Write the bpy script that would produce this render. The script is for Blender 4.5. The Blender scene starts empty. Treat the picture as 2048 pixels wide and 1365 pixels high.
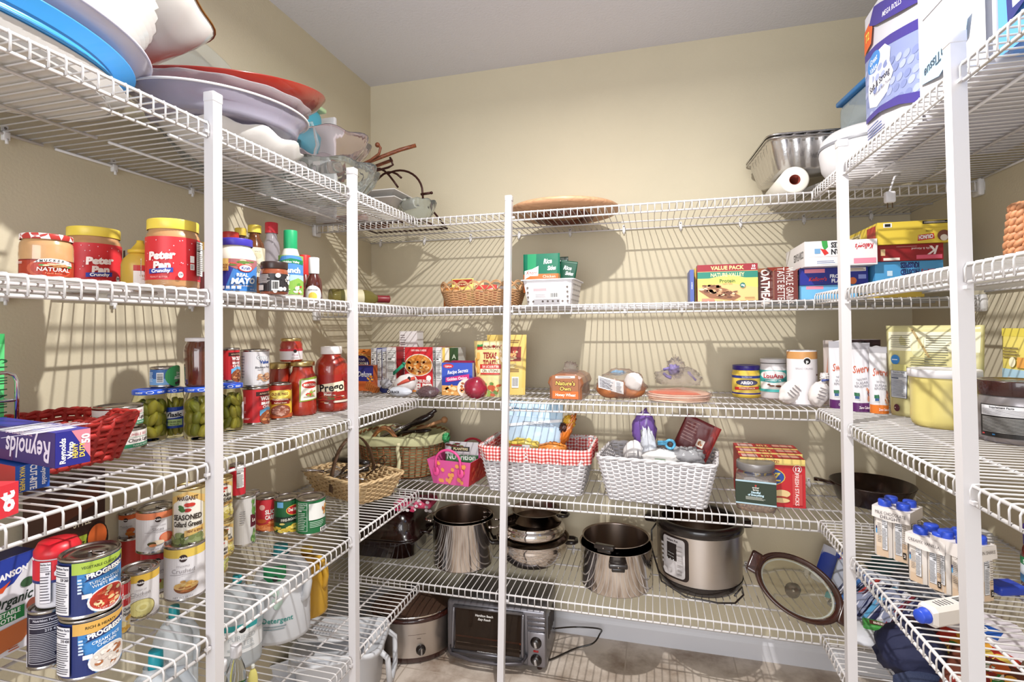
import bpy, math, random
from mathutils import Vector as V, Matrix
PI = math.pi
sc = bpy.context.scene
COL = sc.collection
random.seed(5)
# ------------------------------------------------------------------ camera
F, CX, CY = 1044.84, 1024.0, 638.9
YAW, PIT, ROL = .2617, .0177, -.0085
CAM = V((0, 0, 1.4549))
fwd = V((-math.sin(YAW)*math.cos(PIT), math.cos(YAW)*math.cos(PIT), math.sin(PIT)))
rt = V((math.cos(YAW), math.sin(YAW), 0))
up = rt.cross(fwd)
rt, up = rt*math.cos(ROL)+up*math.sin(ROL), -rt*math.sin(ROL)+up*math.cos(ROL)
cd = bpy.data.cameras.new('camera'); cam = bpy.data.objects.new('camera', cd); COL.objects.link(cam)
cam.matrix_world = Matrix(((rt.x, up.x, -fwd.x, CAM.x), (rt.y, up.y, -fwd.y, CAM.y), (rt.z, up.z, -fwd.z, CAM.z), (0, 0, 0, 1)))
cd.sensor_width = 36; cd.lens = 36*F/2048; cd.shift_y = -(682.5-CY)/2048; cd.clip_start = .01
sc.camera = cam
sc.view_settings.view_transform = 'Standard'; sc.view_settings.look = 'None'
sc.view_settings.exposure = 0.08; sc.view_settings.gamma = 1; sc.view_settings.use_curve_mapping = False
# ------------------------------------------------------------------ light
w = bpy.data.worlds.new('world'); sc.world = w; w.use_nodes = True
w.node_tree.nodes['Background'].inputs[0].default_value = (.93, .96, 1, 1)
w.node_tree.nodes['Background'].inputs[1].default_value = .8
def light(name, kind, loc, power, size=.1, col=(1, 1, 1), tgt=None, sy=None):
    l = bpy.data.lights.new(name, kind); l.energy = power; l.color = col
    if kind == 'POINT': l.shadow_soft_size = size
    if kind == 'AREA':
        l.size = size
        if sy: l.shape = 'RECTANGLE'; l.size_y = sy
    o = bpy.data.objects.new(name, l); COL.objects.link(o); o.location = loc
    if tgt: o.rotation_euler = (V(tgt)-V(loc)).to_track_quat('-Z', 'Y').to_euler()
    return o
light('ceiling_lamp', 'AREA', (-.19, 1.10, 2.6), 46, .04, (1, .975, .94)).data.shape = 'DISK'
light('doorway_fill', 'AREA', (-.1, -3.0, 1.6), 105, 2.6, (.97, .975, 1), (-.2, 2, 1.2), 2.4)  # added soft fill from behind the camera, standing in for doorway daylight
# ------------------------------------------------------------------ place
XL0, XR0, YB0 = -1.4518, 1.0375, 2.5082          # wall planes
XL, XR, YB = -.9459, .5445, 2.0082              # shelf fronts
Z = dict(A=1.9235, B=1.5488, C=1.1669, D=.7877, E=.4045, F=0.0)
ZR = dict(A=1.932, B=1.568, C=1.173, D=.793, E=.409)
CEIL = 2.767
def ray(px, py):
    d = rt*((px-CX)/F)+up*((CY-py)/F)+fwd
    return d.normalized()
def on_z(px, py, z):
    d = ray(px, py); t = (z-CAM.z)/d.z
    return CAM+d*t
def on_x(px, py, x):
    d = ray(px, py); return CAM+d*(x/d.x)
def on_y(px, py, y):
    d = ray(px, py); return CAM+d*(y/d.y)
def proj(p):
    q = V(p)-CAM; z = q.dot(fwd)
    return (CX+F*q.dot(rt)/z, CY-F*q.dot(up)/z)
def hdir(px, py=700):
    d = ray(px, py); return V((d.x, d.y)).normalized()
def z_at(P, py):
    """height of the point above/below P (x,y) that shows at row py"""
    lo, hi = -.5, 3.
    for _ in range(40):
        m = (lo+hi)/2
        if proj((P[0], P[1], m))[1] > py: lo = m
        else: hi = m
    return (lo+hi)/2
# ------------------------------------------------------------------ materials
MATS = {}
def lin(c): return c/12.92 if c <= .04045 else ((c+.055)/1.055)**2.4
def rgb(h):
    h = h.lstrip('#')
    return tuple(lin(int(h[i:i+2], 16)/255) for i in (0, 2, 4))+(1,)
def mat(h, rough=.5, metal=0., trans=0., ior=1.45, noise=0., nscale=40., bump=0., bscale=200., coat=0., alpha=1., aniso=0., sss=0.):
    """h: colour; noise: how much the tone wanders (procedural); bump: grain"""
    k = (h, rough, metal, trans, ior, noise, nscale, bump, bscale, coat, alpha, aniso, sss)
    if k in MATS: return MATS[k]
    m = bpy.data.materials.new('m_%s_%d' % (h.strip('#'), len(MATS))); m.use_nodes = True
    nt = m.node_tree; b = nt.nodes['Principled BSDF']
    b.inputs['Base Color'].default_value = rgb(h)
    b.inputs['Roughness'].default_value = rough; b.inputs['Metallic'].default_value = metal
    b.inputs['Transmission Weight'].default_value = trans; b.inputs['IOR'].default_value = ior
    b.inputs['Coat Weight'].default_value = coat; b.inputs['Alpha'].default_value = alpha
    b.inputs['Subsurface Weight'].default_value = sss
    if noise:
        tc = nt.nodes.new('ShaderNodeTexCoord'); n = nt.nodes.new('ShaderNodeTexNoise'); n.inputs['Scale'].default_value = nscale
        n.inputs['Detail'].default_value = 4
        hs = nt.nodes.new('ShaderNodeHueSaturation'); hs.inputs['Color'].default_value = rgb(h)
        mr = nt.nodes.new('ShaderNodeMapRange'); mr.inputs[1].default_value = .25; mr.inputs[2].default_value = .75
        mr.inputs[3].default_value = 1-noise; mr.inputs[4].default_value = 1+noise
        nt.links.new(tc.outputs['Object'], n.inputs['Vector']); nt.links.new(n.outputs[0], mr.inputs[0])
        nt.links.new(mr.outputs[0], hs.inputs['Value']); nt.links.new(hs.outputs[0], b.inputs['Base Color'])
    if bump:
        tc = nt.nodes.new('ShaderNodeTexCoord'); n = nt.nodes.new('ShaderNodeTexNoise'); n.inputs['Scale'].default_value = bscale
        n.inputs['Detail'].default_value = 3
        bp = nt.nodes.new('ShaderNodeBump'); bp.inputs['Strength'].default_value = bump; bp.inputs['Distance'].default_value = .002
        nt.links.new(tc.outputs['Object'], n.inputs['Vector']); nt.links.new(n.outputs[0], bp.inputs['Height'])
        nt.links.new(bp.outputs[0], b.inputs['Normal'])
    MATS[k] = m
    return m
def ink(h): return mat(h, .42)
def steel(h='#cfcac6', r=.12): return mat(h, r, 1.)
def brushed():
    if 'brushed' in MATS: return MATS['brushed']
    m = bpy.data.materials.new('brushed_steel'); m.use_nodes = True; nt = m.node_tree; b = nt.nodes['Principled BSDF']
    b.inputs['Base Color'].default_value = rgb('#c9c2bc'); b.inputs['Metallic'].default_value = 1; b.inputs['Roughness'].default_value = .3
    tc = nt.nodes.new('ShaderNodeTexCoord'); mp = nt.nodes.new('ShaderNodeMapping'); mp.inputs['Scale'].default_value = (8, 8, 500)
    n = nt.nodes.new('ShaderNodeTexNoise'); bp = nt.nodes.new('ShaderNodeBump'); bp.inputs['Strength'].default_value = .15; bp.inputs['Distance'].default_value = .0006
    for a, c in ((tc.outputs['Object'], mp.inputs[0]), (mp.outputs[0], n.inputs[0]), (n.outputs[0], bp.inputs['Height']), (bp.outputs[0], b.inputs['Normal'])): nt.links.new(a, c)
    MATS['brushed'] = m; return m
def wood(c1, c2, sc_=(3, 40, 40), name='wood'):
    k = (name, c1, c2)
    if k in MATS: return MATS[k]
    m = bpy.data.materials.new(name); m.use_nodes = True; nt = m.node_tree; b = nt.nodes['Principled BSDF']; b.inputs['Roughness'].default_value = .45
    tc = nt.nodes.new('ShaderNodeTexCoord'); mp = nt.nodes.new('ShaderNodeMapping'); mp.inputs['Scale'].default_value = sc_
    n = nt.nodes.new('ShaderNodeTexNoise'); n.inputs['Detail'].default_value = 6; n.inputs['Distortion'].default_value = .6
    r = nt.nodes.new('ShaderNodeValToRGB'); r.color_ramp.elements[0].color = rgb(c1); r.color_ramp.elements[1].color = rgb(c2)
    r.color_ramp.elements[0].position = .35; r.color_ramp.elements[1].position = .65
    for a, c in ((tc.outputs['Object'], mp.inputs[0]), (mp.outputs[0], n.inputs[0]), (n.outputs[0], r.inputs[0]), (r.outputs[0], b.inputs['Base Color'])): nt.links.new(a, c)
    MATS[k] = m; return m
def glass(h='#eef3f2', rough=.03, ior=1.3): return mat(h, rough, 0, 1., ior)
WHITE = mat('#dbd9d9', .35)
PLAST = mat('#dcdadd', .4)
# ------------------------------------------------------------------ mesh builder
class M:
    def __init__(s): s.v = []; s.f = []; s.m = []; s.s = []; s.mats = []
    def mi(s, m):
        if m not in s.mats: s.mats.append(m)
        return s.mats.index(m)
    def add(s, vs, fs, m, smooth=False):
        o = len(s.v); s.v += [tuple(p) for p in vs]; k = s.mi(m)
        for f in fs: s.f.append(tuple(o+i for i in f)); s.m.append(k); s.s.append(smooth)
        return s
    def box(s, x0, y0, z0, x1, y1, z1, m):
        vs = [(x, y, z) for x in (x0, x1) for y in (y0, y1) for z in (z0, z1)]
        return s.add(vs, [(0, 1, 3, 2), (4, 6, 7, 5), (0, 4, 5, 1), (2, 3, 7, 6), (0, 2, 6, 4), (1, 5, 7, 3)], m)
    def rbox(s, x0, y0, z0, x1, y1, z1, m, r=.004, n=3):
        """box with rounded vertical edges and softened top/bottom"""
        r = min(r, (x1-x0)/2.01, (y1-y0)/2.01, (z1-z0)/2.01); rings = []
        def ring(z, ins):
            a = []
            for cx, cy, a0 in ((x1-r, y1-r, 0), (x0+r, y1-r, 90), (x0+r, y0+r, 180), (x1-r, y0+r, 270)):
                for i in range(n+1):
                    t = math.radians(a0+90*i/n); q = r-ins; a.append((cx+q*math.cos(t), cy+q*math.sin(t), z))
            return a
        for i in range(n+1):
            t = PI/2*i/n; rings.append(ring(z0+r-r*math.cos(t) if False else z0+r*(1-math.sin(t)), r*(1-math.cos(t)))) if False else rings.append(ring(z0+r*(1-math.sin(t)), r*(1-math.cos(t))))
        rings = rings[::-1]
        top = [ring(z1-r*(1-math.sin(PI/2*i/n)), r*(1-math.cos(PI/2*i/n))) for i in range(n+1)]
        return s.loft(rings+top, m, cap=True)
    def loft(s, rings, m, cap=False, closed=True, smooth=True):
        n = len(rings[0]); vs = [p for r in rings for p in r]; fs = []
        for i in range(len(rings)-1):
            for j in range(n if closed else n-1):
                k = (j+1) % n; fs.append((i*n+j, i*n+k, (i+1)*n+k, (i+1)*n+j))
        if cap: fs += [tuple(range(n))[::-1], tuple(range((len(rings)-1)*n, len(rings)*n))]
        return s.add(vs, fs, m, smooth)
    def lathe(s, prof, m, n=40, sx=1., sy=1., wob=None, c=(0, 0, 0), cap=False, a0=0, a1=2*PI):
        """prof: (r, z) list. wob(angle, i)->radius factor"""
        rings = []; full = abs(a1-a0-2*PI) < 1e-6
        for i, (r, z) in enumerate(prof):
            g = []
            for j in range(n if full else n+1):
                a = a0+(a1-a0)*j/n; k = wob(a, i) if wob else 1
                if isinstance(k, tuple): k, dz = k
                else: dz = 0
                g.append((c[0]+r*k*sx*math.cos(a), c[1]+r*k*sy*math.sin(a), c[2]+z+dz))
            rings.append(g)
        return s.loft(rings, m, cap, closed=full)
    def tube(s, pts, r, m, n=6, closed=False, cap=True, r1=None):
        pts = [V(p) for p in pts]; N = len(pts); rings = []; nrm = None
        for i, p in enumerate(pts):
            if closed: t = pts[(i+1) % N]-pts[i-1]
            else: t = pts[min(i+1, N-1)]-pts[max(i-1, 0)]
            t = t.normalized() if t.length > 1e-9 else V((0, 0, 1))
            if nrm is None:
                nrm = t.orthogonal().normalized()
            else:
                nrm = nrm-t*nrm.dot(t); nrm = nrm.normalized() if nrm.length > 1e-6 else t.orthogonal().normalized()
            b = t.cross(nrm); rr = r if r1 is None else r+(r1-r)*i/max(1, N-1)
            rings.append([p+(nrm*math.cos(2*PI*j/n)+b*math.sin(2*PI*j/n))*rr for j in range(n)])
        if closed: rings.append(rings[0]); return s.loft(rings, m)
        return s.loft(rings, m, cap=cap)
    def ball(s, c, r, m, n=16, sx=1, sy=1, sz=1, k=8, fn=None):
        rings = []
        for i in range(k+1):
            t = PI*i/k; rr = max(math.sin(t), 1e-4)
            g = []
            for j in range(n):
                a = 2*PI*j/n; d = V((rr*math.cos(a), rr*math.sin(a), -math.cos(t)))
                q = r*(fn(d) if fn else 1); g.append((c[0]+d.x*q*sx, c[1]+d.y*q*sy, c[2]+d.z*q*sz))
            rings.append(g)
        return s.loft(rings, m)
    def xf(s, mw):
        s.v = [tuple(mw @ V(p)) for p in s.v]; return s
    def build(s, name, parent=None, loc=None):
        me = bpy.data.meshes.new(name); me.from_pydata(s.v, [], s.f)
        for m in s.mats: me.materials.append(m)
        me.polygons.foreach_set('material_index', s.m); me.polygons.foreach_set('use_smooth', s.s); me.update()
        o = bpy.data.objects.new(name, me); COL.objects.link(o)
        if parent: o.parent = parent
        if loc is not None: o.location = loc
        return o
def tag(o, label, cat, group=None, kind=None):
    o['label'] = label; o['category'] = cat
    if group: o['group'] = group
    if kind: o['kind'] = kind
    return o
def thing(name, label, cat, loc, rz=0, group=None):
    o = bpy.data.objects.new(name, None); COL.objects.link(o); o.location = loc; o.rotation_euler = (0, 0, rz); o.empty_display_size = .02
    return tag(o, label, cat, group)
def struct(o): o['kind'] = 'structure'; return o
# ------------------------------------------------------------------ art: flat decoration drawn in (0..1, 0..1) on a label
TXT = {}
def text_tris(s, bold, shear):
    k = (s, bold, shear)
    if k not in TXT:
        c = bpy.data.curves.new('t', 'FONT'); c.body = s; c.resolution_u = 2; c.offset = bold; c.shear = shear; c.align_x = 'CENTER'
        o = bpy.data.objects.new('t', c); me = bpy.data.meshes.new_from_object(o)
        vs = [(p.co.x, p.co.y-.35) for p in me.vertices]; fs = [tuple(p.vertices) for p in me.polygons]
        bpy.data.objects.remove(o); bpy.data.meshes.remove(me); bpy.data.curves.remove(c)
        w_ = max([abs(p[0]) for p in vs] or [.1])*2
        TXT[k] = (vs, fs, w_)
    return TXT[k]
def clip_u(poly, u, side):
    out = []
    for i in range(len(poly)):
        a, b = poly[i-1], poly[i]
        ia, ib = (a[0]-u)*side >= 0, (b[0]-u)*side >= 0
        if ia != ib:
            t = (u-a[0])/(b[0]-a[0]); out.append((u, a[1]+(b[1]-a[1])*t))
        if ib: out.append(b)
    return out
class Art:
    """decoration list; coordinates are fractions of the label; emitted onto any surface by a mapping"""
    def __init__(s, w, h): s.w = w; s.h = h; s.el = []; s.lay = 0
    def _p(s, pts, m, lay=None):
        s.el.append(([(x*s.w, y*s.h) for x, y in pts], m, s.lay if lay is None else lay))
    def rect(s, x0, y0, x1, y1, c): s._p([(x0, y0), (x1, y0), (x1, y1), (x0, y1)], ink(c)); s.lay += 1; return s
    def poly(s, pts, c): s._p(pts, ink(c)); s.lay += 1; return s
    def ell(s, x, y, rx, ry, c, n=20, a0=0, a1=2*PI):
        s._p([(x+rx*math.cos(a0+(a1-a0)*i/n), y+ry*math.sin(a0+(a1-a0)*i/n)) for i in range(n)], ink(c)); s.lay += 1; return s
    def circ(s, x, y, r, c, n=20): return s.ell(x, y, r*s.h/s.w, r, c, n)
    def text(s, t, x, y, h, c, bold=.0, shear=0., mw=None, rot=0., sq=1.):
        """h: cap height as a fraction of label height; mw: max width as a fraction of label width"""
        for i, ln in enumerate(t.split('\n')):
            vs, fs, tw = text_tris(ln, bold, shear); k = h*s.h/.7; kx = k*sq
            if mw and tw*kx > mw*s.w: kx = mw*s.w/tw
            ca, sa = math.cos(rot), math.sin(rot); m = ink(c); oy = -i*h*s.h*1.35
            for f in fs:
                pts = []
                for j in f:
                    a, b = vs[j][0]*kx, vs[j][1]*k+oy
                    pts.append((x*s.w+a*ca-b*sa, y*s.h+a*sa+b*ca))
                s.el.append((pts, m, s.lay))
        s.lay += 1; return s
    def lines(s, x0, y0, x1, y1, n, c, fill=.45, rag=.25):
        m = ink(c); d = (y1-y0)/n
        for i in range(n):
            y = y0+d*(i+.5); e = x1-(x1-x0)*random.random()*rag
            s._p([(x0, y-d*fill/2), (e, y-d*fill/2), (e, y+d*fill/2), (x0, y+d*fill/2)], m)
        s.lay += 1; return s
    def bars(s, x0, y0, x1, y1, vert=True, bg='#f4f2f0'):
        s.rect(x0, y0, x1, y1, bg); m = ink('#222222'); n = 22; q = .08
        for i in range(n):
            a = i/n; b = a+random.choice((.3, .5, .75))/n
            if vert:
                X0, X1 = x0+(x1-x0)*(q+a*(1-2*q)), x0+(x1-x0)*(q+b*(1-2*q)); s._p([(X0, y0+(y1-y0)*.14), (X1, y0+(y1-y0)*.14), (X1, y0+(y1-y0)*.9), (X0, y0+(y1-y0)*.9)], m)
            else:
                Y0, Y1 = y0+(y1-y0)*(q+a*(1-2*q)), y0+(y1-y0)*(q+b*(1-2*q)); s._p([(x0+(x1-x0)*.1, Y0), (x0+(x1-x0)*.9, Y0), (x0+(x1-x0)*.9, Y1), (x0+(x1-x0)*.1, Y1)], m)
        s.lay += 1; return s
    def facts(s, x0, y0, x1, y1, bg='#f2f1ef', fg='#262626', n=11, cal=None, title='Nutrition Facts'):
        W, H = x1-x0, y1-y0; s.rect(x0, y0, x1, y1, fg); s.rect(x0+W*.03, y0+H*.012, x1-W*.03, y1-H*.012, bg)
        s.text(title, x0+W/2, y1-H*.06, H*.05, fg, .02, mw=W*.9)
        s.lines(x0+W*.07, y1-H*.2, x1-W*.1, y1-H*.11, 2, fg, .35)
        s.rect(x0+W*.05, y1-H*.235, x1-W*.05, y1-H*.22, fg)
        if cal: s.text(cal, x0+W*.7, y1-H*.28, H*.055, fg, .02, mw=W*.5)
        else: s.rect(x0+W*.06, y1-H*.3, x1-W*.5, y1-H*.26, fg)
        s.lines(x0+W*.07, y0+H*.05, x1-W*.08, y1-H*.33, n, fg, .28); return s
    def food(s, x, y, rx, ry, cols, n=26, size=.22, seed=1):
        rnd = random.Random(seed)
        for i in range(n):
            a = rnd.random()*2*PI; q = math.sqrt(rnd.random())*.85; k = size*(.6+.8*rnd.random())
            cx, cy = x+rx*q*math.cos(a), y+ry*q*math.sin(a); t0 = rnd.random()*PI; e = .5+.5*rnd.random()
            pts = []
            for j in range(9):
                t = 2*PI*j/9; u_, v_ = k*math.cos(t), k*e*math.sin(t)
                pts.append((cx+rx*(u_*math.cos(t0)-v_*math.sin(t0)), cy+ry*(u_*math.sin(t0)+v_*math.cos(t0))))
            s._p(pts, ink(rnd.choice(cols)), s.lay+i % 4)
        s.lay += 4; return s
    def emit(s, mb, mp, du=None, eps=.00022):
        """mp(u, v, lift) -> point; u in -w/2..w/2, v in 0..h"""
        by = {}
        for pts, m, lay in s.el:
            pts = [(p[0]-s.w/2, p[1]) for p in pts]; parts = [pts]
            if du:
                u0, u1 = min(p[0] for p in pts), max(p[0] for p in pts)
                k0, k1 = math.floor(u0/du), math.floor(u1/du)
                if k1 > k0:
                    parts = []
                    for k in range(k0, k1+1):
                        q = clip_u(pts, k*du, 1)
                        if len(q) > 2: q = clip_u(q, (k+1)*du, -1)
                        if len(q) > 2: parts.append(q)
            vs, fs = by.setdefault((m.name), (m, [], []))[1:]
            for q in parts:
                o = len(vs); vs += [mp(a, b, eps*(lay+1)) for a, b in q]; fs.append(tuple(range(o, o+len(q))))
        for m, vs, fs in by.values(): mb.add(vs, fs, m, bool(du))
        return mb
def wrap(r, ang, z0, sx=1., sy=1.):
    """map onto a cylinder of radius r round z, label centre facing angle ang"""
    return lambda u, v, l: ((r+l)*sx*math.cos(ang+u/r), (r+l)*sy*math.sin(ang+u/r), z0+v)
def flat(P, ux, uy, nrm):
    P, ux, uy, nrm = V(P), V(ux), V(uy), V(nrm)
    return lambda u, v, l: P+ux*u+uy*v+nrm*l
# ------------------------------------------------------------------ room shell
def wallmat(h, bump=.25, bs=160., rough=.85):
    return mat(h, rough, noise=.03, nscale=3., bump=bump, bscale=bs)
WALL = wallmat('#ccc2a9'); CEI = mat('#dedfe8', .9, bump=.9, bscale=90.)
YF = -.9; T = .08
struct(M().box(XL0-T, YF, 0, XL0, YB0+T, CEIL, WALL).build('wall_left'))
struct(M().box(XR0, YF, 0, XR0+T, YB0+T, CEIL, WALL).build('wall_right'))
struct(M().box(XL0, YB0, 0, XR0, YB0+T, CEIL, WALL).build('wall_back'))
struct(M().box(XL0-T, YF, CEIL, XR0+T, YB0+T, CEIL+T, CEI).build('ceiling'))
def floormat():
    m = bpy.data.materials.new('floor_tile'); m.use_nodes = True; nt = m.node_tree; b = nt.nodes['Principled BSDF']
    tc = nt.nodes.new('ShaderNodeTexCoord'); n = nt.nodes.new('ShaderNodeTexNoise'); n.inputs['Scale'].default_value = 5; n.inputs['Detail'].default_value = 9; n.inputs['Roughness'].default_value = .62
    r = nt.nodes.new('ShaderNodeValToRGB'); r.color_ramp.elements[0].color = rgb('#8f7a68'); r.color_ramp.elements[1].color = rgb('#d6c9bc')
    r.color_ramp.elements[0].position = .32; r.color_ramp.elements[1].position = .58
    br = nt.nodes.new('ShaderNodeTexBrick'); br.offset = 0; br.inputs['Scale'].default_value = 1; br.inputs['Brick Width'].default_value = .457; br.inputs['Row Height'].default_value = .457
    br.inputs['Mortar Size'].default_value = .003; br.inputs['Mortar'].default_value = rgb('#b5a697')
    mp = nt.nodes.new('ShaderNodeMapping'); mp.inputs['Location'].default_value = (.13, .21, 0)
    for a, c in ((tc.outputs['Object'], n.inputs[0]), (n.outputs[0], r.inputs[0]), (tc.outputs['Object'], mp.inputs[0]), (mp.outputs[0], br.inputs[0]), (r.outputs[0], br.inputs['Color1']), (r.outputs[0], br.inputs['Color2']), (br.outputs[0], b.inputs['Base Color'])): nt.links.new(a, c)
    b.inputs['Roughness'].default_value = .45
    return m
struct(M().box(XL0-T, YF, -T, XR0+T, YB0+T, 0, floormat()).build('floor'))
BB = mat('#d5d5da', .4)
def baseboard(name, a, b, nx, ny):
    h = .095; d = .014; m = M(); a, b = V(a), V(b); n = V((nx, ny, 0))
    prof = [(0, 0), (d, 0), (d, h*.72), (d*.55, h*.86), (d*.4, h), (0, h)]
    m.loft([[p+n*u+V((0, 0, v)) for u, v in prof] for p in (a, b)], BB, cap=True, smooth=False)
    return struct(m.build(name))
baseboard('baseboard_back', (XL0, YB0, 0), (XR0, YB0, 0), 0, -1)
baseboard('baseboard_left', (XL0, YF, 0), (XL0, YB0, 0), 1, 0)
baseboard('baseboard_right', (XR0, YF, 0), (XR0, YB0, 0), -1, 0)
# ------------------------------------------------------------------ wire shelving
WIRE = mat('#d6d3d3', .3, coat=.2)
LIP = .037; SP = .0262; RW = .0019; RR = .0036
def wire_shelf(a, b, inward, depth, z, label, lip0=True, clips=(), ends=(), wall='wall'):
    """a-b: front edge (xy), inward: unit vector towards the wall"""
    a, b, inw = V((a[0], a[1], 0)), V((b[0], b[1], 0)), V((inward[0], inward[1], 0))
    L = (b-a).length; t = (b-a)/L
    root = thing('wire_shelf', label, 'shelf', a+V((0, 0, z)), 0, 'white wire shelves')
    n = int(round(L/SP)); g = M(); lp = M(); o = V((0, 0, 0))
    for i in range(n+1):
        p = t*(L*i/n); dn = V((0, 0, -LIP)); f = -inw*.002
        g.tube([p+inw*(depth-.004)+V((0, 0, -RW)), p+inw*.010+V((0, 0, -RW)), p+inw*.002+V((0, 0, -.003)), p+f+V((0, 0, -.012)), p+f+dn], RW, WIRE, 6)
    for q in (.28, .64, .985):
        g.tube([inw*depth*q+V((0, 0, -2*RW-RR)), inw*depth*q+t*L+V((0, 0, -2*RW-RR))], RR, WIRE, 8)
    g.build('deck_grid', root)
    for zz in (-.006, -LIP):
        lp.tube([inw*.003+V((0, 0, zz)), inw*.003+t*L+V((0, 0, zz))], RR, WIRE, 8)
    lp.build('front_rail', root)
    for c in clips:
        k = M(); p = t*c+inw*(depth-.004)
        ang = math.atan2(inw.y, inw.x)
        k.rbox(-.008, -.007, -.022, .004, .007, -.001, WHITE, .002, 2); k.tube([(-.006, 0, -.018), (-.006, 0, -.030)], .0035, WHITE, 8); k.box(-.001, -.006, .0, .004, .006, .014, WHITE)
        k.tube([(-.002, 0, .007), (.0, 0, .007)], .003, steel('#8a8580', .3), 8)
        k.xf(Matrix.Translation(p) @ Matrix.Rotation(ang, 4, 'Z')); k.build('wall_clip', root)
    for e in ends:                                     # plastic end bracket on a side wall
        k = M(); p = t*e
        k.rbox(-.009, -.006, -.052, .009, .038, .004, WHITE, .006, 3)
        k.xf(Matrix.Translation(p) @ Matrix.Rotation(math.atan2(inw.y, inw.x)-PI/2, 4, 'Z')); k.build('end_bracket', root)
    return root
P1y, P2y = on_x(425, 600, XL).y, on_x(704, 600, XL).y
P4y, P5y = on_x(1690, 600, XR).y, on_x(1925, 600, XR).y
LV = {'A': 'top', 'B': 'second', 'C': 'third', 'D': 'fourth', 'E': 'lowest'}
G = .014; YN = -.12
for k in 'ABCDE':
    z = Z[k]; zr = ZR[k]; nm = LV[k]
    wire_shelf((XL0, YB), (XR0, YB), (0, 1), YB0-YB, z, '%s wire shelf from the top across the back wall' % nm,
               clips=[.06+.254*i for i in range(10)], ends=(XR0-XL0-.009, .009))
    for (y0, y1, wh) in ((YN, P1y-G, 'section nearest the camera'), (P1y+G, P2y-G, 'section between two poles'), (P2y+G, YB-.004, 'short section in the far corner')):
        if k == 'E' and wh.endswith('camera'): continue
        wire_shelf((XL, y0), (XL, y1), (-1, 0), XL-XL0, z, '%s wire shelf from the top on the left wall, %s' % (nm, wh), clips=[c-y0 for c in [.1+.254*i for i in range(6)] if y0+.01 < c < y1-.01])
    for (y0, y1, wh) in ((YN, P5y-G, 'section nearest the camera'), (P5y+G, P4y-G, 'section between two poles'), (P4y+G, YB-.004, 'short section in the far corner')):
        wire_shelf((XR, y0), (XR, y1), (1, 0), XR0-XR, zr, '%s wire shelf from the top on the right wall, %s' % (nm, wh), clips=[c-y0 for c in [.12+.254*i for i in range(6)] if y0+.01 < c < y1-.01])
POLE = mat('#d3d0d2', .32)
def pole(pt, pb, pl, ax, label):
    f = on_x if ax == 'x' else on_y
    a = f(pt[0], pt[1], pl); b = f(pb[0], pb[1], pl); d = (a-b)/(a.z-b.z)
    top = a; bot = a+d*(0-a.z)
    root = thing('shelf_pole', label, 'pole', (bot.x, bot.y, 0), 0, 'white square shelf poles')
    r = .0125; m = M(); e = top-V((bot.x, bot.y, 0))
    sq = [(-r, -r), (r, -r), (r, r), (-r, r)]
    m.loft([[(x, y, 0) for x, y in sq], [(e.x+x, e.y+y, e.z-.02) for x, y in sq]], POLE, True, smooth=False); m.build('tube', root)
    c = M(); q = r+.0015
    c.rbox(e.x-q, e.y-q, e.z-.022, e.x+q, e.y+q, e.z, POLE, .002, 2); c.build('end_cap', root)
    for k in 'ABCDE':
        zz = Z[k]; h = M(); s_ = e/e.z*zz
        h.box(s_.x-.004, s_.y-r-.012, zz-.03, s_.x+.004, s_.y+r+.012, zz-.024, POLE) if ax == 'x' else h.box(s_.x-r-.008, s_.y+r, zz-.03, s_.x+r+.008, s_.y+r+.006, zz-.022, POLE)
        h.build('shelf_clamp', root)
pole((426, 187), (430, 1300), XL, 'x', 'white square pole before the left shelves, nearest the camera')
pole((704, 337), (708, 1200), XL, 'x', 'white square pole before the left shelves, between the mayonnaise and the corner')
pole((1018, 392), (1003, 1300), YB-.019, 'y', 'white square pole in front of the back wall shelves')
pole((1683, 281), (1700, 1200), XR, 'x', 'white square pole at the far end of the right shelves')
pole((1908, 68), (1942, 1200), XR, 'x', 'white square pole before the right shelves, nearest the camera')
# ------------------------------------------------------------------ finding places
def cyl(l, r, b=None, z=0, X=None, Y=None, R=None):
    """centre, radius of a round thing seen between columns l and r; b: row of its near foot, or X/Y: plane of its centre"""
    a, c = hdir(l), hdir(r); bi = (a+c).normalized(); dl = math.acos(max(-1, min(1, a.dot(c))))/2
    if R is not None: rad = R; dist = R/math.sin(dl)
    elif b is not None:
        m = (l+r)/2
        for _ in range(4):
            Q = on_z(m, b, z); e = math.atan2(bi.x, bi.y)-math.atan2(Q.x, Q.y); m += e*F
        dn = V((Q.x, Q.y)).length; rad = dn*math.sin(dl)/(1-math.sin(dl)); dist = dn+rad
    else:
        dist = X/bi.x if X is not None else Y/bi.y
        rad = dist*math.sin(dl)
    C = bi*dist
    return V((C.x, C.y, z)), rad, math.atan2(-C.y, -C.x)
def top_h(C, rad, t, far=False):
    d = V((C.x, C.y)).normalized(); k = 1 if far else -1
    return z_at((C.x+d.x*rad*k, C.y+d.y*rad*k), t)-C.z
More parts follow.
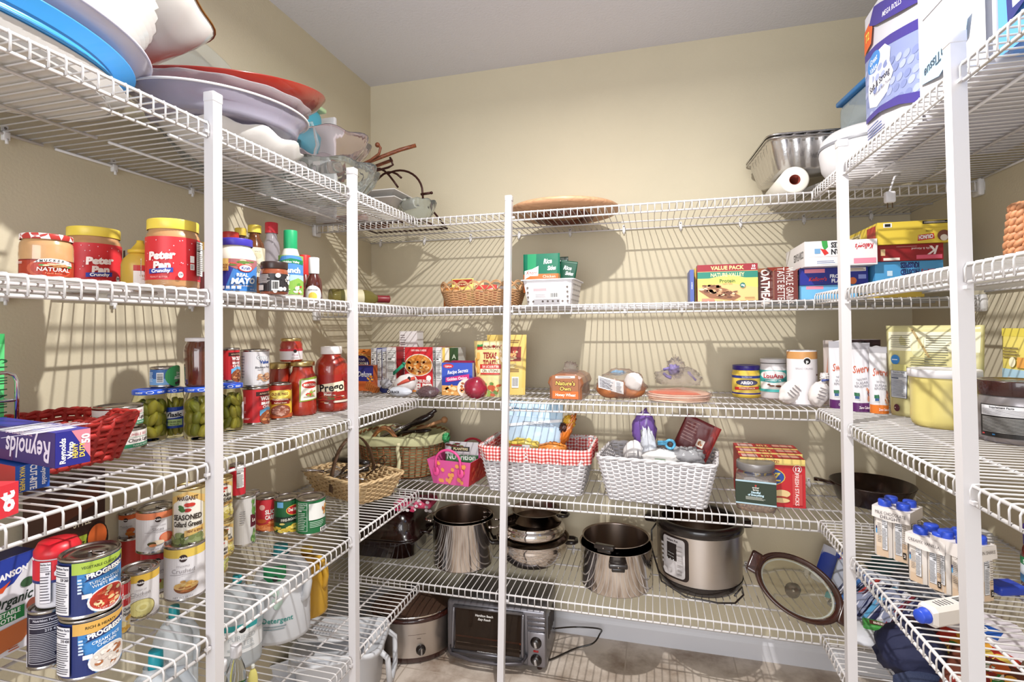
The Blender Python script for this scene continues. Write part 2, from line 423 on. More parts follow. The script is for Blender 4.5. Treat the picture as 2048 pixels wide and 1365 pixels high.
# ------------------------------------------------------------------ builders
TIN = mat('#b9b3ae', .22, 1.); TIN2 = mat('#d4d0cc', .3, 1.); GOLD = mat('#c9b27c', .3, 1.)
def pull_tab(m, R, h, ang=0, mt=TIN2):
    pts = [(.10, 0), (.3, .11), (.5, .14), (.66, .1), (.72, 0), (.66, -.1), (.5, -.14), (.3, -.11)]
    q = [((x*math.cos(ang)-y*math.sin(ang))*R, (x*math.sin(ang)+y*math.cos(ang))*R, h) for x, y in pts]
    m.tube(q, R*.04, mt, 6, closed=True); m.ball((0, 0, h-.0005), R*.1, mt, 8, sz=.3, k=4)
def can(lab, C, R, H, ang, base, art=None, name='food_can', cat='can', rib=False, tab=True, group=None, rot=0., mt=None, naked=False):
    root = thing(name, lab, cat, C, 0, group); mt = mt or TIN; m = M(); q = .0022
    pr = [(0, .002), (R*.9, .002), (R*.93, 0), (R-.0004, .0008), (R, .003), (R-.0012, .006)]
    if rib:
        n = 14
        for i in range(n+1): pr.append((R-.0012-(.0009 if i % 2 else 0), .008+(H-.016)*i/n))
    else: pr += [(R-.0014, .0065), (R-.0014, H-.0065)]
    pr += [(R-.0012, H-.006), (R, H-.003), (R-.0004, H-.0004), (R-.0022, H), (R-.003, H-.0035), (R*.86, H-.0045), (R*.84, H-.0035), (R*.55, H-.0035), (R*.53, H-.0042), (0, H-.0042)]
    m.lathe(pr, mt, 44); m.build('can_body', root)
    if tab:
        m = M(); pull_tab(m, R, H-.0022, ang+.7); m.build('pull_tab', root)
    if not naked:
        rr = R-.0008; z0 = .007; h = H-.0135; m = M()
        m.lathe([(rr, z0), (rr, z0+h)], ink(base), 44)
        if art:
            A = Art(2*rr*1.45, h); art(A); A.emit(m, wrap(rr, ang+rot, z0), du=.006)
        m.build('label', root)
    return root
def canp(lab, l, r, t, b, z, base, art=None, **k):
    kw = {q: k.pop(q) for q in ('X', 'Y', 'R') if q in k}
    C, R, ang = cyl(l, r, b, z, **kw)
    H = k.pop('H', None) or top_h(C, R, t)
    return can(lab, C, R, H, ang, base, art, **k), C, R, H
def lid(root, R, z, h, mt, ribs=0, name='lid', taper=1., top=None):
    m = M(); pr = [(R*taper*.98, z), (R*taper, z+.001), (R, z+h-.0025), (R-.0008, z+h-.0006), (R-.003, z+h), (R*.8, z+h), (R*.78, z+h-.001), (0, z+h-.001)]
    wob = (lambda a, i: 1-(.012 if (int(a/(2*PI)*ribs*2+.5) % 2) and 0 < i < 3 else 0)) if ribs else None
    m.lathe(pr, mt, ribs*2 if ribs else 40, wob=wob)
    if top: top(m)
    return m.build(name, root)
def jar(lab, C, R, H, ang, cat='jar', name='food_jar', prof=None, body=None, fill=None, fh=.86, lidm=None, lh=.12, lr=.9, ribs=0, base=None, lz=(.1, .7), art=None, span=None, group=None, rot=0., lw=1.45, sx=1., sy=1., rz=0., fillart=None, n=44, fr=.955, k2=None):
    """prof: (fraction of R, fraction of H) body outline up to the lid"""
    root = thing(name, lab, cat, C, rz, group)
    prof = prof or [(0, .0), (.86, 0), (.96, .015), (1, .05), (1, .74), (.96, .82), (.84, .875), (.82, .9)]
    top = prof[-1][1]
    m = M(); m.lathe([(a*R, b*H) for a, b in prof], body or glass(), n, sx, sy); m.build('jar_body', root)
    if fill:
        m = M(); pr = [(a*R*fr, max(.0025, b*H)) for a, b in prof if b <= fh]
        pr += [(pr[-1][0], fh*H), (0, fh*H)] if prof[-1][1] > fh else [(0, pr[-1][1])]
        m.lathe(pr, fill, n, sx, sy)
        if fillart: fillart(m, R, H)
        m.build('contents', root)
    if lidm: lid(root, R*lr, H*(1-lh), H*lh, lidm, ribs)
    if base or art:
        r0 = R*max([p[0] for p in prof if lz[0]-.02 <= p[1] <= lz[1]+.02] or [max(p[0] for p in prof if p[1] <= lz[1])])+.0005; z0 = lz[0]*H; h = (lz[1]-lz[0])*H; m = M()
        if base:
            sp = span or 2*PI
            m.lathe([(r0, z0), (r0, z0+h)], ink(base), 44, sx, sy, a0=ang+rot-rz-sp/2, a1=ang+rot-rz+sp/2)
        if art:
            A = Art(2*r0*lw, h); art(A); A.emit(m, wrap(r0, ang+rot-rz, z0, sx, sy), du=.006)
        m.build('label', root)
    return root
def carton(lab, P, rz, w, d, h, base, arts=None, cat='box', name='food_box', group=None, sides=None, tilt=None, flap=False, edge=None):
    """P: middle of the front lower edge; front looks along -y turned by rz"""
    root = thing(name, lab, cat, P, rz, group)
    if tilt: root.rotation_euler = (tilt[0], tilt[1], rz)
    m = M(); sides = sides or {}; b = ink(base); g = .0008
    X, h0 = w/2, h
    def face(k, vs): m.add(vs, [(0, 1, 2, 3)], ink(sides[k]) if k in sides else b)
    face('front', [(-X, 0, 0), (X, 0, 0), (X, 0, h), (-X, 0, h)]); face('back', [(X, d, 0), (-X, d, 0), (-X, d, h), (X, d, h)])
    face('right', [(X, 0, 0), (X, d, 0), (X, d, h), (X, 0, h)]); face('left', [(-X, d, 0), (-X, 0, 0), (-X, 0, h), (-X, d, h)])
    face('top', [(-X, 0, h), (X, 0, h), (X, d, h), (-X, d, h)]); face('bottom', [(-X, d, 0), (X, d, 0), (X, 0, 0), (-X, 0, 0)])
    F_ = dict(front=((0, 0, 0), (1, 0, 0), (0, 0, 1), (0, -1, 0), w, h), right=((X, d/2, 0), (0, 1, 0), (0, 0, 1), (1, 0, 0), d, h),
              left=((-X, d/2, 0), (0, -1, 0), (0, 0, 1), (-1, 0, 0), d, h), top=((0, 0, h), (1, 0, 0), (0, 1, 0), (0, 0, 1), w, d),
              back=((0, d, 0), (-1, 0, 0), (0, 0, 1), (0, 1, 0), w, h))
    for k, fn in (arts or {}).items():
        P_, ux, uy, nn, W, H = F_[k]; A = Art(W, H); fn(A); A.emit(m, flat(P_, ux, uy, nn))
    m.build('carton', root)
    if flap:
        m = M(); f = ink(flap if isinstance(flap, str) else base)
        for s_ in (-1, 1):
            m.add([(s_*X, 0, h), (s_*X, d, h), (s_*(X+h*.16), d*.9, h+h*.13), (s_*(X+h*.16), d*.1, h+h*.13)], [(0, 1, 2, 3)], f)
        m.add([(-X, d, h), (X, d, h), (X*.9, d+.02, h+h*.25), (-X*.9, d+.02, h+h*.25)], [(0, 1, 2, 3)], f)
        m.build('open_flaps', root)
    return root
def fbox(lab, l, r, t, z, Y=None, X=None, b=None, br=None, d=.05, base='#888888', arts=None, turn=0., **k):
    """box whose front spans columns l..r; front plane Y (or X), or foot rows b (left) and br (right)"""
    if Y is not None: a, c = on_y(l, 640, Y), on_y(r, 640, Y)
    elif X is not None: a, c = on_x(l, 640, X), on_x(r, 640, X)
    else: a, c = on_z(l, b, z), on_z(r, br if br is not None else b, z)
    a = V((a.x, a.y)); c = V((c.x, c.y)); w_ = (c-a).length; rz = math.atan2(c.y-a.y, c.x-a.x)
    h = k.pop('h', None) or z_at(a, t)-z
    P = (a+c)/2
    return carton(lab, (P.x, P.y, z), rz+turn, w_, d, h, base, arts, **k)
def lensmap(w, h, d, top=.0, flat_=.0, sq=2.):
    """surface of a filled pouch; returns thickness at (u, v) 0..1"""
    def th(u, v):
        e = 1-abs(2*u-1)**2.6; q = (1-max(0, v-flat_)/(1-flat_))**.75 if v > flat_ else 1
        return d/2*max(e, 0)**.5*max(q, .0)+.0006
    return th
def pouch(lab, P, rz, w, h, d, base, art=None, cat='bag', name='food_pouch', seal=.07, sealm=None, group=None, tilt=None, wr=.0, sag=.0, back=None, shape=None, shine=.35, crumple=.0):
    """bag standing up: front bulges towards -y"""
    root = thing(name, lab, cat, P, rz, group)
    if tilt: root.rotation_euler = (tilt[0], tilt[1], rz)
    th = lensmap(w, h, d, flat_=.25); NU, NV = 22, 20; m = M(); bm = mat(base, shine)
    def wd(v): return 1 if not shape else shape(v)
    rs = random.Random(len(lab)); ph = [rs.random()*6 for _ in range(4)]
    def wrk(u, v): return (math.sin(u*9+ph[0]+v*4)+math.sin(v*11+ph[1]-u*5)+.7*math.sin(u*23+v*17+ph[2]))*wr
    def pt(u, v, s_, l=0.):
        k = wd(v); e = 4*u*(1-u)
        if v > 1-seal: t = .0007
        else: t = th(u, v/(1-seal))+abs(wrk(u, v))*min(1, e*2)
        return V(((u-.5)*w*k, s_*(t+l), h*v+crumple*math.sin(u*7+ph[3])*v))
    rings = []
    for j in range(NV+1):
        v = j/NV; g = [pt(i/NU, v, -1) for i in range(NU+1)]+[pt(i/NU, v, 1) for i in range(NU-1, 0, -1)]
        rings.append(g)
    m.loft(rings, bm, cap=True)
    if art:
        A = Art(w, h); art(A); A.emit(m, lambda u, v, l: pt(max(0, min(1, u/w+.5)), max(0, min(1, v/h)), -1, l+.0006), du=w/NU*1.0001, eps=.0003, )
    m.build('pouch', root)
    if sealm:
        m = M(); m.box(-w/2*wd(1), -.0012, h*(1-seal*.8), w/2*wd(1), .0012, h, ink(sealm)); m.build('top_seal', root)
    return root
def fpouch(lab, l, r, t, z, Y=None, X=None, b=None, br=None, d=.05, base='#888888', art=None, **k):
    if Y is not None: a, c = on_y(l, 640, Y), on_y(r, 640, Y)
    elif X is not None: a, c = on_x(l, 640, X), on_x(r, 640, X)
    else: a, c = on_z(l, b, z), on_z(r, br if br is not None else b, z)
    a = V((a.x, a.y)); c = V((c.x, c.y)); rz = math.atan2(c.y-a.y, c.x-a.x)+k.pop('turn', 0.)
    h = k.pop('h', None) or z_at((a+c)/2, t)-z; P = (a+c)/2
    return pouch(lab, (P.x, P.y, z), rz, (c-a).length, h, d, base, art, **k)
from mathutils import noise as NZ
def lump(m, c, r, mt, sx=1, sy=1, sz=1, amp=.18, fq=2., seed=0, n=28, k=18, flat_=None, sharp=False):
    o = V((seed*3.7, seed*1.3, seed*.9))
    def fn(d):
        q = NZ.noise(d*fq+o)+.5*NZ.noise(d*fq*2.3+o)
        if sharp: q = -abs(q)*1.4+.3
        return 1+amp*q
    s0 = len(m.v); m.ball(c, r, mt, n, sx, sy, sz, k, fn)
    if flat_ is not None:
        for i in range(s0, len(m.v)):
            x, y, z = m.v[i]
            if z < flat_: m.v[i] = (x, y, flat_)
    return m
def rrect(w, d, r, t):
    """point and outward normal at fraction t round a rounded rectangle"""
    r = min(r, w/2-.001, d/2-.001); sw, sd = w-2*r, d-2*r; q = PI*r/2; L = 2*(sw+sd)+4*q; s_ = (t % 1)*L
    segs = [(sw, 'l', (-w/2+r, -d/2), (1, 0), (0, -1)), (q, 'a', (w/2-r, -d/2+r), -90, 0), (sd, 'l', (w/2, -d/2+r), (0, 1), (1, 0)), (q, 'a', (w/2-r, d/2-r), 0, 0),
            (sw, 'l', (w/2-r, d/2), (-1, 0), (0, 1)), (q, 'a', (-w/2+r, d/2-r), 90, 0), (sd, 'l', (-w/2, d/2-r), (0, -1), (-1, 0)), (q, 'a', (-w/2+r, -d/2+r), 180, 0)]
    for sg in segs:
        if s_ <= sg[0] or sg is segs[-1]:
            if sg[1] == 'l': return (sg[2][0]+sg[3][0]*s_, sg[2][1]+sg[3][1]*s_), sg[4]
            a = math.radians(sg[3])+min(1, s_/sg[0])*PI/2; return (sg[2][0]+r*math.cos(a), sg[2][1]+r*math.sin(a)), (math.cos(a), math.sin(a))
        s_ -= sg[0]
def rper(w, d, r):
    r = min(r, w/2-.001, d/2-.001); return 2*(w-2*r+d-2*r)+2*PI*r
def basket(lab, P, rz, wt, dt, wb, db, h, mt, mt2=None, rr=.02, sr=.0022, stake=.018, cat='basket', name='wicker_basket', rim=.004, oval=False, group=None, liner=None, rows=None, flatw=0, floor_=True, rimm=None, dip=None, arches=0, amp=.9):
    """woven basket: wt x dt at the rim, wb x db at the foot"""
    root = thing(name, lab, cat, P, rz, group); mt2 = mt2 or mt; m = M()
    if oval: rr = min(wt, dt)/2-.002
    per = rper(wt, dt, rr); ns = int(per/stake)|1; rows = rows or int(h/(sr*1.9)); ns2 = ns*2
    def at_(t, v, off):
        w_, d_ = wb+(wt-wb)*v, db+(dt-db)*v; (x, y), (nx, ny) = rrect(w_, d_, rr*(w_/wt), t)
        zz = h*v
        if dip: zz -= dip(t)*v*v*h
        return V((x+nx*off, y+ny*off, zz))
    for j in range(rows):
        v = (j+.5)/rows; pts = []
        for i in range(ns*3):
            t = i/(ns*3); ph = PI*(t*ns+j); pts.append(at_(t, v, math.sin(ph)*sr*amp))
        m.tube(pts, sr if not flatw else sr, mt, 5, closed=True)
    m.build('weave', root)
    m = M()
    for i in range(ns):
        t = (i)/ns
        m.tube([at_(t, v, 0) for v in (0, .5, 1)], sr*1.1, mt2, 5)
    m.build('stakes', root)
    m = M(); N = 90
    for s_ in range(2):
        pts = [at_(i/N, 1, math.cos(i*1.1+s_*PI)*rim*.6)+V((0, 0, math.sin(i*1.1+s_*PI)*rim*.6)) for i in range(N)]
        m.tube(pts, rim*.8, rimm or mt, 6, closed=True)
    if arches:
        for i in range(arches):
            t0 = i/arches; w_ = 1.9/arches
            for dd in (0, .006):
                pts = [at_(t0+w_*k/8, 1, .001+dd/2)+V((0, 0, (.042-dd)*math.sin(PI*k/8))) for k in range(9)]; m.tube(pts, sr, mt, 5)
    m.build('rim', root)
    if floor_:
        m = M(); N = 40; ring = [at_(i/N, 0, -.001) for i in range(N)]; m.add(ring+[p+V((0, 0, .004)) for p in ring], [tuple(range(N))[::-1], tuple(range(N, 2*N))], mt2)
        m.build('base', root)
    return root, at_
def handle_u(m, a, b, hgt, r, mt, out=V((0, 0, 0)), n=14):
    """arched handle from a to b"""
    a, b = V(a), V(b); pts = [a+(b-a)*(i/n)+V((0, 0, hgt*math.sin(PI*i/n)))+out*math.sin(PI*i/n) for i in range(n+1)]
    m.tube(pts, r, mt, 7)
# ================================================================== SECOND SHELF, LEFT WALL
PB = mat('#b98a5e', .3, noise=.12, nscale=25, coat=.6)
CLEAR = glass('#f6f7f5')
YEL = mat('#e9cf52', .35)
def pp_art(A, big=True):
    for i in range(16): A.circ(.12+.62*random.random(), .3+.66*random.random(), .012, '#f2c9d6', 6)
    A.text('Peter\nPan', .35, .56, .17, '#f6e9e6', .06, .12, mw=.36, rot=.08)
    A.poly([(.2, .13), (.5, .17), (.5, .28), (.2, .24)], '#2f3f9c'); A.text('Crunchy', .35, .205, .075, '#ffffff', .04, .1, mw=.26, rot=.05)
    A.text('PEANUT BUTTER', .33, .06, .04, '#f3b8b4', .0, mw=.22)
    A.ell(.585, .12, .03, .07, '#f2f0ee'); A.text('200', .585, .13, .05, '#333344', .02, mw=.05)
    A.rect(.7, .42, .76, .58, '#efe9e6').rect(.7, .25, .76, .39, '#e8e2df'); A.lines(.705, .27, .755, .37, 5, '#444444')
    A.facts(.79, .12, .94, .95)
    A.bars(.0, .08, .05, .5, False)
def pp(lab, l, r, t, rot):
    C, R, ang = cyl(l, r, z=Z['B'], R=.0525); H = top_h(C, R, t)
    jar(lab, C, R, H, ang, body=PB, prof=[(0, 0), (.85, 0), (.97, .02), (1, .05), (1, .72), (.97, .78), (.9, .82), (.9, .88)], lidm=YEL, lh=.15, lr=.955, ribs=56, base='#d02f36', lz=(.12, .735), art=pp_art, rot=rot, name='peanut_butter_jar')
pp('large peanut butter jar, red label showing crunchy, right beside the left pole', 289, 400, 436, 0)
pp('large peanut butter jar with yellow lid behind the checked-lid jar', 127, 243, 452, .62)
C, R, ang = cyl(34, 147, z=Z['B'], R=.041); H = top_h(C, R, 466)
def sm_art(A):
    A.rect(.06, 0, .97, .86, '#7d1a16').rect(.09, 0, .94, .8, '#a83a22').ell(.55, .38, .3, .5, '#c85a3a').ell(.57, .4, .27, .45, '#b23a24')
    A.poly([(.34, .68), (.42, .87), (.55, .93), (.7, .9), (.84, .78), (.86, .6), (.78, .6), (.66, .7), (.5, .73)], '#f3f1ee')
    for i, ch in enumerate("SMUCKER'S"): A.text(ch, .385+i*.052, .73+.09*math.sin(PI*(i+1)/10.), .12, '#2b2b2b', .03)
    A.ell(.47, .55, .06, .05, '#4d9a54').ell(.78, .52, .05, .05, '#4d9a54'); A.food(.6, .56, .15, .1, ['#c89563', '#b07a48', '#e3cfae'], 14, .35)
    A.text('NATURAL', .58, .34, .2, '#f5f2ee', .01, .1, mw=.6); A.text('Peanut Butter', .58, .14, .08, '#e8a07a', mw=.4); A.lines(.1, .6, .22, .74, 2, '#f0dcd4')
def sm_lid(m):
    pass
jr = jar('peanut butter jar with red and white checked lid at the left picture edge', C, R, H, ang, body=mat('#c79a6b', .2, noise=.15, nscale=18, coat=.8), prof=[(0, 0), (.9, 0), (.97, .015), (1, .05), (1, .74), (.97, .82), (.9, .86), (.9, .9)], base=None, lz=(.14, .52), art=sm_art, name='peanut_butter_jar')
m = M(); n = 56
def checkm():
    m_ = bpy.data.materials.new('gingham_lid'); m_.use_nodes = True; nt = m_.node_tree; b = nt.nodes['Principled BSDF']; b.inputs['Roughness'].default_value = .3
    tc = nt.nodes.new('ShaderNodeTexCoord'); mp = nt.nodes.new('ShaderNodeMapping'); mp.inputs['Rotation'].default_value = (0, .5, .8); ck = nt.nodes.new('ShaderNodeTexChecker'); ck.inputs['Scale'].default_value = 75
    ck.inputs['Color1'].default_value = rgb('#b53a34'); ck.inputs['Color2'].default_value = rgb('#efe9e8')
    nt.links.new(tc.outputs['Object'], mp.inputs[0]); nt.links.new(mp.outputs[0], ck.inputs[0]); nt.links.new(ck.outputs[0], b.inputs['Base Color']); return m_
lid(jr, R*.98, H*.88, H*.12, checkm())
# mustard
def squeeze(lab, C, R, H, ang, body, cap, art=None, base=None, name='squeeze_bottle', lz=(.1, .55), sy=.72, rot=0., cat='bottle', cone=True):
    root = thing(name, lab, cat, C, ang-PI/2)
    m = M(); m.lathe([(0, 0), (R*.9, 0), (R, .01*H), (R, .5*H), (R*.92, .6*H), (R*.62, .72*H), (R*.5, .75*H), (0, .75*H)], body, 36, 1, sy); m.build('bottle', root)
    m = M(); m.lathe([(0, .74*H), (R*.66, .74*H), (R*.66, .8*H), (R*.5, .82*H), (R*.28, .92*H), (R*.2, .96*H), (R*.2, H), (0, H)], cap, 24); m.build('cap', root)
    if art:
        r0 = R+.0006; z0 = lz[0]*H; h = (lz[1]-lz[0])*H; A = Art(2*r0*1.45, h); art(A); m = M(); A.emit(m, wrap(r0, PI/2+rot, z0, 1, sy), du=.006); m.build('label', root)
    return root
C, R, ang = cyl(240, 318, z=Z['B'], R=.036); H = top_h(C, 0, 482)
squeeze('yellow mustard squeeze bottle between the two big peanut butter jars', C, R, H, ang, mat('#d3b04a', .3), mat('#dcb93d', .4), art=lambda A: A.rect(.38, .0, .95, .62, '#efece6').rect(.38, .6, .95, .85, '#c33531').circ(.6, .6, .08, '#231f20').text('YELLOW', .62, .38, .1, '#b08a4a', mw=.4).text('MUSTARD', .62, .24, .06, '#b08a4a', mw=.3))
# jar behind the pole
C, R, ang = cyl(388, 436, z=Z['B'], R=.034); C = V((C.x-.0, C.y, C.z)); H = top_h(C, R, 484)
jar('mayonnaise jar with pale yellow lid mostly hidden behind the near left pole', C, R, H, ang, body=mat('#e9e2cf', .25), lidm=mat('#e8b75c', .4), lh=.13, ribs=30, lr=.9, base='#8f2a26', lz=(.1, .5))
# kraft mayo
C, R, ang = cyl(430, 513, z=Z['B'], R=.0485); H = top_h(C, R, 474)
def mayo(A):
    A.rect(0, 0, 1, 1, '#3f7fc9').rect(0, 0, .3, 1, '#31358f').poly([(.28, 0), (.3, .0), (.52, 1), (.2, 1)], '#31358f')
    A.poly([(.3, 1), (.34, .8), (.5, .68), (.78, .66), (.9, .8), (1, .86), (1, 1)], '#a5676a'); A.food(.6, .88, .26, .12, ['#e9b9a0', '#c9544e', '#f0d7c4', '#5e7d3a'], 16, .3, 3)
    A.ell(.66, .72, .13, .12, '#c8322e').ell(.66, .72, .11, .095, '#f5f3f0'); A.text('Kraft', .66, .72, .09, '#2b3a8c', .03, mw=.17)
    A.rect(.24, .62, .38, 1, '#e4bf71').text('CAGE\nFREE\nEGGS', .31, .8, .06, '#7a2c1c', .02, mw=.12)
    A.text('REAL', .6, .5, .1, '#ffffff', .03, mw=.25).text('MAYO', .62, .32, .17, '#ffffff', .05, .2, mw=.5, rot=.05).text('Creamy & Smooth', .62, .17, .05, '#e8c27a', mw=.36)
    for i in range(4): A.rect(.26+i*.085, .06, .32+i*.085, .15, '#d9dfee')
    A.text('30 FL OZ', .8, .06, .05, '#dfe6f5', mw=.2)
jar('large mayonnaise jar with blue lid and blue label', C, R, H, ang, body=mat('#e8e2d6', .25, coat=.5), prof=[(0, 0), (.9, 0), (.99, .02), (1, .06), (1, .6), (.98, .7), (.85, .8), (.74, .85), (.74, .9)], lidm=mat('#4138a8', .35), lh=.13, lr=.82, ribs=44, base='#3f7fc9', lz=(.06, .62), art=mayo, name='mayonnaise_jar')
# bottles behind
def bottle(lab, l, r, t, R, z, body, cap, prof, caph=.14, art=None, base=None, lz=(.1, .5), capr=None, fill=None, fh=.6, name='sauce_bottle', rot=0., ribs=24, group=None, **kw):
    C, R, ang = cyl(l, r, z=z, R=R, **kw); H = top_h(C, R*.4, t)
    return jar(lab, C, R, H, ang, cat='bottle', name=name, prof=prof, body=body, fill=fill, fh=fh, lidm=cap, lh=caph, lr=capr or prof[-1][0]*1.12, ribs=ribs, base=base, lz=lz, art=art, rot=rot, group=group)
NECK = [(0, 0), (.9, 0), (1, .03), (1, .58), (.9, .68), (.5, .82), (.42, .88), (.42, .93)]
bottle('thin bottle with red lid behind the blue-lidded mayonnaise', 442, 480, 464, .026, Z['B'], mat('#7a4a33', .2), mat('#b5322c', .4), NECK, .1, capr=.9)
bottle('dark bottle with orange specks, left of and behind the mayonnaise', 426, 456, 500, None, Z['B'], mat('#4c241b', .25), mat('#5b2a1e', .4), NECK, .1, art=lambda A: A.text('HOT\nSAUCE', .5, .6, .14, '#d8b28a', .02, mw=.5), X=-1.27)
syr = [(0, 0), (.92, 0), (1, .03), (1, .66), (.9, .76), (.55, .84), (.5, .88), (.5, .92)]
def cider(A): A.rect(.0, .02, 1, .98, '#e5dcc0').text('SINCE', .6, .86, .05, '#7d755f', mw=.2).ell(.6, .72, .14, .1, '#cfc5a4').text('CIDER', .6, .4, .1, '#3b372e', .0, mw=.4).text('Rice', .6, .2, .12, '#4a4538', .0, .3, mw=.3)
bottle('vinegar bottle with yellow cap and cream label, behind the mayonnaise', 488, 530, 450, .031, Z['B'], mat('#6a3d22', .15, coat=.5), YEL, syr, .1, base='#e5dcc0', lz=(.32, .7), art=cider, capr=.66)
bottle('second yellow-capped bottle, left of and behind the cream-labelled one', 464, 498, 456, .026, Z['B'], mat('#5a2f1c', .15, coat=.5), mat('#dfc04e', .4), syr, .1, base='#cfb47a', lz=(.3, .68), capr=.7)
bottle('clear plastic bottle with red cap, empty at the top', 526, 560, 445, .029, Z['B'], mat('#c9c3cb', .15, trans=.45, ior=1.2), mat('#cf3340', .35), [(0, 0), (.95, 0), (1, .03), (1, .7), (.9, .76), (.7, .8), (.66, .88)], .13, capr=.78)
def ranch(A):
    A.rect(.1, 0, .95, 1, '#7fae5c').poly([(.1, .5), (.95, .5), (.95, .8), (.8, .97), (.5, 1), (.25, .97), (.1, .8)], '#4d86c4').rect(.1, .3, .95, .5, '#a9cbe2').poly([(.1, 0), (.95, 0), (.95, .34), (.7, .42), (.4, .3), (.1, .38)], '#86b04f')
    A.poly([(.15, .73), (.5, .8), (.9, .77), (.9, .88), (.5, .92), (.15, .84)], '#1c7d4a').text('Hidden Valley', .52, .83, .05, '#f4f4ee', .02, mw=.62).text('Ranch', .52, .62, .13, '#f6f8fa', .04, mw=.6)
    A.food(.72, .14, .16, .12, ['#f3e7cf', '#c8412f', '#efe9d8', '#5d9a3c'], 12, .35, 5); A.lines(.2, .05, .5, .14, 3, '#e8efe2')
bottle('salad dressing bottle with green wrapped neck and landscape label', 555, 607, 460, .036, Z['B'], mat('#ded9cc', .25, coat=.6), mat('#1f9a63', .4), [(0, 0), (.9, 0), (1, .03), (1, .35), (.92, .5), (.7, .64), (.56, .72), (.5, .74)], .3, lz=(.06, .62), base=None, art=ranch, capr=.54)
def choc(A):
    A.rect(0, 0, 1, 1, '#2e2a2c'); rnd = random.Random(2)
    for i in range(9): A.circ(.5+.45*rnd.random(), rnd.random(), .09+.05*rnd.random(), '#efeae6').circ(.5+.45*rnd.random(), rnd.random(), .06, '#2e2a2c')
    A.lines(.06, .45, .42, .95, 9, '#d8d2cf', .4); A.bars(.44, .05, .6, .6, True); A.rect(.1, .06, .26, .35, '#d8d2cf')
C, R, ang = cyl(520, 577, z=Z['B'], R=.034); H = top_h(C, R, 522)
jar('round chocolate spread jar with black lid and black and white label', C, R, H, ang, body=mat('#8e4a30', .2, coat=.7), prof=[(0, 0), (.9, 0), (1, .03), (1, .62), (.95, .74), (.86, .8), (.86, .84)], lidm=mat('#352724', .3), lh=.22, lr=.97, ribs=50, base='#2e2a2c', lz=(.08, .62), art=choc, name='chocolate_spread_jar')
bottle('barbecue sauce bottle with red cap and neck, right of the dressing bottle', 590, 628, 510, None, Z['B'], mat('#6e2720', .15, coat=.6), mat('#c9302f', .4), [(0, 0), (.9, 0), (1, .03), (1, .35), (.9, .46), (.62, .58), (.55, .64)], .42, capr=.64, lz=(.05, .42), art=lambda A: A.rect(.5, .1, .9, .95, '#4a1a22').facts(.62, .1, .9, .9).food(.4, .5, .12, .2, ['#c98a5a', '#8a3a22'], 6, .4), X=-1.13)
def sbr(A): A.circ(.45, .3, .62, '#e9e8ea', 30).circ(.45, .16, .3, '#d9bf52', 20); A.text('BROWN SUGAR', .45, .62, .09, '#3b3b4a', .02, mw=.4)
bottle('dark barbecue sauce bottle with white and black neck wrap', 611, 645, 515, None, Z['B'], mat('#4c1e17', .12, coat=.7), mat('#e6e4e6', .4), [(0, 0), (.92, 0), (1, .03), (1, .36), (.9, .48), (.62, .58), (.56, .62)], .38, capr=.64, lz=(.03, .36), art=sbr, ribs=0, X=-1.03)
# wine bottle lying down
a = on_y(640, 600, 1.72); 
def lying(lab, p0, p1, R, name='wine_bottle'):
    p0, p1 = V(p0), V(p1); L = (p1-p0).length; root = thing(name, lab, 'bottle', p0, math.atan2(p1.y-p0.y, p1.x-p0.x))
    Mx = Matrix.Translation((0, 0, R)) @ Matrix.Rotation(PI/2, 4, 'Y')
    m = M(); m.lathe([(0, .01), (R*.7, .002), (R*.95, 0), (R, .01), (R, .6*L), (R*.85, .68*L), (R*.45, .76*L), (R*.38, .8*L), (R*.38, .86*L)], mat('#a39a5c', .06, trans=.75, ior=1.3), 36); m.xf(Mx); m.build('glass_bottle', root)
    m = M(); m.lathe([(R*.41, .78*L), (R*.42, .8*L), (R*.41, .97*L), (R*.44, .975*L), (R*.44, L), (0, L)], mat('#7c2229', .4), 24); m.xf(Mx); m.build('capsule', root)
    m = M(); m.lathe([(R+.0006, .2*L), (R+.0006, .52*L)], mat('#c9c0a0', .5), 36); m.xf(Mx); m.build('label', root)
p1 = on_y(778, 606, 2.06); p0 = on_y(655, 600, 1.86)
lying('white wine bottle with dark red foil lying on its side in the corner', (-1.27, 1.87, Z['B']), (p1.x, 2.06, Z['B']), .038)
# ================================================================== SECOND SHELF, BACK WALL
WICK = mat('#b98f66', .6, noise=.2, nscale=60); WICK2 = mat('#a57a55', .6, noise=.2, nscale=60)
z = Z['B']; a, c = on_y(876, 600, 2.10), on_y(1036, 600, 2.10); w_ = c.x-a.x
root, _ = basket('low oval tan wicker basket with looped rim on the second shelf', ((a.x+c.x)/2, 2.19, z), .0, w_, .2, w_*.88, .17, .068, WICK, WICK2, oval=False, rr=.07, sr=.0026, stake=.02, rim=.0035, arches=20)
bx = (a.x+c.x)/2
def spack(lab, x, y, w, h, base, art, rz=0., dz=.01, lean=0.):
    return pouch(lab, (x, y, z+dz), rz, w, h, .008, base, art, name='seasoning_packet', cat='packet', seal=.03, tilt=(lean, 0))
def ox(px, Y): return on_y(px, 580, Y).x
spack('yellow taco seasoning packet with red band, tallest in the looped basket', ox(923, 2.2), 2.2, .105, .125, '#ead878', lambda A: A.rect(.05, .8, .95, .97, '#9c2a22').ell(.5, .78, .24, .1, '#d9b94a').ell(.5, .78, .21, .08, '#8f231d').text('OLD EL PASO', .5, .78, .045, '#f2e2b2', .02, mw=.38).ell(.5, .3, .22, .2, '#b5312c').text('TACO', .5, .32, .06, '#f2e2b2', .02, mw=.3), 0, .008, -.12)
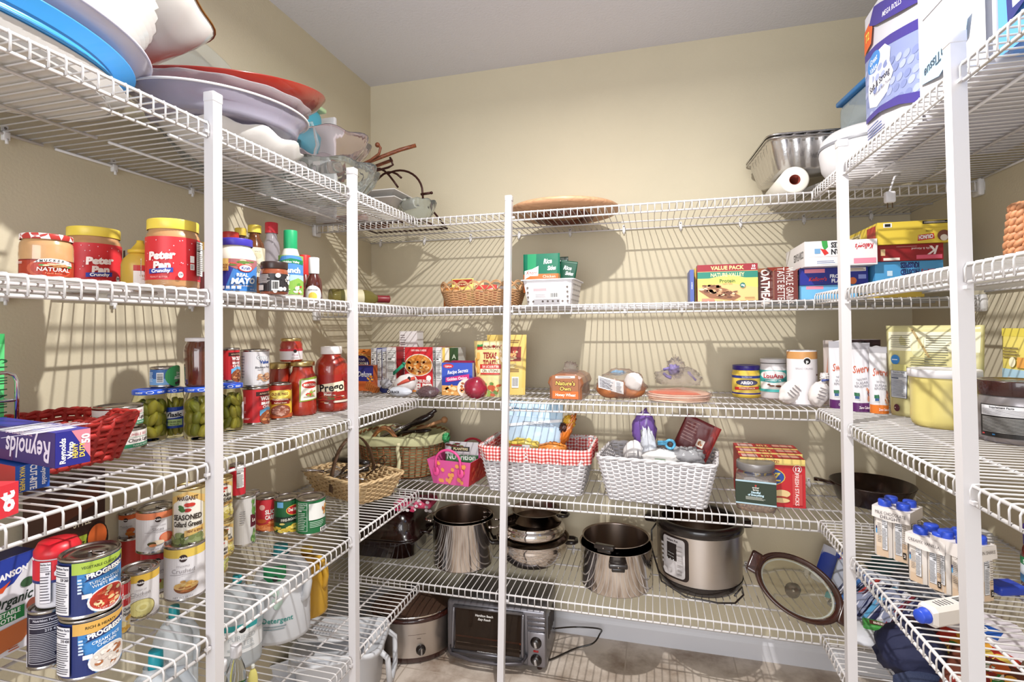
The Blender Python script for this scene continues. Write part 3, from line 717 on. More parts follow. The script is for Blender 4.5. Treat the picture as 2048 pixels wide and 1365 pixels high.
spack('pale seasoning packet behind the tall yellow one', ox(952, 2.235), 2.235, .07, .115, '#e2cf9a', lambda A: A.lines(.2, .2, .8, .8, 8, '#a08a5a'), .1, .008, -.1)
spack('red seasoning packet with slanted writing in the looped basket', ox(972, 2.17), 2.17, .095, .09, '#c83a34', lambda A: A.text('McCormick', .5, .75, .1, '#f4f0ee', .03, .2, mw=.7, rot=.2).food(.5, .35, .3, .25, ['#8f2a22', '#d9a05a', '#e3c38a'], 12, .3), .15, .008, -.1)
spack('white seasoning packet at the right end of the looped basket', ox(1003, 2.2), 2.2, .08, .085, '#ece6e0', lambda A: A.ell(.5, .5, .3, .25, '#e9d9c0').lines(.2, .1, .8, .25, 3, '#b3564f'), -.1, .008, -.08)
spack('orange seasoning packet at the left end of the looped basket', ox(902, 2.19), 2.19, .07, .085, '#a8622f', lambda A: A.rect(.1, .6, .9, .9, '#c98a42'), .1, .008, -.1)
# white plastic basket
a, c = on_y(1043, 600, 2.08), on_y(1146, 600, 2.08); w_ = c.x-a.x; zt = z_at(a, 560)-z
root = thing('plastic_basket', 'small white plastic basket with round holes holding rice packets', 'basket', ((a.x+c.x)/2+.0, 2.08, z), -.05)
m = M(); wb, wt, db, dt, h = w_*.86, w_*1.0, .19, .225, zt
def pring(v, o): 
    ww, dd = wb+(wt-wb)*v+o*2, db+(dt-db)*v+o*2
    return [(x, y+dt/2, h*v) for (x, y), n in [rrect(ww, dd, .02, i/44) for i in range(44)]]
m.loft([pring(0, -.002), pring(0, 0), pring(.5, 0), pring(1, 0), pring(1, .007), pring(1.0, .0072), pring(.96, .008)], mat('#e8e6ea', .4), smooth=False); m.loft([pring(1, -.0015), pring(.5, -.0015), pring(.03, -.0015)], mat('#e8e6ea', .4)); m.add(pring(.03, -.0015), [tuple(range(44))], mat('#e8e6ea', .4)); hl = ink('#6a5f58')
for s_ in (-.39, -.29, .29, .39):
    for v in (.15, .32, .5, .68):
        if abs(s_) > .3 or v < .2: 
            yy = dt/2-(db+(dt-db)*v)/2-.0008; m.add([(s_*w_+.0045*math.cos(i*PI/6), yy, h*v+.0045*math.sin(i*PI/6)) for i in range(12)], [tuple(range(12))], hl)
for k in (-.1, 0, .1, .2): m.add([(k*w_+.0045*math.cos(i*PI/6), dt/2-(db+(dt-db)*.15)/2-.0008, h*.15+.0045*math.sin(i*PI/6)) for i in range(12)], [tuple(range(12))], hl)
for j in range(8):
    for v in (.2, .4, .6, .8):
        y = dt/2+(j-3.5)*.022; x = (wb+(wt-wb)*v)/2+.0008; m.add([(x, y+.004*math.cos(i*PI/4), h*v+.004*math.sin(i*PI/4)) for i in range(8)], [tuple(range(8))], hl)
m.build('shell', root)
A = Art(w_*.52, h*.42); A.rect(0, 0, 1, 1, '#ddd9db').rect(.0, .75, .5, 1, '#c9a0a4').bars(.6, .1, .98, .6).lines(.08, .15, .5, .5, 4, '#a9a4a6'); m = M(); A.emit(m, flat((0, -.0045, h*.22), (1, 0, 0), (0, -.06, 1), (0, -1, 0))); m.build('sticker', root)
def rice(A, t2='Chicken\nBroccoli'):
    A.rect(0, 0, 1, 1, '#12694f').rect(.0, 0, 1, .47, '#c96a34').poly([(.12, .55), (.36, .55), (.36, 1), (.12, 1)], '#1f8a5c').poly([(.04, .34), (.2, .42), (.42, .42), (.43, .68), (.25, .6), (.04, .56)], '#f2efe8')
    A.text('Knorr', .235, .51, .09, '#b0312c', .01, .25, mw=.32).text('Rice', .67, .8, .13, '#eef6f0', .03, .25, mw=.24, rot=.08).text('Sides', .78, .62, .11, '#eef6f0', .03, .25, mw=.24, rot=.05).text(t2, .72, .4, .07, '#f4e2cf', .0, mw=.4); A.lines(.3, .04, .95, .18, 3, '#f0d5bc', .4)
fpouch('green and orange rice packet standing foremost in the white plastic basket', 1048, 1121, 508, z+.055, Y=2.12, d=.03, base='#12694f', art=rice, seal=.04, name='rice_packet', cat='packet')
fpouch('dark green cheddar rice packet leaning right in the white basket', 1112, 1146, 522, z+.04, Y=2.17, d=.02, base='#0f4a35', art=lambda A: A.text('Rice', .45, .8, .11, '#e6efe8', .03, .25, mw=.5).text('Sides', .6, .65, .1, '#e6efe8', .03, .25, mw=.5).text('Cheddar', .5, .46, .07, '#c9d8ce', mw=.6), seal=.04, name='rice_packet', cat='packet', tilt=(0, .16))
fpouch('folded black and green packet sticking up behind the rice packets', 1120, 1138, 514, z+.012, Y=2.21, d=.015, base='#26332c', art=lambda A: A.lines(.1, .6, .9, .95, 5, '#9aa8a0'), seal=.04, name='rice_packet', cat='packet')
# boxes
def nv(A):
    A.rect(0, 0, 1, 1, '#e2b577').poly([(0, .38), (.5, .5), (1, .35), (1, .8), (0, .8)], '#e9d763').rect(0, .62, 1, .8, '#1f7a68').poly([(0, .62), (.2, .62), (.5, .72), (.8, .62), (1, .62), (1, .57), (0, .57)], '#e9d763').rect(0, .815, 1, 1, '#8f1f2a')
    A.text('VALUE PACK', .5, .905, .1, '#f0d98a', .03, mw=.56).text('10', .93, .93, .065, '#ffffff', .03).text('BARS', .93, .86, .035, '#ffffff', .02)
    A.text('NATURE VALLEY', .5, .715, .1, '#f1e7a4', .02, mw=.72, sq=.8).text('Protein', .5, .55, .095, '#3f6b35', .02, mw=.4).text('CHEWY BARS', .5, .465, .03, '#8a7a3a')
    A.poly([(.02, .3), (.2, .45), (.5, .32), (.72, .12), (.6, .02), (.2, .1)], '#8a5a3c'); A.food(.22, .34, .2, .14, ['#c79a72', '#8a5a3c', '#e0c09a', '#6a3f2a'], 26, .25, 2); A.food(.5, .2, .2, .12, ['#c79a72', '#8a5a3c', '#e0c09a', '#6a3f2a'], 26, .25, 3)
    A.circ(.75, .42, .07, '#1f6a5c').text('10g', .75, .42, .05, '#ffffff', .02); A.rect(.07, .0, .28, .07, '#e0806a'); A.lines(.78, .05, .95, .1, 2, '#8a5a3c')
z = Z['B']
fbox('granola bar box reading value pack with dark red top band', 1396, 1517, 531, z, Y=2.04, d=.05, base='#8f1f2a', arts=dict(front=nv), name='granola_bar_box')
fbox('second granola bar box just behind and left of the value pack', 1391, 1500, 537, z, Y=2.10, d=.05, base='#c9a94e', sides={'left': '#d7bf5a'}, name='granola_bar_box')
fbox('thin blue box standing at the left of the granola bar boxes', 1381, 1389, 540, z, Y=2.05, d=.14, base='#4a5a9c', arts=dict(front=lambda A: A.text('IN FRENCH', .5, .5, .03, '#e4e6f2', .02, rot=-PI/2)), name='thin_box')
r1 = fbox('opened dark brown oatmeal box with torn flap left of the whole grains box', 1519, 1548, 545, z, Y=2.07, d=.1, base='#5b1e17', arts=dict(front=lambda A: A.text('OATMEAL', .45, .45, .28, '#e6d8cf', .03, rot=-PI/2, mw=2.8)), flap='#8a5c3f', name='oatmeal_box')
def wg(A): A.rect(.5, .0, .505, .0, '#6a2c26').text('WHOLE GRAINS', .68, .48, .23, '#e3d6d0', .0, rot=-PI/2, mw=1.6).text('TASTE BETTER', .33, .5, .23, '#e3d6d0', .0, rot=-PI/2, mw=1.6).rect(.0, .0, .06, 1, '#7a4a3a')
fbox('maroon box reading whole grains taste better with its top open', 1547, 1597, 543, z, Y=2.03, d=.09, base='#6a2c26', arts=dict(front=wg), flap='#7d2f22', name='oatmeal_box')
def lay(lab, l, r, t, b, Y, d, base, arts, sides=None, **k):
    """cereal box lying on its back: end panel faces the room"""
    a, c = on_y(l, 560, Y), on_y(r, 560, Y); zb = z_at(a, b)
    return fbox(lab, l, r, t, zb, Y=Y, d=d, base=base, arts=arts, sides=sides, name='cereal_box', **k)
def kel(A, x, y, h, c='#c22f3a'): A.text("Kellogg's", x, y, h, c, .03, .3, mw=.3, rot=PI)
zb = Z['B']
fbox('light blue cereal box lying lowest in the left cereal pile', 1600, 1716, 572, zb, Y=2.05, d=.29, base='#6fb3e0', arts=dict(front=lambda A: A.rect(.12, .72, .42, .95, '#e58aa0').text('RICE', .7, .5, .3, '#2c4a8a', .04, mw=.25, rot=PI)), name='cereal_box')
h1 = z_at(on_y(1600, 560, 2.05), 572)
def ff(A): A.rect(.08, .72, .38, .95, '#e58aa0').text('FROSTED\nFLAKES', .6, .5, .2, '#f0f2fa', .04, mw=.3).text("Kellogg's", .27, .35, .22, '#c22f3a', .03, .3, mw=.28).rect(.74, .75, .97, .97, '#efe7dc').lines(.75, .78, .96, .94, 2, '#8a6a3a').rect(.86, .3, .97, .55, '#8f9ad8').circ(.78, .2, .2, '#d8703a')
fbox('dark blue frosted flakes box lying under the white corn flakes box', 1600, 1738, 538, h1+.001, Y=2.045, d=.29, base='#232c8a', arts=dict(front=ff, left=lambda A: A.text('FROSTED', .8, .5, .3, '#f0f2fa', .03)), name='cereal_box')
h2 = z_at(on_y(1600, 560, 2.045), 538)
def cf(A): A.text('CORN\nFLAKES', .5, .55, .2, '#26262c', .05, mw=.26, rot=PI).text("Kellogg's", .83, .72, .2, '#c22f3a', .03, .3, mw=.26, rot=PI).poly([(.24, 1), (.32, 1), (.33, .75), (.28, .62), (.25, .8)], '#3a9a4a').poly([(.22, .7), (.3, .64), (.34, .5), (.28, .42)], '#c8322e').rect(.68, .06, .98, .26, '#e58aa0').rect(.14, .5, .22, .7, '#6f9cc4').rect(.16, .06, .46, .26, '#f6f1ea').lines(.17, .09, .45, .22, 2, '#5a6a9a').rect(.05, .38, .55, .395, '#c9c5c6')
r1 = fbox('white corn flakes box lying upside down on the left cereal pile', 1612, 1757, 484, h2+.001, Y=1.985, d=.28, base='#e6e3e4', arts=dict(front=cf, left=lambda A: A.text('CORN FLAKES', .7, .5, .3, '#26262c', .03, mw=.5, rot=PI)), turn=-.02, name='cereal_box')
fbox('pale yellow cereal box lying lowest in the right cereal pile', 1748, 1850, 583, zb, Y=2.03, d=.25, base='#d8b64a', arts=None, name='cereal_box')
h3 = z_at(on_y(1750, 560, 2.03), 583)
def fk(A): A.text('FROSTED\nKRISPIES', .52, .62, .18, '#26366e', .06, mw=.28, rot=PI).text("Kellogg's", .8, .62, .17, '#c22f3a', .03, .3, mw=.24, rot=PI).rect(.12, .02, .45, .18, '#efe7dc').rect(.18, .5, .26, .68, '#c9e0f0').lines(.13, .04, .44, .16, 2, '#8a6a3a')
fbox('light blue frosted krispies box lying under the dark red cereal box', 1752, 1889, 525, h3+.001, Y=2.01, d=.28, base='#4f9cd0', arts=dict(front=fk), name='cereal_box')
h4 = z_at(on_y(1752, 560, 2.01), 525)
def sk(A): A.text('K', .87, .6, .5, '#f0e4e2', .03, .3, rot=PI).text('Vanilla & Almond', .7, .72, .13, '#f0e4e2', .0, mw=.34, rot=PI).rect(.6, .08, .98, .32, '#e0607a').rect(.06, .35, .13, .75, '#d8b98a').rect(.1, .04, .35, .2, '#efe7dc').lines(.3, .85, .7, .9, 1, '#d8a8a0')
fbox('dark red cereal box between the blue and yellow boxes', 1756, 1890, 492, h4+.001, Y=2.0, d=.28, base='#8f1f24', arts=dict(front=sk), name='cereal_box')
h5 = z_at(on_y(1756, 560, 2.0), 492)
def cc(A): A.poly([(.55, .1), (.78, .18), (.77, .42), (.56, .36)], '#c4302e').text('CRUNCH', .665, .27, .16, '#f2f0ee', .05, .1, mw=.2, rot=PI+.08).rect(.62, .84, .99, .98, '#221d1d').lines(.64, .87, .95, .95, 2, '#c8bfb0').rect(.08, .76, .2, .95, '#f2f0ee').rect(.1, .79, .18, .92, '#222222').rect(.4, .62, .62, .64, '#b89c38').rect(.02, .66, .98, .67, '#c9ad3f').lines(.66, .48, .76, .58, 3, '#5a4a1a').circ(.9, .3, .24, '#7a4a3a').circ(.9, .2, .14, '#e8ddd0')
fbox('yellow crunch cereal box lying on top of the right cereal pile', 1759, 1906, 446, h5+.001, Y=1.985, d=.30, base='#e2c648', arts=dict(front=cc, left=lambda A: A.rect(.1, .15, .5, .85, '#e8d9a0').lines(.12, .2, .48, .8, 6, '#8a7a4a').rect(.7, .1, .95, .9, '#b03a30')), turn=-.01, name='cereal_box')
# ================================================================== THIRD SHELF, LEFT WALL
z = Z['C']; GL = glass('#eef2ee')
# chrome rack with green box
CHR = steel('#d8d8da', .08)
p = on_x(34, 800, -1.27); root = thing('chrome_rack', 'chrome wire rack at the left picture edge on the third shelf', 'rack', (p.x, p.y, z))
m = M()
for dx in (0, -.09):
    zt = z_at(p, 744)-z
    m.tube([(dx, 0, 0), (dx, 0, zt-.02), (dx, -.006, zt-.006), (dx, -.02, zt), (dx, -.2, zt)], .0042, CHR, 10)
m.build('frame', root); m = M()
for hh in (.35, .72): m.tube([(0, -.004, zt*hh), (-.09, -.004, zt*hh)], .003, CHR, 8); m.tube([(0, 0, zt*hh), (0, -.2, zt*hh)], .003, CHR, 8); m.tube([(-.09, 0, zt*hh), (-.09, -.2, zt*hh)], .003, CHR, 8)
for q in range(5): m.tube([(0, -.02-.035*q, zt*.35), (-.09, -.02-.035*q, zt*.35)], .002, CHR, 6)
m.build('rungs', root)
q = on_x(9, 700, -1.30); zz = z+zt*.35+.003
carton('bright green box standing in the chrome rack at the left edge', (-1.30, q.y-.032, zz), PI/2, .064, .05, z_at(q, 668)-zz, '#5fd07e', dict(front=lambda A: A.rect(0, .9, 1, 1, '#3fae62').text('THIN MINTS', .75, .45, .2, '#1c4a2c', .0, rot=PI/2, mw=2)), name='green_box')
# red basket
a, c = on_z(84, 955, z), on_z(248, 916, z); L = (c-a).length; rz = math.atan2(c.y-a.y, c.x-a.x); nn = V((-math.sin(rz), math.cos(rz), 0))
RED = mat('#b5302b', .5, noise=.2, nscale=50); P = (a+c)/2+nn*.092
basket('red woven splint basket on the third shelf, behind the foil box', (P.x, P.y, z+.002), rz, L+.05, .235, L-.01, .175, .098, RED, mat('#a42823', .5), rr=.03, sr=.0068, stake=.03, rim=.0055, amp=.35, rimm=RED)
# foil box
def carton3(lab, P, axis, w, d, h, base, arts, name, lift=0, cat='box', flap=None, sides=None):
    ax = V(axis).normalized(); rz = math.atan2(-ax.x, ax.y)
    return carton(lab, P, rz, w, d, h, base, arts, name=name, cat=cat, sides=sides, flap=flap)
def foil_end(A): A.rect(0, 0, 1, 1, '#2a2a86').poly([(.45, 1), (1, .15), (1, 1)], '#d98292').text('Reynolds\nWrap', .2, .45, .14, '#f2f2f8', .03, rot=PI/2, mw=.85).text('HEAVY\nDUTY', .55, .4, .13, '#e9cf5e', .03, rot=PI/2, mw=.5).text('50', .85, .72, .2, '#f4f2f4', .04, rot=PI/2, mw=.35)
def foil_side(A): A.rect(0, 0, 1, 1, '#35206a').rect(.0, 0, .55, .3, '#4a1c5e').text('Reynolds', .72, .42, .6, '#d9d3e6', .02, .2, mw=.5, rot=PI).text('TRUSTED SINCE 1947', .62, .88, .12, '#d9b9d0', .0, mw=.3, rot=PI)
def foil_top(A): A.rect(0, 0, 1, 1, '#37349c').text('Reynolds Wrap', .5, .28, .3, '#e8e8f4', .05, .2, mw=2.4, rot=PI/2+PI).text('TRUSTED SINCE 1947', .8, .3, .1, '#c9c0e0', rot=PI/2+PI, mw=1.6)
ax = V((-.986, .165, 0)).normalized(); A0 = on_x(110, 938, -.985); B0 = on_x(171, 921, -1.045); w_ = .052
mid = V((A0.x, A0.y, 0))+V((-ax.y, ax.x, 0))*0
rzf = math.atan2(-ax.x, ax.y); ux = V((math.cos(rzf), math.sin(rzf), 0)); P0 = V((A0.x, A0.y, A0.z))+ux*(w_/2)
carton('long blue aluminium foil box with fifty on its end, lying across the red basket', P0, rzf, w_, .31, .060, '#2f2a86', dict(front=foil_end, top=foil_top, left=foil_side), sides={'left': '#35206a'}, name='foil_box')
A0 = on_z(30, 993, z); P1 = V((A0.x, A0.y, z+.004))+ux*.025
carton('blue wax paper box with yellow writing, lying under the foil box', P1, rzf, .05, .3, z_at(A0, 934)-z-.004, '#2456b4', dict(front=lambda A: A.text('CUT-RITE', .52, .5, .2, '#f2f4fa', .04, rot=-PI/2, mw=.9).text('WAX PAPER', .2, .5, .15, '#e9cf5e', .03, rot=-PI/2, mw=.9).text('Reynolds', .84, .5, .15, '#f2f4fa', .02, rot=-PI/2, mw=.7)), name='wax_paper_box', sides={'left': '#b3282c'})
A0 = on_x(-36, 1040, -.955); P2 = V((A0.x-.004, A0.y+.02, z+.004))
carton('bright red box lying at the shelf edge in the left picture corner', P2, math.radians(105), .07, .2, .05, '#d3303c', dict(front=lambda A: A.text('ot', .72, .45, .45, '#f0ecf2', .06, rot=PI/2, mw=.6), right=lambda A: A.rect(.05, .1, .12, .8, '#e88a92')), name='red_box')
# tuna
def tuna(A): A.rect(0, 0, 1, 1, '#efeae8').text('BUMBLE BEE', .62, .78, .17, '#b5303a', .0, mw=.62).text('Chunk Light', .66, .45, .2, '#4a3f3f', .02, mw=.6).rect(0, .02, 1, .24, '#2d8a62').text('TUNA IN WATER', .68, .13, .1, '#e8f2ec', .02, mw=.36).rect(.0, .62, 1, .64, '#2d8a62')
C, R, ang = cyl(190, 295, 906, z); Ht = .0535
can('large flat tuna can at the bottom of the pair behind the red basket', C, R, Ht, ang, '#efeae8', tuna, rot=.35, tab=False, name='tuna_can')
C2 = V((C.x-.006, C.y-.004, z+Ht+.0005)); can('large flat tuna can on top of the other tuna can', C2, R, Ht, ang, '#efeae8', tuna, rot=.35, tab=False, name='tuna_can')
# pickles
PK = [mat('#8f8a34', .3, noise=.25, nscale=60, coat=.5), mat('#7a7d2c', .3, noise=.25, nscale=60, coat=.5), mat('#a39a3e', .3, noise=.2, nscale=60, coat=.5)]
BRINE = glass('#d8d49a', .02, 1.2); BLUEL = mat('#2453c8', .3)
def pickles(seed, dark=False):
    def f(m, R, H):
        rnd = random.Random(seed)
        for i in range(30):
            a = 2*PI*i/9+rnd.random()*.4; k = i//9; r = R*.5*(1 if k < 3 else .2); hz = (.16+.22*k)*H+rnd.random()*.05*H if k < 3 else (.2+.25*(i-27))*H
            L, q = .15*H, R*.29; t = rnd.random()*1.3-.65; ca, sa = math.cos(a), math.sin(a)
            N = 7; pts = []; rings = []
            for j in range(N):
                s_ = -1+2*j/(N-1); e = math.sqrt(max(.02, 1-s_*s_*.96)); cx = r*1.12; tx = s_*L*math.sin(t); tz = s_*L*math.cos(t)
                P = V((cx*ca-tx*sa, cx*sa+tx*ca, max(q*.8, min(H*.8, hz+tz)))); rings.append([P+V((ca*math.cos(w)*q*e-sa*math.sin(w)*math.cos(t)*q*e, sa*math.cos(w)*q*e+ca*math.sin(w)*math.cos(t)*q*e, -math.sin(w)*math.sin(t)*q*e)) for w in [2*PI*u/8 for u in range(8)]])
            m.loft(rings, PK[i % 3], cap=True)
    return f
JP = [(0, 0), (.82, 0), (.95, .02), (1, .07), (1, .72), (.97, .8), (.88, .87), (.86, .9)]
def pjar(lab, l, r, t, b, seed, art=None, lz=(.2, .62), rot=0.):
    C, R, ang = cyl(l, r, b, z); H = top_h(C, R, t)
    root = thing('pickle_jar', lab, 'jar', C, 0, 'pickle jars on the third shelf')
    m = M(); m.lathe([(x*R, y*H) for x, y in JP], glass('#e6e6c4', .02, 1.15), 40); m.build('jar_body', root)
    m = M(); pickles(seed)(m, R, H); o = m.build('pickles', root); o['kind'] = 'stuff'
    lid(root, R*.97, H*.905, H*.095, BLUEL, 0)
    mm = M(); A = Art(2.4*R, H*.07); A.ell(.5, .5, .09, .4, '#dfe6f5').ell(.5, .5, .07, .28, '#2453c8').text('CRUNCHY', .24, .5, .5, '#dfe6f5', .03, mw=.2).text('CRUNCHY', .76, .5, .5, '#dfe6f5', .03, mw=.2); A.emit(mm, wrap(R*.972, ang, H*.915), du=.006); mm.build('lid_print', root)
    if art:
        r0 = R+.0007; mm = M(); A = Art(2*r0*1.45, (lz[1]-lz[0])*H); art(A); A.emit(mm, wrap(r0, ang+rot, lz[0]*H), du=.006); mm.build('label', root)
    return C, R, H
C1, R1, H1 = pjar('pickle jar under the small olive can, leftmost of the blue-lidded jars', 262, 337, 781, 886, 1)
def sic(A): A.rect(.12, 0, .9, 1, '#1f3f9c').poly([(.12, .45), (.9, .55), (.9, .85), (.12, .75)], '#e9eaf0').text('Vlasic', .48, .65, .2, '#1c1c24', .04, mw=.62).rect(.3, .12, .75, .42, '#b4cf8a').text('KOSHER DILL', .5, .3, .07, '#2c3a1c', .02, mw=.4).text('PICKLES', .5, .18, .07, '#2c3a1c', .02, mw=.3)
pjar('narrow pickle jar whose blue label reads sic, between two wider jars', 327, 371, 777, 877, 2, sic)
C3, R3, H3 = pjar('pickle jar carrying the brown jar on its lid, beside the near pole', 367, 438, 775, 882, 3, lambda A: A.rect(.83, .1, 1, .95, '#b4cf8a').rect(.83, .75, 1, .95, '#1f3f9c').bars(.86, .1, .99, .45))
C4, R4, H4 = pjar('pickle jar just right of the near pole, rightmost of the blue-lidded jars', 434, 487, 769, 865, 4, lambda A: A.rect(.86, .1, 1, .95, '#d9dfe8'))
C = V(((C1.x*1.7+C3.x*.0+on_z(349, 877, z).x*.3)/2.0, (C1.y*1.7+on_z(349, 877, z).y*.3)/2, z+H1+.001)); C, R, ang = cyl(299, 360, z=z+H1+.001, X=C1.x-.005)
def olives(A): A.rect(0, 0, 1, 1, '#3b6aa8').rect(.0, 0, .6, .4, '#7fb0dc').bars(.3, .15, .47, .8, False).ell(.8, .55, .3, .7, '#3f9a5c').text('Great\nValue', .86, .75, .14, '#f0f4f0', .02, mw=.14).text('Sliced', .83, .42, .17, '#f0f4f0', .03, .2, mw=.24).lines(.02, .2, .22, .85, 7, '#c9dcee').circ(.88, .12, .14, '#2a1c22').circ(.78, .06, .1, '#2a1c22')
can('short blue and green can of sliced olives on top of the pickle jars', C, R, top_h(C, R, 735), ang, '#3b6aa8', olives, tab=False, name='olive_can')
C = V((C3.x, C3.y, z+H3+.001)); Cc, R, ang = cyl(369, 440, z=z, X=C3.x); H = top_h(C, R, 676)
jr = jar('unlabelled glass jar of brown preserve with white lid, on a pickle jar', C, R, H, ang, body=mat('#54281a', .12, noise=.3, nscale=45, coat=1.), prof=[(0, 0), (.8, 0), (.9, .015), (.93, .06), (1, .7), (.98, .82), (.84, .9), (.84, .93)], lidm=mat('#d9d4d6', .4), lh=.075, lr=.93, art=lambda A: A.rect(.8, .1, .98, .8, '#ddd2d6').rect(.8, .8, .98, 1.0, '#3f8a3a'), lz=(.3, .8))
# cans and sauces
def wolf(A): A.rect(0, 0, 1, 1, '#c42a31').rect(.43, .8, .98, .93, '#3a1518').text('AUTHENTIC TEXAS', .72, .865, .05, '#e8c8a8', mw=.4).poly([(.5, .5), (1, .5), (1, .78), (.5, .78)], '#9c2028').text('WOLF', .72, .72, .12, '#f5f1ee', .05, mw=.36).text('BRAND\nCHILI', .72, .57, .08, '#f5f1ee', .04, mw=.32).poly([(.52, .36), (.75, .44), (1, .4), (1, .2), (.52, .2)], '#6fb2de').ell(.78, .12, .26, .22, '#8a4a2c').food(.78, .12, .26, .22, ['#a8623a', '#7a3f24', '#c98a5a', '#5a2c1c'], 26, .22, 4).lines(.12, .45, .18, .92, 1, '#e88f92').lines(.12, .1, .3, .16, 2, '#f0c8c8').text('15', .16, .33, .06, '#f0d8d8', rot=PI/2)
C, R, ang = cyl(482, 539, 851, z); H = top_h(C, R, 776)
can('red chili can standing on the shelf under the blackeye pea can', C, R, H, ang, '#c42a31', wolf, rot=.25, tab=False)
C5 = V((C.x-.002, C.y, z+H+.001)); _, R, ang = cyl(476, 536, z=z, X=C5.x); H = top_h(C5, R, 700)
def pea(A): A.rect(0, 0, 1, 1, '#cfcdd0').text('Great', .66, .83, .12, '#4a4f5c', .05, mw=.4).text('Great', .66, .83, .115, '#f2f2f4', .02, mw=.38).text('Value', .7, .69, .1, '#22468f', .04, mw=.32).text('Blackeye Peas', .66, .53, .06, '#3a3a44', .01, mw=.46).text('FRIJOLES', .58, .45, .03, '#5a5a64').food(.68, .22, .26, .14, ['#b98a68', '#8a5a40', '#e0c0a0', '#c49a78'], 40, .2, 9).lines(.1, .2, .2, .9, 8, '#8a8a94').text('NET WT', .6, .06, .03, '#5a5a64')
can('grey can of blackeye peas standing on a red chili can', C5, R, H, ang, '#cfcdd0', pea, rot=.15, tab=False)
C6, R, ang = cyl(438, 480, z=z+H4+.001, X=C4.x-.035); H = top_h(C6, R, 697)
can('red chili can behind the near pole, on top of a pickle jar', C6, R, H, ang, '#a3242a', wolf, rot=.1, tab=False)
def oep(A): A.rect(0, 0, 1, 1, '#e3b93a').rect(0, .86, 1, 1, '#a32a22').poly([(.05, 1), (.95, 1), (.9, .82), (.5, .93), (.1, .82)], '#a32a22').ell(.5, .73, .3, .13, '#e8dc6a').text('OLD EL PASO', .5, .74, .075, '#7d2420', .03, mw=.5).rect(.2, .5, .85, .57, '#8f241e').text('TRADITIONAL', .52, .57, .06, '#f2e2c2', .03, mw=.48).rect(.25, .43, .8, .5, '#8f241e').text('Refried Beans', .52, .47, .045, '#f2e2c2', .02, mw=.44).rect(0, 0, 1, .12, '#b5542c').ell(.53, .22, .3, .19, '#8a4a34').food(.53, .22, .27, .16, ['#b98a7a', '#a06a58', '#c9a090'], 40, .2, 6)
canp('yellow refried beans can with red roof-tile band', 535, 584, 768, 841, z, '#e3b93a', oep, tab=False, rot=0)
SAUCE = mat('#9f2a17', .3, noise=.15, nscale=70, coat=.9)
MJ = [(0, 0), (.86, 0), (.97, .02), (1, .05), (1, .66), (.95, .76), (.74, .86), (.74, .9)]
C7, R7, ang = cyl(536, 583, z=z, X=-1.235); H7 = top_h(C7, R7, 727)
jar('tomato sauce jar with ribbed gold lid behind the refried beans can', C7, R7, H7, ang, body=SAUCE, prof=[(0, 0), (.86, 0), (1, .04), (1, .74), (.9, .84), (.86, .9)], lidm=GOLD, lh=.11, lr=.97, ribs=0)
def bert(A): A.poly([(.42, .02), (.95, .1), (.97, .95), (.9, 1), (.46, .93), (.42, .85)], '#8aa03f').poly([(.45, .07), (.93, .14), (.94, .9), (.47, .87)], '#f0eadd').ell(.7, .68, .22, .14, '#c8352c').text('BERTOLLI', .7, .68, .09, '#f5efe4', .03, mw=.36).food(.72, .36, .14, .14, ['#d9a08a', '#c8352c', '#e6c9b4', '#8aa03f'], 12, .35, 3).lines(.52, .18, .88, .24, 2, '#7a6a5a')
C, R, ang = cyl(576, 634, 833, z); H = top_h(C, R*.7, 724)
jar('tall red pasta sauce jar with green-edged label and gold lid', C, R, H, ang, body=SAUCE, prof=[(0, 0), (.9, 0), (1, .03), (.97, .18), (.93, .3), (.97, .52), (.97, .62), (.88, .74), (.72, .82), (.7, .9)], lidm=GOLD, lh=.085, lr=.84, art=bert, lz=(.25, .72), lw=1.45)
C8 = V(((C7.x+C.x)/2, (C7.y+C.y)/2, z+max(H7, H)+.0005)); _, R, ang = cyl(567, 612, z=z, X=C8.x); H = top_h(C8, R, 677)
jar('pizza sauce jar balanced on top of the two sauce jars', C8, R, H, ang, body=SAUCE, prof=[(0, 0), (.9, 0), (1, .03), (1, .74), (.9, .84), (.88, .9)], lidm=GOLD, lh=.13, lr=.92, base='#e2dce0', lz=(.08, .55), art=lambda A: A.rect(0, .78, 1, 1, '#c02f3c').circ(.62, .78, .16, '#2a1c1e').text('Pizza', .62, .45, .2, '#b58a9a', .0, mw=.3).lines(.5, .1, .75, .22, 2, '#b0a0a4'))
def prego(A): A.rect(.03, 0, .98, 1, '#9c241c').poly([(.05, .62), (.78, .78), (.8, .42), (.05, .36)], '#efe3c4').text('Prego', .5, .57, .26, '#1f1a1a', .03, mw=.62, rot=.1).rect(.2, .3, .6, .42, '#a3281f').text('Meat', .42, .33, .09, '#f5efe4', .03, mw=.3).text('flavored with', .42, .405, .04, '#f5efe4', mw=.3).food(.5, .16, .42, .16, ['#c8352c', '#e3ded0', '#7a3a24', '#5d7d3a', '#b5542c'], 34, .16, 8).food(.82, .7, .1, .25, ['#c8352c', '#8a2a1f'], 8, .4, 2).rect(.55, .03, .9, .1, '#d9d0c0')
C, R, ang = cyl(629, 696, 825, z); H = top_h(C, R*.6, 694)
jar('large red meat sauce jar with white lid beside the second pole', C, R, H, ang, body=SAUCE, prof=[(0, 0), (.88, 0), (.98, .02), (1, .08), (.97, .14), (.97, .55), (1, .6), (.99, .7), (.88, .78), (.6, .85), (.57, .9)], lidm=mat('#e6e1de', .4), lh=.115, lr=.64, ribs=36, art=prego, lz=(.13, .57), name='pasta_sauce_jar')
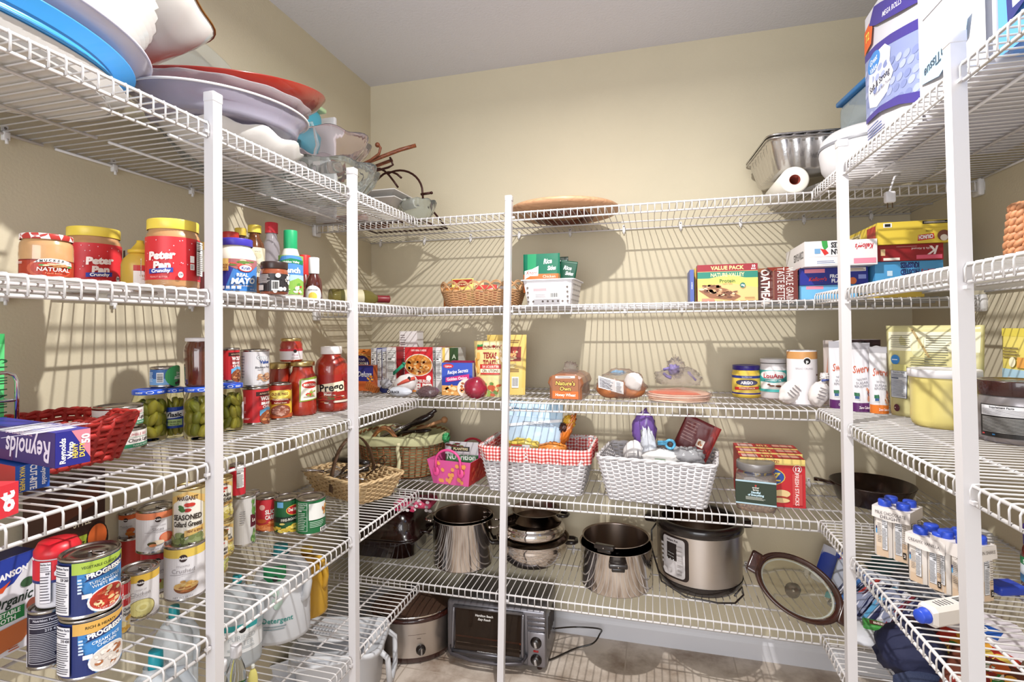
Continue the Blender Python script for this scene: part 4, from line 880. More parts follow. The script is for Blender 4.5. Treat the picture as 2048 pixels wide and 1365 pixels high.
# ================================================================== THIRD SHELF, BACK WALL
z = Z['C']
def orange(A): A.rect(0, 0, 1, 1, '#d9823a').food(.5, .85, .5, .15, ['#e8a052', '#c96a28', '#f0b86a'], 20, .25, 2).circ(.55, .62, .22, '#31256e').text('Kraft', .55, .74, .06, '#f0ecf4', .02, mw=.3).text('MACARONI &\nCHEESE', .55, .64, .07, '#f4ecd8', .03, mw=.6).rect(0, 0, 1, .3, '#2c2a7c')
G_ = 'dinner boxes in the corner of the third shelf'
fbox('macaroni and cheese box with orange front and purple circle in the corner', 700, 743, 699, z, Y=2.30, d=.04, base='#d9823a', arts=dict(front=orange), name='dinner_box')
def deluxe(A): A.rect(0, 0, 1, .38, '#c8612c').rect(0, .38, 1, 1, '#2a2a7e').text('Deluxe', .62, .66, .2, '#f2f0f6', .02, .25, mw=.62).circ(.12, .68, .16, '#d9823a').food(.85, .48, .14, .12, ['#f0b04a', '#e0902f'], 8, .4, 1).rect(.05, .1, .25, .28, '#4aa0dc')
fbox('deluxe macaroni box, dark blue over orange, in front of the corner boxes', 700, 746, 731, z, Y=2.20, d=.04, base='#c8612c', arts=dict(front=deluxe), name='dinner_box')
def fx(A): A.facts(.1, .25, .92, .92, n=12)
for i, (l, r, t, Yk, bs, lb) in enumerate([(742, 753, 697, 2.26, '#dfe0e8', 'narrow white and blue box end right of the macaroni box, first of three'), (754, 763, 699, 2.25, '#c9cbd8', 'narrow pale blue box end, middle one of three in the corner row'), (764, 773, 697, 2.24, '#b8bbd2', 'narrow blue box end, last of three before the red and white box')]):
    fbox(lb, l, r, t, z, Y=Yk, d=.14, base=bs, arts=dict(front=fx), sides={'right': '#2f3f9c', 'top': '#d9d9e2'}, name='dinner_box')
fbox('red topped box with nutrition panel, left of the tall white box', 773, 792, 695, z, Y=2.22, d=.15, base='#e2dedd', arts=dict(front=fx), sides={'right': '#a3242a', 'top': '#b8282f'}, name='dinner_box')
fbox('tallest white box with red oval emblem behind the cheesy pasta box', 799, 834, 663, z, Y=2.30, d=.07, base='#e6e2e2', arts=dict(front=lambda A: A.rect(.42, 0, .43, 1, '#c9c4c4').lines(.05, .3, .38, .95, 16, '#8a8486', .4).ell(.72, .55, .24, .1, '#b5282f').text('RED\nTOMATO', .72, .56, .04, '#f2eded', .02, mw=.4).rect(.5, .3, .95, .44, '#c9303a')), name='dinner_box')
def helper(A): A.rect(0, 0, 1, 1, '#c92a32').text('100% REAL CHEESE', .5, .93, .04, '#f2e4e0', .02, mw=.55).ell(.5, .6, .5, .25, '#f0e6d4').ell(.5, .6, .47, .23, '#d98a3a').food(.5, .6, .45, .22, ['#e8a04a', '#c9702c', '#f0b870', '#a84a24', '#efc890'], 60, .14, 7).text('HAMBURGER', .62, .24, .07, '#f5eee8', .03, mw=.62).text('HELPER', .62, .11, .14, '#f5eee8', .05, mw=.8).circ(.86, .31, .06, '#f5f2ee').rect(.3, 0, 1, .03, '#e8902f')
fbox('red box with a big bowl of cheesy pasta on its front', 809, 865, 695, z, Y=2.22, d=.04, base='#c92a32', arts=dict(front=helper, right=fx), sides={'right': '#e0dcda'}, name='dinner_box')
fbox('white sided box standing next right of the cheesy pasta box', 871, 883, 695, z, Y=2.23, d=.13, base='#dfdada', arts=dict(front=fx), sides={'top': '#c92a32'}, name='dinner_box')
fbox('yellow and white narrow box between nutrition panel and green-lidded box', 884, 898, 696, z, Y=2.24, d=.13, base='#e3bf5a', arts=dict(front=lambda A: A.rect(.4, 0, 1, 1, '#e9e2d4').circ(.7, .6, .12, '#8a3a2c')), name='dinner_box')
fbox('white box with dark green top band behind the onion soup box', 899, 916, 696, z, Y=2.24, d=.1, base='#d9d8d2', arts=dict(front=lambda A: A.rect(0, .62, 1, 1, '#2f4a26').text('A', .5, .8, .1, '#d9e0cc')), name='dinner_box')
def onion(A): A.rect(0, 0, 1, 1, '#2b3f9c').poly([(0, .55), (.5, .75), (1, .6), (1, 1), (0, 1)], '#3a56b8').rect(0, 0, 1, .3, '#d9a05a').ell(.22, .9, .17, .07, '#c8323a').text('Lipton', .22, .9, .06, '#f4f0f0', .02, mw=.26).text('Recipe Secrets', .52, .74, .11, '#f2f0f8', .02, .3, mw=.7, rot=.12).poly([(.13, .4), (.9, .52), (.9, .66), (.13, .54)], '#c8327a').text('Golden Onion', .5, .52, .09, '#f8f0f4', .02, mw=.66, rot=.1).food(.28, .2, .26, .18, ['#e3b070', '#c8803a', '#f0cf9a'], 16, .3, 4).ell(.85, .22, .34, .3, '#e9d9cc').food(.85, .25, .28, .22, ['#a8623a', '#d98a4a', '#c84a3a', '#e8b880'], 24, .22, 3)
b1 = fbox('blue and orange golden onion soup box beside the red onion', 883, 944, 726, z, Y=2.13, d=.032, base='#2b3f9c', arts=dict(front=onion), sides={'right': '#cfcad0', 'top': '#5a2a6a'}, name='soup_mix_box')
fbox('pink and purple soup box behind the golden onion box', 902, 954, 722, z, Y=2.175, d=.035, base='#b82a5c', arts=None, name='soup_mix_box')
# onions
def veg(lab, l, r, b, mt, name, seed):
    C, R, ang = cyl(l, r, b, z); C = V((C.x, C.y, z)); root = M(); 
    root.ball((0, 0, R*.86), R, mt, 28, sz=.86, k=20, fn=lambda d: 1+.03*math.sin(9*math.atan2(d.y, d.x))*(1-abs(d.z))+(.16*max(0, d.z-.86)/.14 if d.z > .86 else 0))
    root.tube([(0, 0, R*1.7), (R*.05, 0, R*1.86), (R*.12, .0, R*1.95)], R*.1, mt, 7, r1=R*.03)
    o = root.build(name); o.location = C; o.rotation_euler = (.5, -.2, seed); return tag(o, lab, 'onion')
veg('shiny red onion on the third shelf in front of the crouton bag', 924, 972, 796, mat('#8f1f35', .22, noise=.25, nscale=30, coat=.6), 'red_onion', 1)
C, R, a_ = cyl(953, 989, 791, z)
veg('yellow onion partly hidden behind the red onion', 956, 990, 788, mat('#c98a4a', .3, noise=.2, nscale=30, coat=.4), 'yellow_onion', 2)
# crouton pouches
def crou(A):
    A.rect(0, 0, 1, 1, '#d9c284').poly([(0, 0), (1, 0), (1, .3), (.5, .36), (0, .3)], '#c9c08a').poly([(.1, .93), (.28, .96), (.28, .88), (.1, .85)], '#2f8a4a').poly([(.1, .89), (.95, .93), (1, .86), (.1, .84)], '#c8302c').rect(.28, .85, .92, .97, '#e6d8a8').text('NewYork', .58, .9, .08, '#8f2a24', .02, mw=.56)
    A.text('TEXAS\nTOAST', .52, .74, .1, '#8f2420', .04, mw=.44).rect(.2, .5, .9, .58, '#b8302a').text('GARLIC & BUTTER', .55, .54, .04, '#f4ead8', .02, mw=.56).rect(.22, .43, .88, .5, '#efe2c2').text('CROUTONS', .55, .465, .05, '#4a3424', .03, mw=.54).poly([(.2, .4), (.9, .4), (.85, .43), (.25, .43)], '#b8302a').food(.12, .6, .1, .2, ['#e0a85a', '#c98a3a', '#f0cf90'], 9, .4, 3).food(.85, .72, .14, .12, ['#efe0c0', '#d9b070'], 8, .4, 3).food(.6, .15, .4, .14, ['#5f7f3a', '#88a04a', '#c8b070', '#b5502c'], 20, .25, 3)
fpouch('cream crouton pouch with red writing in front of its twin', 948, 1012, 682, z, Y=2.13, d=.05, base='#d9c284', art=crou, seal=.06, sealm='#d8cfb0', name='crouton_pouch', wr=.0008, shape=lambda v: .84+.16*v)
def crou2(A): A.rect(0, 0, 1, 1, '#dfc06a').rect(.5, .56, .88, .8, '#8a2a24').food(.7, .66, .14, .08, ['#e8d0a0', '#d9a86a', '#c8503a'], 16, .3, 3).lines(.55, .86, .85, .92, 2, '#8a6a3a').bars(.66, .12, .84, .3, True).lines(.55, .38, .85, .44, 2, '#8a6a3a').food(.7, .49, .1, .04, ['#e8d8a0', '#d9c070'], 8, .5, 5)
fpouch('yellow crouton pouch turned backwards behind the third pole', 974, 1053, 670, z, Y=2.21, d=.035, base='#dfc06a', art=crou2, seal=.05, sealm='#cfcfd8', name='crouton_pouch', shape=lambda v: .9+.1*v)
# leafy bag
C, R, a_ = cyl(985, 1023, 790, z); m = M(); LG = [mat('#5f6e50', .4, noise=.5, nscale=120), mat('#76826a', .4, noise=.4, nscale=120)]
lump(m, (0, 0, R*.75), R, LG[0], sz=.85, amp=.45, fq=5, seed=3, flat_=0); o = m.build('herb_bundle'); o.location = C; tag(o, 'grey green bundle of dried leaves right of the onions', 'herbs')
# bags of rice and beans
BAG = mat('#e4dedc', .22, coat=.4, bump=.4, bscale=60)
def bagP(px, Y): q = on_y(px, 780, Y); return V((q.x, Y, z))
m = M(); C = bagP(816, 2.13); lump(m, (0, 0, .04), .064, BAG, sx=.98, sy=.55, sz=.66, amp=.12, fq=1.6, seed=4, flat_=0); root = thing('rice_bag', 'white rice bag with coral stripe leaning behind the dark bean bag', 'bag', C+V((0, .0, .006)), -.2); m.xf(Matrix.Rotation(-.4, 4, 'Y')); m.build('bag', root)
m = M(); m.tube([(-.05, -.012, .02), (-.03, -.032, .037), (0, -.036, .05), (.025, -.03, .06), (.04, -.01, .066)], .0085, mat('#d05a4a', .3), 8); m.v = [(x, y+.006, zz) for x, y, zz in m.v]; m.build('coral_stripe', root)
m = M(); m.ball((.028, -.028, .066), .009, ink('#33292c'), 14, sy=.3); m.build('emblem', root)
C = bagP(802, 2.06); root = thing('bean_bag', 'grey white bag reading black lying below the rice bag', 'bag', C+V((-.0, -.012, 0)), -.1)
m = M(); lump(m, (0, 0, .02), .06, mat('#c9cdd6', .22, coat=.4, bump=.4, bscale=60), sx=1.0, sy=.42, sz=.36, amp=.1, fq=2, seed=8, flat_=0); m.build('bag', root)
A = Art(.075, .02); A.circ(.15, .5, .48, '#1f1b22').circ(.15, .52, .3, '#e4dedc').circ(.15, .55, .16, '#1f1b22').text('BLACK', .6, .5, .5, '#2a2630', .03, mw=.55); m = M(); A.emit(m, lambda u, v, l: V((u-.012, -.0262-l-.0*abs(v-.01), .012+v))); m.build('label', root)
C = bagP(858, 2.06); m = M(); BN = mat('#5a4448', .2, noise=.6, nscale=260, coat=.9, bump=1., bscale=240)
lump(m, (0, 0, .022), .047, BN, sx=1.1, sy=.7, sz=.55, amp=.14, fq=2, seed=5, flat_=0); o = m.build('bean_bag'); o.location = C+V((.0, -.012, 0)); tag(o, 'clear bag of dark beans at the front of the third shelf', 'bag')
C = bagP(772, 2.13); m = M(); lump(m, (0, 0, .045), .027, mat('#c3c1c6', .15, trans=.3, ior=1.2, bump=.5, bscale=80), sx=1, sy=.6, sz=.8, amp=.35, fq=3, seed=6); o = m.build('crumpled_bag'); o.location = C+V((0, .0, .0)); tag(o, 'crumpled grey clear plastic bag top left of the green clip', 'bag')
q = on_y(798, 737, 2.10); root = thing('bag_clip', 'green plastic clip closing the rice bag', 'clip', q, -.1)
GC = mat('#1f8a6a', .4); m = M(); m.tube([(-.028, 0, -.02), (0, 0, .0), (.026, -.0, .022)], .005, GC, 6); m.build('upper_jaw', root); m = M(); m.tube([(-.028, 0, -.027), (0, -.002, -.006), (.028, -.0, .014)], .005, GC, 6); m.tube([(.02, 0, .024), (.034, -.006, .02)], .005, GC, 6); m.build('lower_jaw', root)
C = on_z(742, 787, z); root = thing('pasta_bag', 'bag of orange flat noodles lying at the corner post', 'bag', (C.x, C.y+.03, z)); m = M()
for i in range(14): m.box(-.05+i*.0055, -.012-.001*i, .002+.0006*(i % 3), -.047+i*.0055, .0, .036-.0004*i, mat('#c9783a', .5) if i % 2 else mat('#b5602c', .5))
m.xf(Matrix.Rotation(.35, 4, 'Y') @ Matrix.Translation((0.0, 0, 0))); m.v = [(x, y, max(.001, zz)) for x, y, zz in m.v]; m.build('noodles', root)
m = M(); lump(m, (.05, .0, .015), .02, mat('#27357a', .35), sy=.6, amp=.2, seed=3, flat_=0); m.build('blue_wrapper', root)
# bread
BR = mat('#8a5436', .35, noise=.15, nscale=20, coat=.5); PL = mat('#e9e2de', .08, trans=.85, ior=1.15, bump=.5, bscale=50, alpha=.55)
C = on_z(1131, 800, z); root = thing('bread_loaf', 'bagged loaf of honey wheat bread with orange label, left of the buns', 'bread', (C.x, C.y, z), -.05)
w_ = .135; m = M(); prof = [(-.5, 0), (-.5, .45), (-.56, .62), (-.5, .85), (-.3, .97), (0, 1), (.3, .97), (.5, .85), (.56, .62), (.5, .45), (.5, 0)]
hh = .105; m.loft([[(x*w_*k, y, .002+zz*hh*k2) for x, zz in prof] for y, k, k2 in ((0, .86, .9), (.006, .97, .98), (.2, .97, .98), (.22, .8, .9))], BR, cap=True, smooth=False); m.build('loaf', root)
def nat(A): A.rect(0, 0, 1, .32, '#dd6a2c').rect(0, .32, 1, 1, '#9c6440').poly([(.12, .86), (.88, .88), (.88, .98), (.12, .96)], '#e6dcd8').lines(.2, .89, .8, .95, 1, '#6a5a5a').text("Nature's\nOwn", .5, .66, .17, '#5a2a1c', .11, .1, mw=.86).text("Nature's\nOwn", .5, .66, .17, '#f0c860', .02, .1, mw=.82).text('Honey Wheat', .5, .17, .12, '#f6efe4', .02, .15, mw=.8)
A = Art(w_*.78, hh*.9); nat(A); m = M(); A.emit(m, flat((0, -.0035, .004), (1, 0, 0), (0, 0, 1), (0, -1, 0))); m.build('label', root)
m = M(); lump(m, (0, .1, hh*.5), w_*.6, PL, sx=1.0, sy=.95, sz=.78, amp=.1, fq=2.5, seed=9, flat_=0); lump(m, (0, .1, hh*1.1), .03, PL, amp=.5, fq=5, seed=2); m.build('clear_bag', root)
def clearbag(name, lab, l, r, t, b, col, seed, extra=None, sy=.8, amp=.25, cat='bag', fill=None, alpha=.6):
    C, R, a_ = cyl(l, r, b, z); H = top_h(C, 0, t); root = thing(name, lab, cat, C, 0)
    if fill: fill(root, R, H)
    m = M(); lump(m, (0, 0, H*.48), R, mat(col, .1, trans=.85, ior=1.15, bump=.5, bscale=50, alpha=alpha), sy=sy, sz=H*.52/R, amp=amp, fq=3, seed=seed, flat_=.0); m.build('clear_bag', root)
    return root, R, H
def buns(root, R, H):
    for i, (x, y, k) in enumerate(((-.38, -.1, .62), (.5, .15, .5), (.1, .4, .55))):
        m = M(); m.ball((x*R, y*R, R*k*.62), R*k, mat('#b87344', .4, noise=.2, nscale=25), 24, sz=.62); m.build('bun', root)
    A = Art(R*1.0, H*.42); A.rect(0, 0, 1, 1, '#e3e0e2').lines(.05, .1, .6, .9, 7, '#55555f').rect(.68, .05, .97, .95, '#efeef0').lines(.72, .1, .93, .9, 9, '#77777f')
    m = M(); A.emit(m, lambda u, v, l: V((u-R*.35, -R*.86-l+u*u*6, H*.32+v-u*.25))); m.build('label', root)
    m = M(); lump(m, (R*.55, -R*.3, H*.62), R*.36, mat('#e6e3e2', .4), sy=.4, amp=.2, seed=4); m.build('white_paper', root)
    m = M(); lump(m, (-R*.1, 0, H*.9), R*.2, mat('#7fb0d8', .3), sy=.4, sx=1.4, sz=.5, amp=.5, fq=5, seed=4); m.build('printed_neck', root)
clearbag('bun_bag', 'clear bag of brown buns with white label, centre of the third shelf', 1192, 1290, 741, 803, '#e6ddd6', 11, fill=buns)
def tort(root, R, H):
    for i in range(4):
        m = M(); m.lathe([(0, .003+i*.0075), (R*.9, .002+i*.0075), (R*.93, .005+i*.0075), (R*.9, .008+i*.0075), (0, .009+i*.0075)], mat(['#e6c8b4', '#e0b8a0', '#ead0c0', '#e3bfa8'][i], .7, noise=.1), 32, sy=.8); m.build('tortilla', root)
    m = M(); m.lathe([(0, .034), (R*.7, .034), (R*.9, .032)], ink('#e0693f'), 32, sy=.8, a0=PI*1.0, a1=PI*1.75); m.build('orange_print', root)
_, Rt, Ht = clearbag('tortilla_bag', 'flat clear bag of tortillas with orange print on the third shelf', 1290, 1424, 777, 810, '#f0d9d2', 12, fill=tort, amp=.1)
PU = mat('#8f83c4', .35)
C, R, a_ = cyl(1305, 1410, 800, z); root = thing('plastic_bag', 'crumpled clear and purple plastic bag lying on the tortilla bag', 'bag', (C.x, C.y, z+Ht*1.02+.001))
m = M(); lump(m, (0, 0, .026), R*.85, mat('#e0d8d8', .08, trans=.85, ior=1.15, bump=.6, bscale=60, alpha=.6), sy=.7, sz=.5, amp=.3, fq=4, seed=13, flat_=0); lump(m, (-.01, .0, .07), R*.3, mat('#e0d8d8', .08, trans=.85, ior=1.15, bump=.6, bscale=60, alpha=.6), sz=1.3, amp=.5, fq=4, seed=14); m.build('clear_bag', root)
m = M(); lump(m, (-.02, -.01, .062), .02, PU, sx=1.1, sy=.5, amp=.55, fq=4, seed=15); m.tube([(-.06, 0, .062), (-.04, -.01, .068), (-.015, -.012, .07), (-.01, -.01, .078)], .006, PU, 5); m.tube([(-.06, -.01, .045), (-.045, -.02, .035), (-.03, -.025, .03)], .007, PU, 5); m.tube([(.035, 0, .05), (.055, -.01, .03), (.065, -.015, .02)], .004, PU, 5); m.build('purple_print', root)
# corn starch, coconut oil, canister
def argo(A): A.rect(0, 0, 1, 1, '#e3c558').rect(0, .8, 1, .92, '#2f3a86').rect(0, .05, 1, .12, '#3a3584').ell(.52, .6, .28, .14, '#2c2a52').ell(.52, .6, .26, .12, '#5a5a7a').text('ARGO', .52, .6, .13, '#f2f0f4', .05, mw=.42).poly([(.2, .24), (.85, .3), (.85, .42), (.2, .38)], '#b8302c').text('CORN STARCH', .52, .34, .07, '#f4e9c8', .03, mw=.5).text('GLUTEN FREE', .52, .86, .05, '#dfe4f4', mw=.5).food(.85, .4, .1, .1, ['#c8302c', '#3f8a3a'], 5, .5, 2)
def small(lab, l, r, t, b, body, lidm, lh, base, art, lz, prof=None, ribs=40, lr=.96, name='food_jar', rot=0.):
    C, R, ang = cyl(l, r, b, z); H = top_h(C, R, t)
    return jar(lab, C, R, H, ang, body=body, prof=prof or [(0, 0), (.9, 0), (1, .03), (1, .76), (.93, .83), (.93, .88)], lidm=lidm, lh=lh, lr=lr, ribs=ribs, base=base, lz=lz, art=art, name=name, rot=rot)
small('yellow corn starch tub with dark blue lid', 1463, 1520, 732, 797, mat('#d9bb4a', .35), mat('#33267c', .35), .15, '#e3c558', argo, (.08, .74), name='corn_starch_tub')
def lou(A): A.rect(0, 0, 1, 1, '#4fb8b4').poly([(.12, .0), (.88, .0), (.84, .5), (.12, .45)], '#eeeceb').ell(.5, .78, .36, .2, '#eeeceb').text('LouAna', .5, .74, .2, '#c03542', .03, mw=.56).poly([(.12, .5), (.5, .42), (.88, .5), (.88, .62), (.5, .55), (.12, .62)], '#3a9a98').text('COCONUT OIL', .5, .53, .07, '#f2f6f6', .02, mw=.5).food(.5, .3, .16, .12, ['#7a4a34', '#f2eee8', '#8a5a40'], 7, .5, 1).rect(0, 0, 1, .12, '#4fb8b4')
small('white coconut oil jar with teal label', 1518, 1574, 719, 799, mat('#e6e2e3', .35), mat('#dddadc', .4), .1, '#4fb8b4', lou, (.18, .72), name='coconut_oil_jar')
C, R, ang = cyl(1573, 1634, z=z, Y=2.15); H = top_h(C, R, 702)
jar('white canister with tan band and round letter emblem behind the paper sacks', C, R, H, ang, body=mat('#e3dfe2', .4), prof=[(0, 0), (1, 0), (1, .98), (.97, 1)], base='#e3dfe2', lz=(.02, .98), art=lambda A: A.rect(0, .86, 1, 1, '#c9935a').circ(.62, .82, .075, '#e8e4e6').circ(.62, .82, .06, '#1f1b1e').text('p', .62, .82, .06, '#ffffff', .03).text('BREAD CRUMBS', .56, .68, .035, '#b0a8ac', mw=.4), name='canister', n=40)
# paper sacks
def sack(lab, P, R, L, tilt, seed, rz, neck=None):
    root = thing('paper_sack', lab, 'bag', P, rz); mt = mat('#dcd5d2', .45, bump=.6, bscale=45)
    m = M(); lump(m, (0, 0, 0), R, mt, sz=L/R/2, sy=.8, amp=.14, fq=2.5, seed=seed); m.tube([(0, 0, L*.42), (0, 0, L*.55), (.0, 0, L*.62)], R*.3, mt, 9, r1=R*.2); lump(m, (0, 0, L*.7), R*.42, mt, amp=.6, fq=4, seed=seed+1)
    for i in range(4): m.box(-R*.5, -R*.86, -L*.2+i*.012, R*.3, -R*.84, -L*.2+.004+i*.012, ink('#8a8486'))
    m.xf(Matrix.Rotation(tilt, 4, 'Y')); zm = min(p[2] for p in m.v); m.v = [(x, y, zz-zm) for x, y, zz in m.v]; m.build('sack', root)
    if neck: k = M(); q = Matrix.Rotation(tilt, 4, 'Y') @ V((0, 0, L*.56)); k.tube([(q.x-.012, q.y-R*.3, q.z-zm), (q.x+.012, q.y-R*.35, q.z-zm+.004)], .004, mat(neck, .4), 6); k.tube([(q.x+.01, q.y-R*.35, q.z-zm), (q.x+.04, q.y-R*.4, q.z-zm+.02)], .0035, mat('#4a2c24', .4), 6); k.build('tie', root)
q = on_z(1590, 812, z); sack('twisted white paper sack leaning right in front of the canister', (q.x, q.y+.035, z), .036, .105, .75, 21, .1, '#c97a3a')
q = on_z(1638, 818, z); sack('smaller twisted white paper sack at the shelf corner', (q.x+.01, q.y+.035, z+.001), .034, .09, .35, 25, .2, '#4a5a9c')
# sugar bags
z = Z['C']; zr = ZR['C']
def swerve(bot, t2, seed): return lambda A: A.rect(0, 0, 1, .13, bot).text('Swerve', .55, .62, .11, '#c0552c', .01, .2, mw=.9).text('THE ULTIMATE', .5, .47, .03, '#77737a', mw=.5).text('SUGAR\nREPLACEMENT', .5, .42, .035, '#77737a', .0, mw=.7).rect(.12, .18, .34, .28, '#e9ece8').rect(.12, .23, .34, .28, '#2f6a4a').rect(.14, .19, .32, .23, '#3a5a8a').food(.8, .25, .18, .12, ['#8a3a2a', '#e8d8c8', '#6a2a22', '#c98a6a'], 14, .3, seed).text(t2, .6, .065, .035, '#f4eef4', .02, mw=.6)
def swb(lab, l, r, t, b, Y, bot, t2, seed, zz=None):
    return fpouch(lab, l, r, t, zz or zr, Y=Y, d=.05, base='#dcdadf', art=swerve(bot, t2, seed), seal=.12, sealm='#b5b3ba', name='sweetener_bag', crumple=.004, wr=.0008, group=None)
swb('white sweetener bag with purple base, leftmost, beside the paper sack', 1656, 1697, 683, 808, 2.03, '#5a2462', 'CONFECTIONERS', 1)
swb('white sweetener bag with purple base just right of the corner pole', 1696, 1738, 686, 814, 1.97, '#5a2462', 'Zero Calories', 2)
swb('white sweetener bag with orange base beside the yellow pouch', 1736, 1772, 694, 816, 1.94, '#dd7a30', 'Zero Calories', 3)
fbox('brown topped box behind the sweetener bags, right of the corner pole', 1700, 1760, 680, zr, Y=2.12, d=.08, base='#dcd6da', arts=dict(front=lambda A: A.rect(0, .9, 1, 1, '#3a2428').rect(.62, .8, .95, 1, '#2f1c22')), name='sweetener_box')
fpouch('grey brown bag with orange marks behind the leftmost sweetener bag', 1645, 1670, 681, zr, Y=2.12, d=.04, base='#b9aca6', art=lambda A: A.poly([(.1, .4), (.3, .75), (.2, .35)], '#b5623a').poly([(.5, .4), (.7, .75), (.6, .35)], '#b5623a'), seal=.1, name='sweetener_bag')
# ================================================================== THIRD SHELF, RIGHT WALL
zr = ZR['C']
a = on_z(1778, 827, zr); c_ = on_x(1968, 700, .90); 
def ylw(A):
    A.rect(.03, .72, .97, .93, '#e6e2c4'); A.lines(.06, .75, .3, .9, 7, '#6a6a5a', .3); A.lines(.45, .5, .72, .9, 16, '#6a6a5a', .3); A.ell(.37, .76, .07, .1, '#c9c79a').rect(.31, .72, .43, .88, '#dcdab8')
    A.ell(.12, .62, .055, .055, '#3f86cc').lines(.08, .61, .17, .63, 1, '#e8f0f8').facts(.06, .2, .27, .5, '#d9dde6', '#44506a', 12).ell(.14, .09, .04, .04, '#5a2434').lines(.11, .08, .17, .1, 1, '#e8dcc8').rect(.1, .5, .26, .57, '#cfca84').rect(.32, .4, .48, .56, '#e0deb8').lines(.3, .42, .56, .66, 9, '#7a7a62', .3).poly([(.28, .97), (.31, .97), (.52, .66), (.5, .65)], '#a08a5a').food(.86, .55, .05, .1, ['#b5503a', '#c97a5a'], 5, .5, 2)
L = (V((c_.x, c_.y))-V((a.x, a.y))).length; rz = math.atan2(c_.y-a.y, c_.x-a.x)
pouch('large pale yellow pouch printed with directions behind the yellow tub', ((a.x+c_.x)/2, (a.y+c_.y)/2, zr), rz, L*1.03, z_at(on_z(1765, 827, zr), 652)-zr, .07, '#cdc68f', ylw, seal=.04, name='drink_mix_pouch', shape=lambda v: .93+.07*v, wr=.001, shine=.3)
# yellow tub
C, R, ang = cyl(1812, 1966, 862, zr); H = top_h(C, R, 742)
root = thing('drink_mix_tub', 'pale yellow plastic tub with white lid and moulded grip', 'tub', C, ang-PI)
TY = mat('#d2c377', .38); m = M()
def grip(a, i):
    d = abs((a-.62+PI) % (2*PI)-PI); d2 = abs((a+.62+PI) % (2*PI)-PI); g = .1*max(0, 1-(min(d, d2)/.28)**2) if min(d, d2) < .28 else 0
    return 1-g*(1 if 2 < i < 8 else .0)
m.lathe([(0, 0), (R*.8, 0), (R*.88, .006), (R*.93, .02), (R*.925, .25*H), (R*.92, .4*H), (R*.925, .55*H), (R*.93, .68*H), (R*.94, .76*H), (R*.955, .8*H), (R*.955, .86*H)], TY, 64, wob=grip); m.xf(Matrix.Rotation(PI+.0, 4, 'Z')); m.build('tub_body', root)
m = M(); m.lathe([(0, .86*H), (R*.97, .86*H), (R, .87*H), (R, .98*H), (R*.98, H), (R*.9, H), (R*.88, .985*H), (0, .985*H)], PLAST, 56); m.build('lid', root)
# dark lid tub
C, R, ang = cyl(1943, 2120, 893, zr); H = top_h(C, R, 765); 
def sup(A): A.rect(0, 0, 1, 1, '#23201f').rect(.02, .66, .98, .97, '#d9d8dc').text('Supplement Facts', .32, .92, .06, '#222222', .03, mw=.52).lines(.04, .68, .95, .87, 5, '#55555c', .25).lines(.04, .14, .95, .62, 12, '#b9b7b4', .3).bars(.68, .03, .93, .42, False).rect(.04, .06, .08, .1, '#b03a3a').rect(.2, .06, .24, .1, '#3a7ab0')
jar('large supplement tub with dark brown lid and black facts label', C, R, H, ang, body=mat('#8f8a8c', .25, .6), prof=[(0, 0), (.9, 0), (.98, .03), (1, .1), (.99, .3), (1, .6), (.97, .68), (.93, .74), (.9, .78)], lidm=mat('#341614', .25, coat=.6), lh=.24, lr=.97, ribs=60, lz=(.1, .62), art=lambda A: (setattr(A, 'w', A.w*.62), sup(A)), name='supplement_tub', rot=.0, cat='tub', fr=.9)
# packet far right
fpouch('yellow and blue drink packet standing behind the supplement tub', 2004, 2075, 657, zr, X=.93, d=.03, base='#e0cf6a', art=lambda A: A.rect(0, .38, 1, .6, '#a9cbe0').rect(0, .0, 1, .3, '#e6d89a').poly([(0, .1), (.5, .2), (.5, 0), (0, 0)], '#8f2a2a').poly([(0, .34), (1, .26), (1, .29), (0, .38)], '#8f2a2a').food(.35, .48, .3, .07, ['#c98a7a', '#e8e0e0'], 5, .4, 2).lines(.1, .7, .6, .82, 4, '#8a7a4a').rect(.55, .62, 1, .72, '#e0a04a').circ(.42, .67, .05, '#efe9c8'), seal=.1, sealm='#d9c850', name='drink_packet')
# braided straw thing, second shelf right
zr = ZR['B']; C, R, ang = cyl(2018, 2130, z=zr, X=.78); H = z_at(C, 408)-zr
root = thing('wicker_pitcher', 'braided straw vessel with curved handle at the right picture edge', 'basket', C)
m = M(); n = 9; ST = mat('#b9805a', .55, noise=.35, nscale=90)
for i in range(n):
    rr = R*(.9-.35*abs(i/n-.3)); zz = H*(i+.6)/n; N = 60
    for s_ in range(2): m.tube([((rr+.006*math.cos(k*.9+s_*PI))*math.cos(2*PI*k/N), (rr+.006*math.cos(k*.9+s_*PI))*math.sin(2*PI*k/N), zz+.006*math.sin(k*.9+s_*PI)) for k in range(N)], .0065, ST, 6, closed=True)
m.build('braided_body', root)
m = M(); e = V((math.cos(ang+.9), math.sin(ang+.9), 0)); h = z_at(C, 480)-zr
m.tube([e*R*.75+V((0, 0, h*1.2)), e*R*1.15+V((0, 0, h*.95)), e*R*1.25+V((0, 0, h*.4)), e*R*1.0+V((0, 0, .014)), e*R*.7+V((0, 0, .012))], .012, ST, 10); m.build('handle', root)
# ================================================================== FOURTH SHELF, LEFT WALL
z = Z['D']
def fd(A): A.facts(.1, .1, .42, .95)
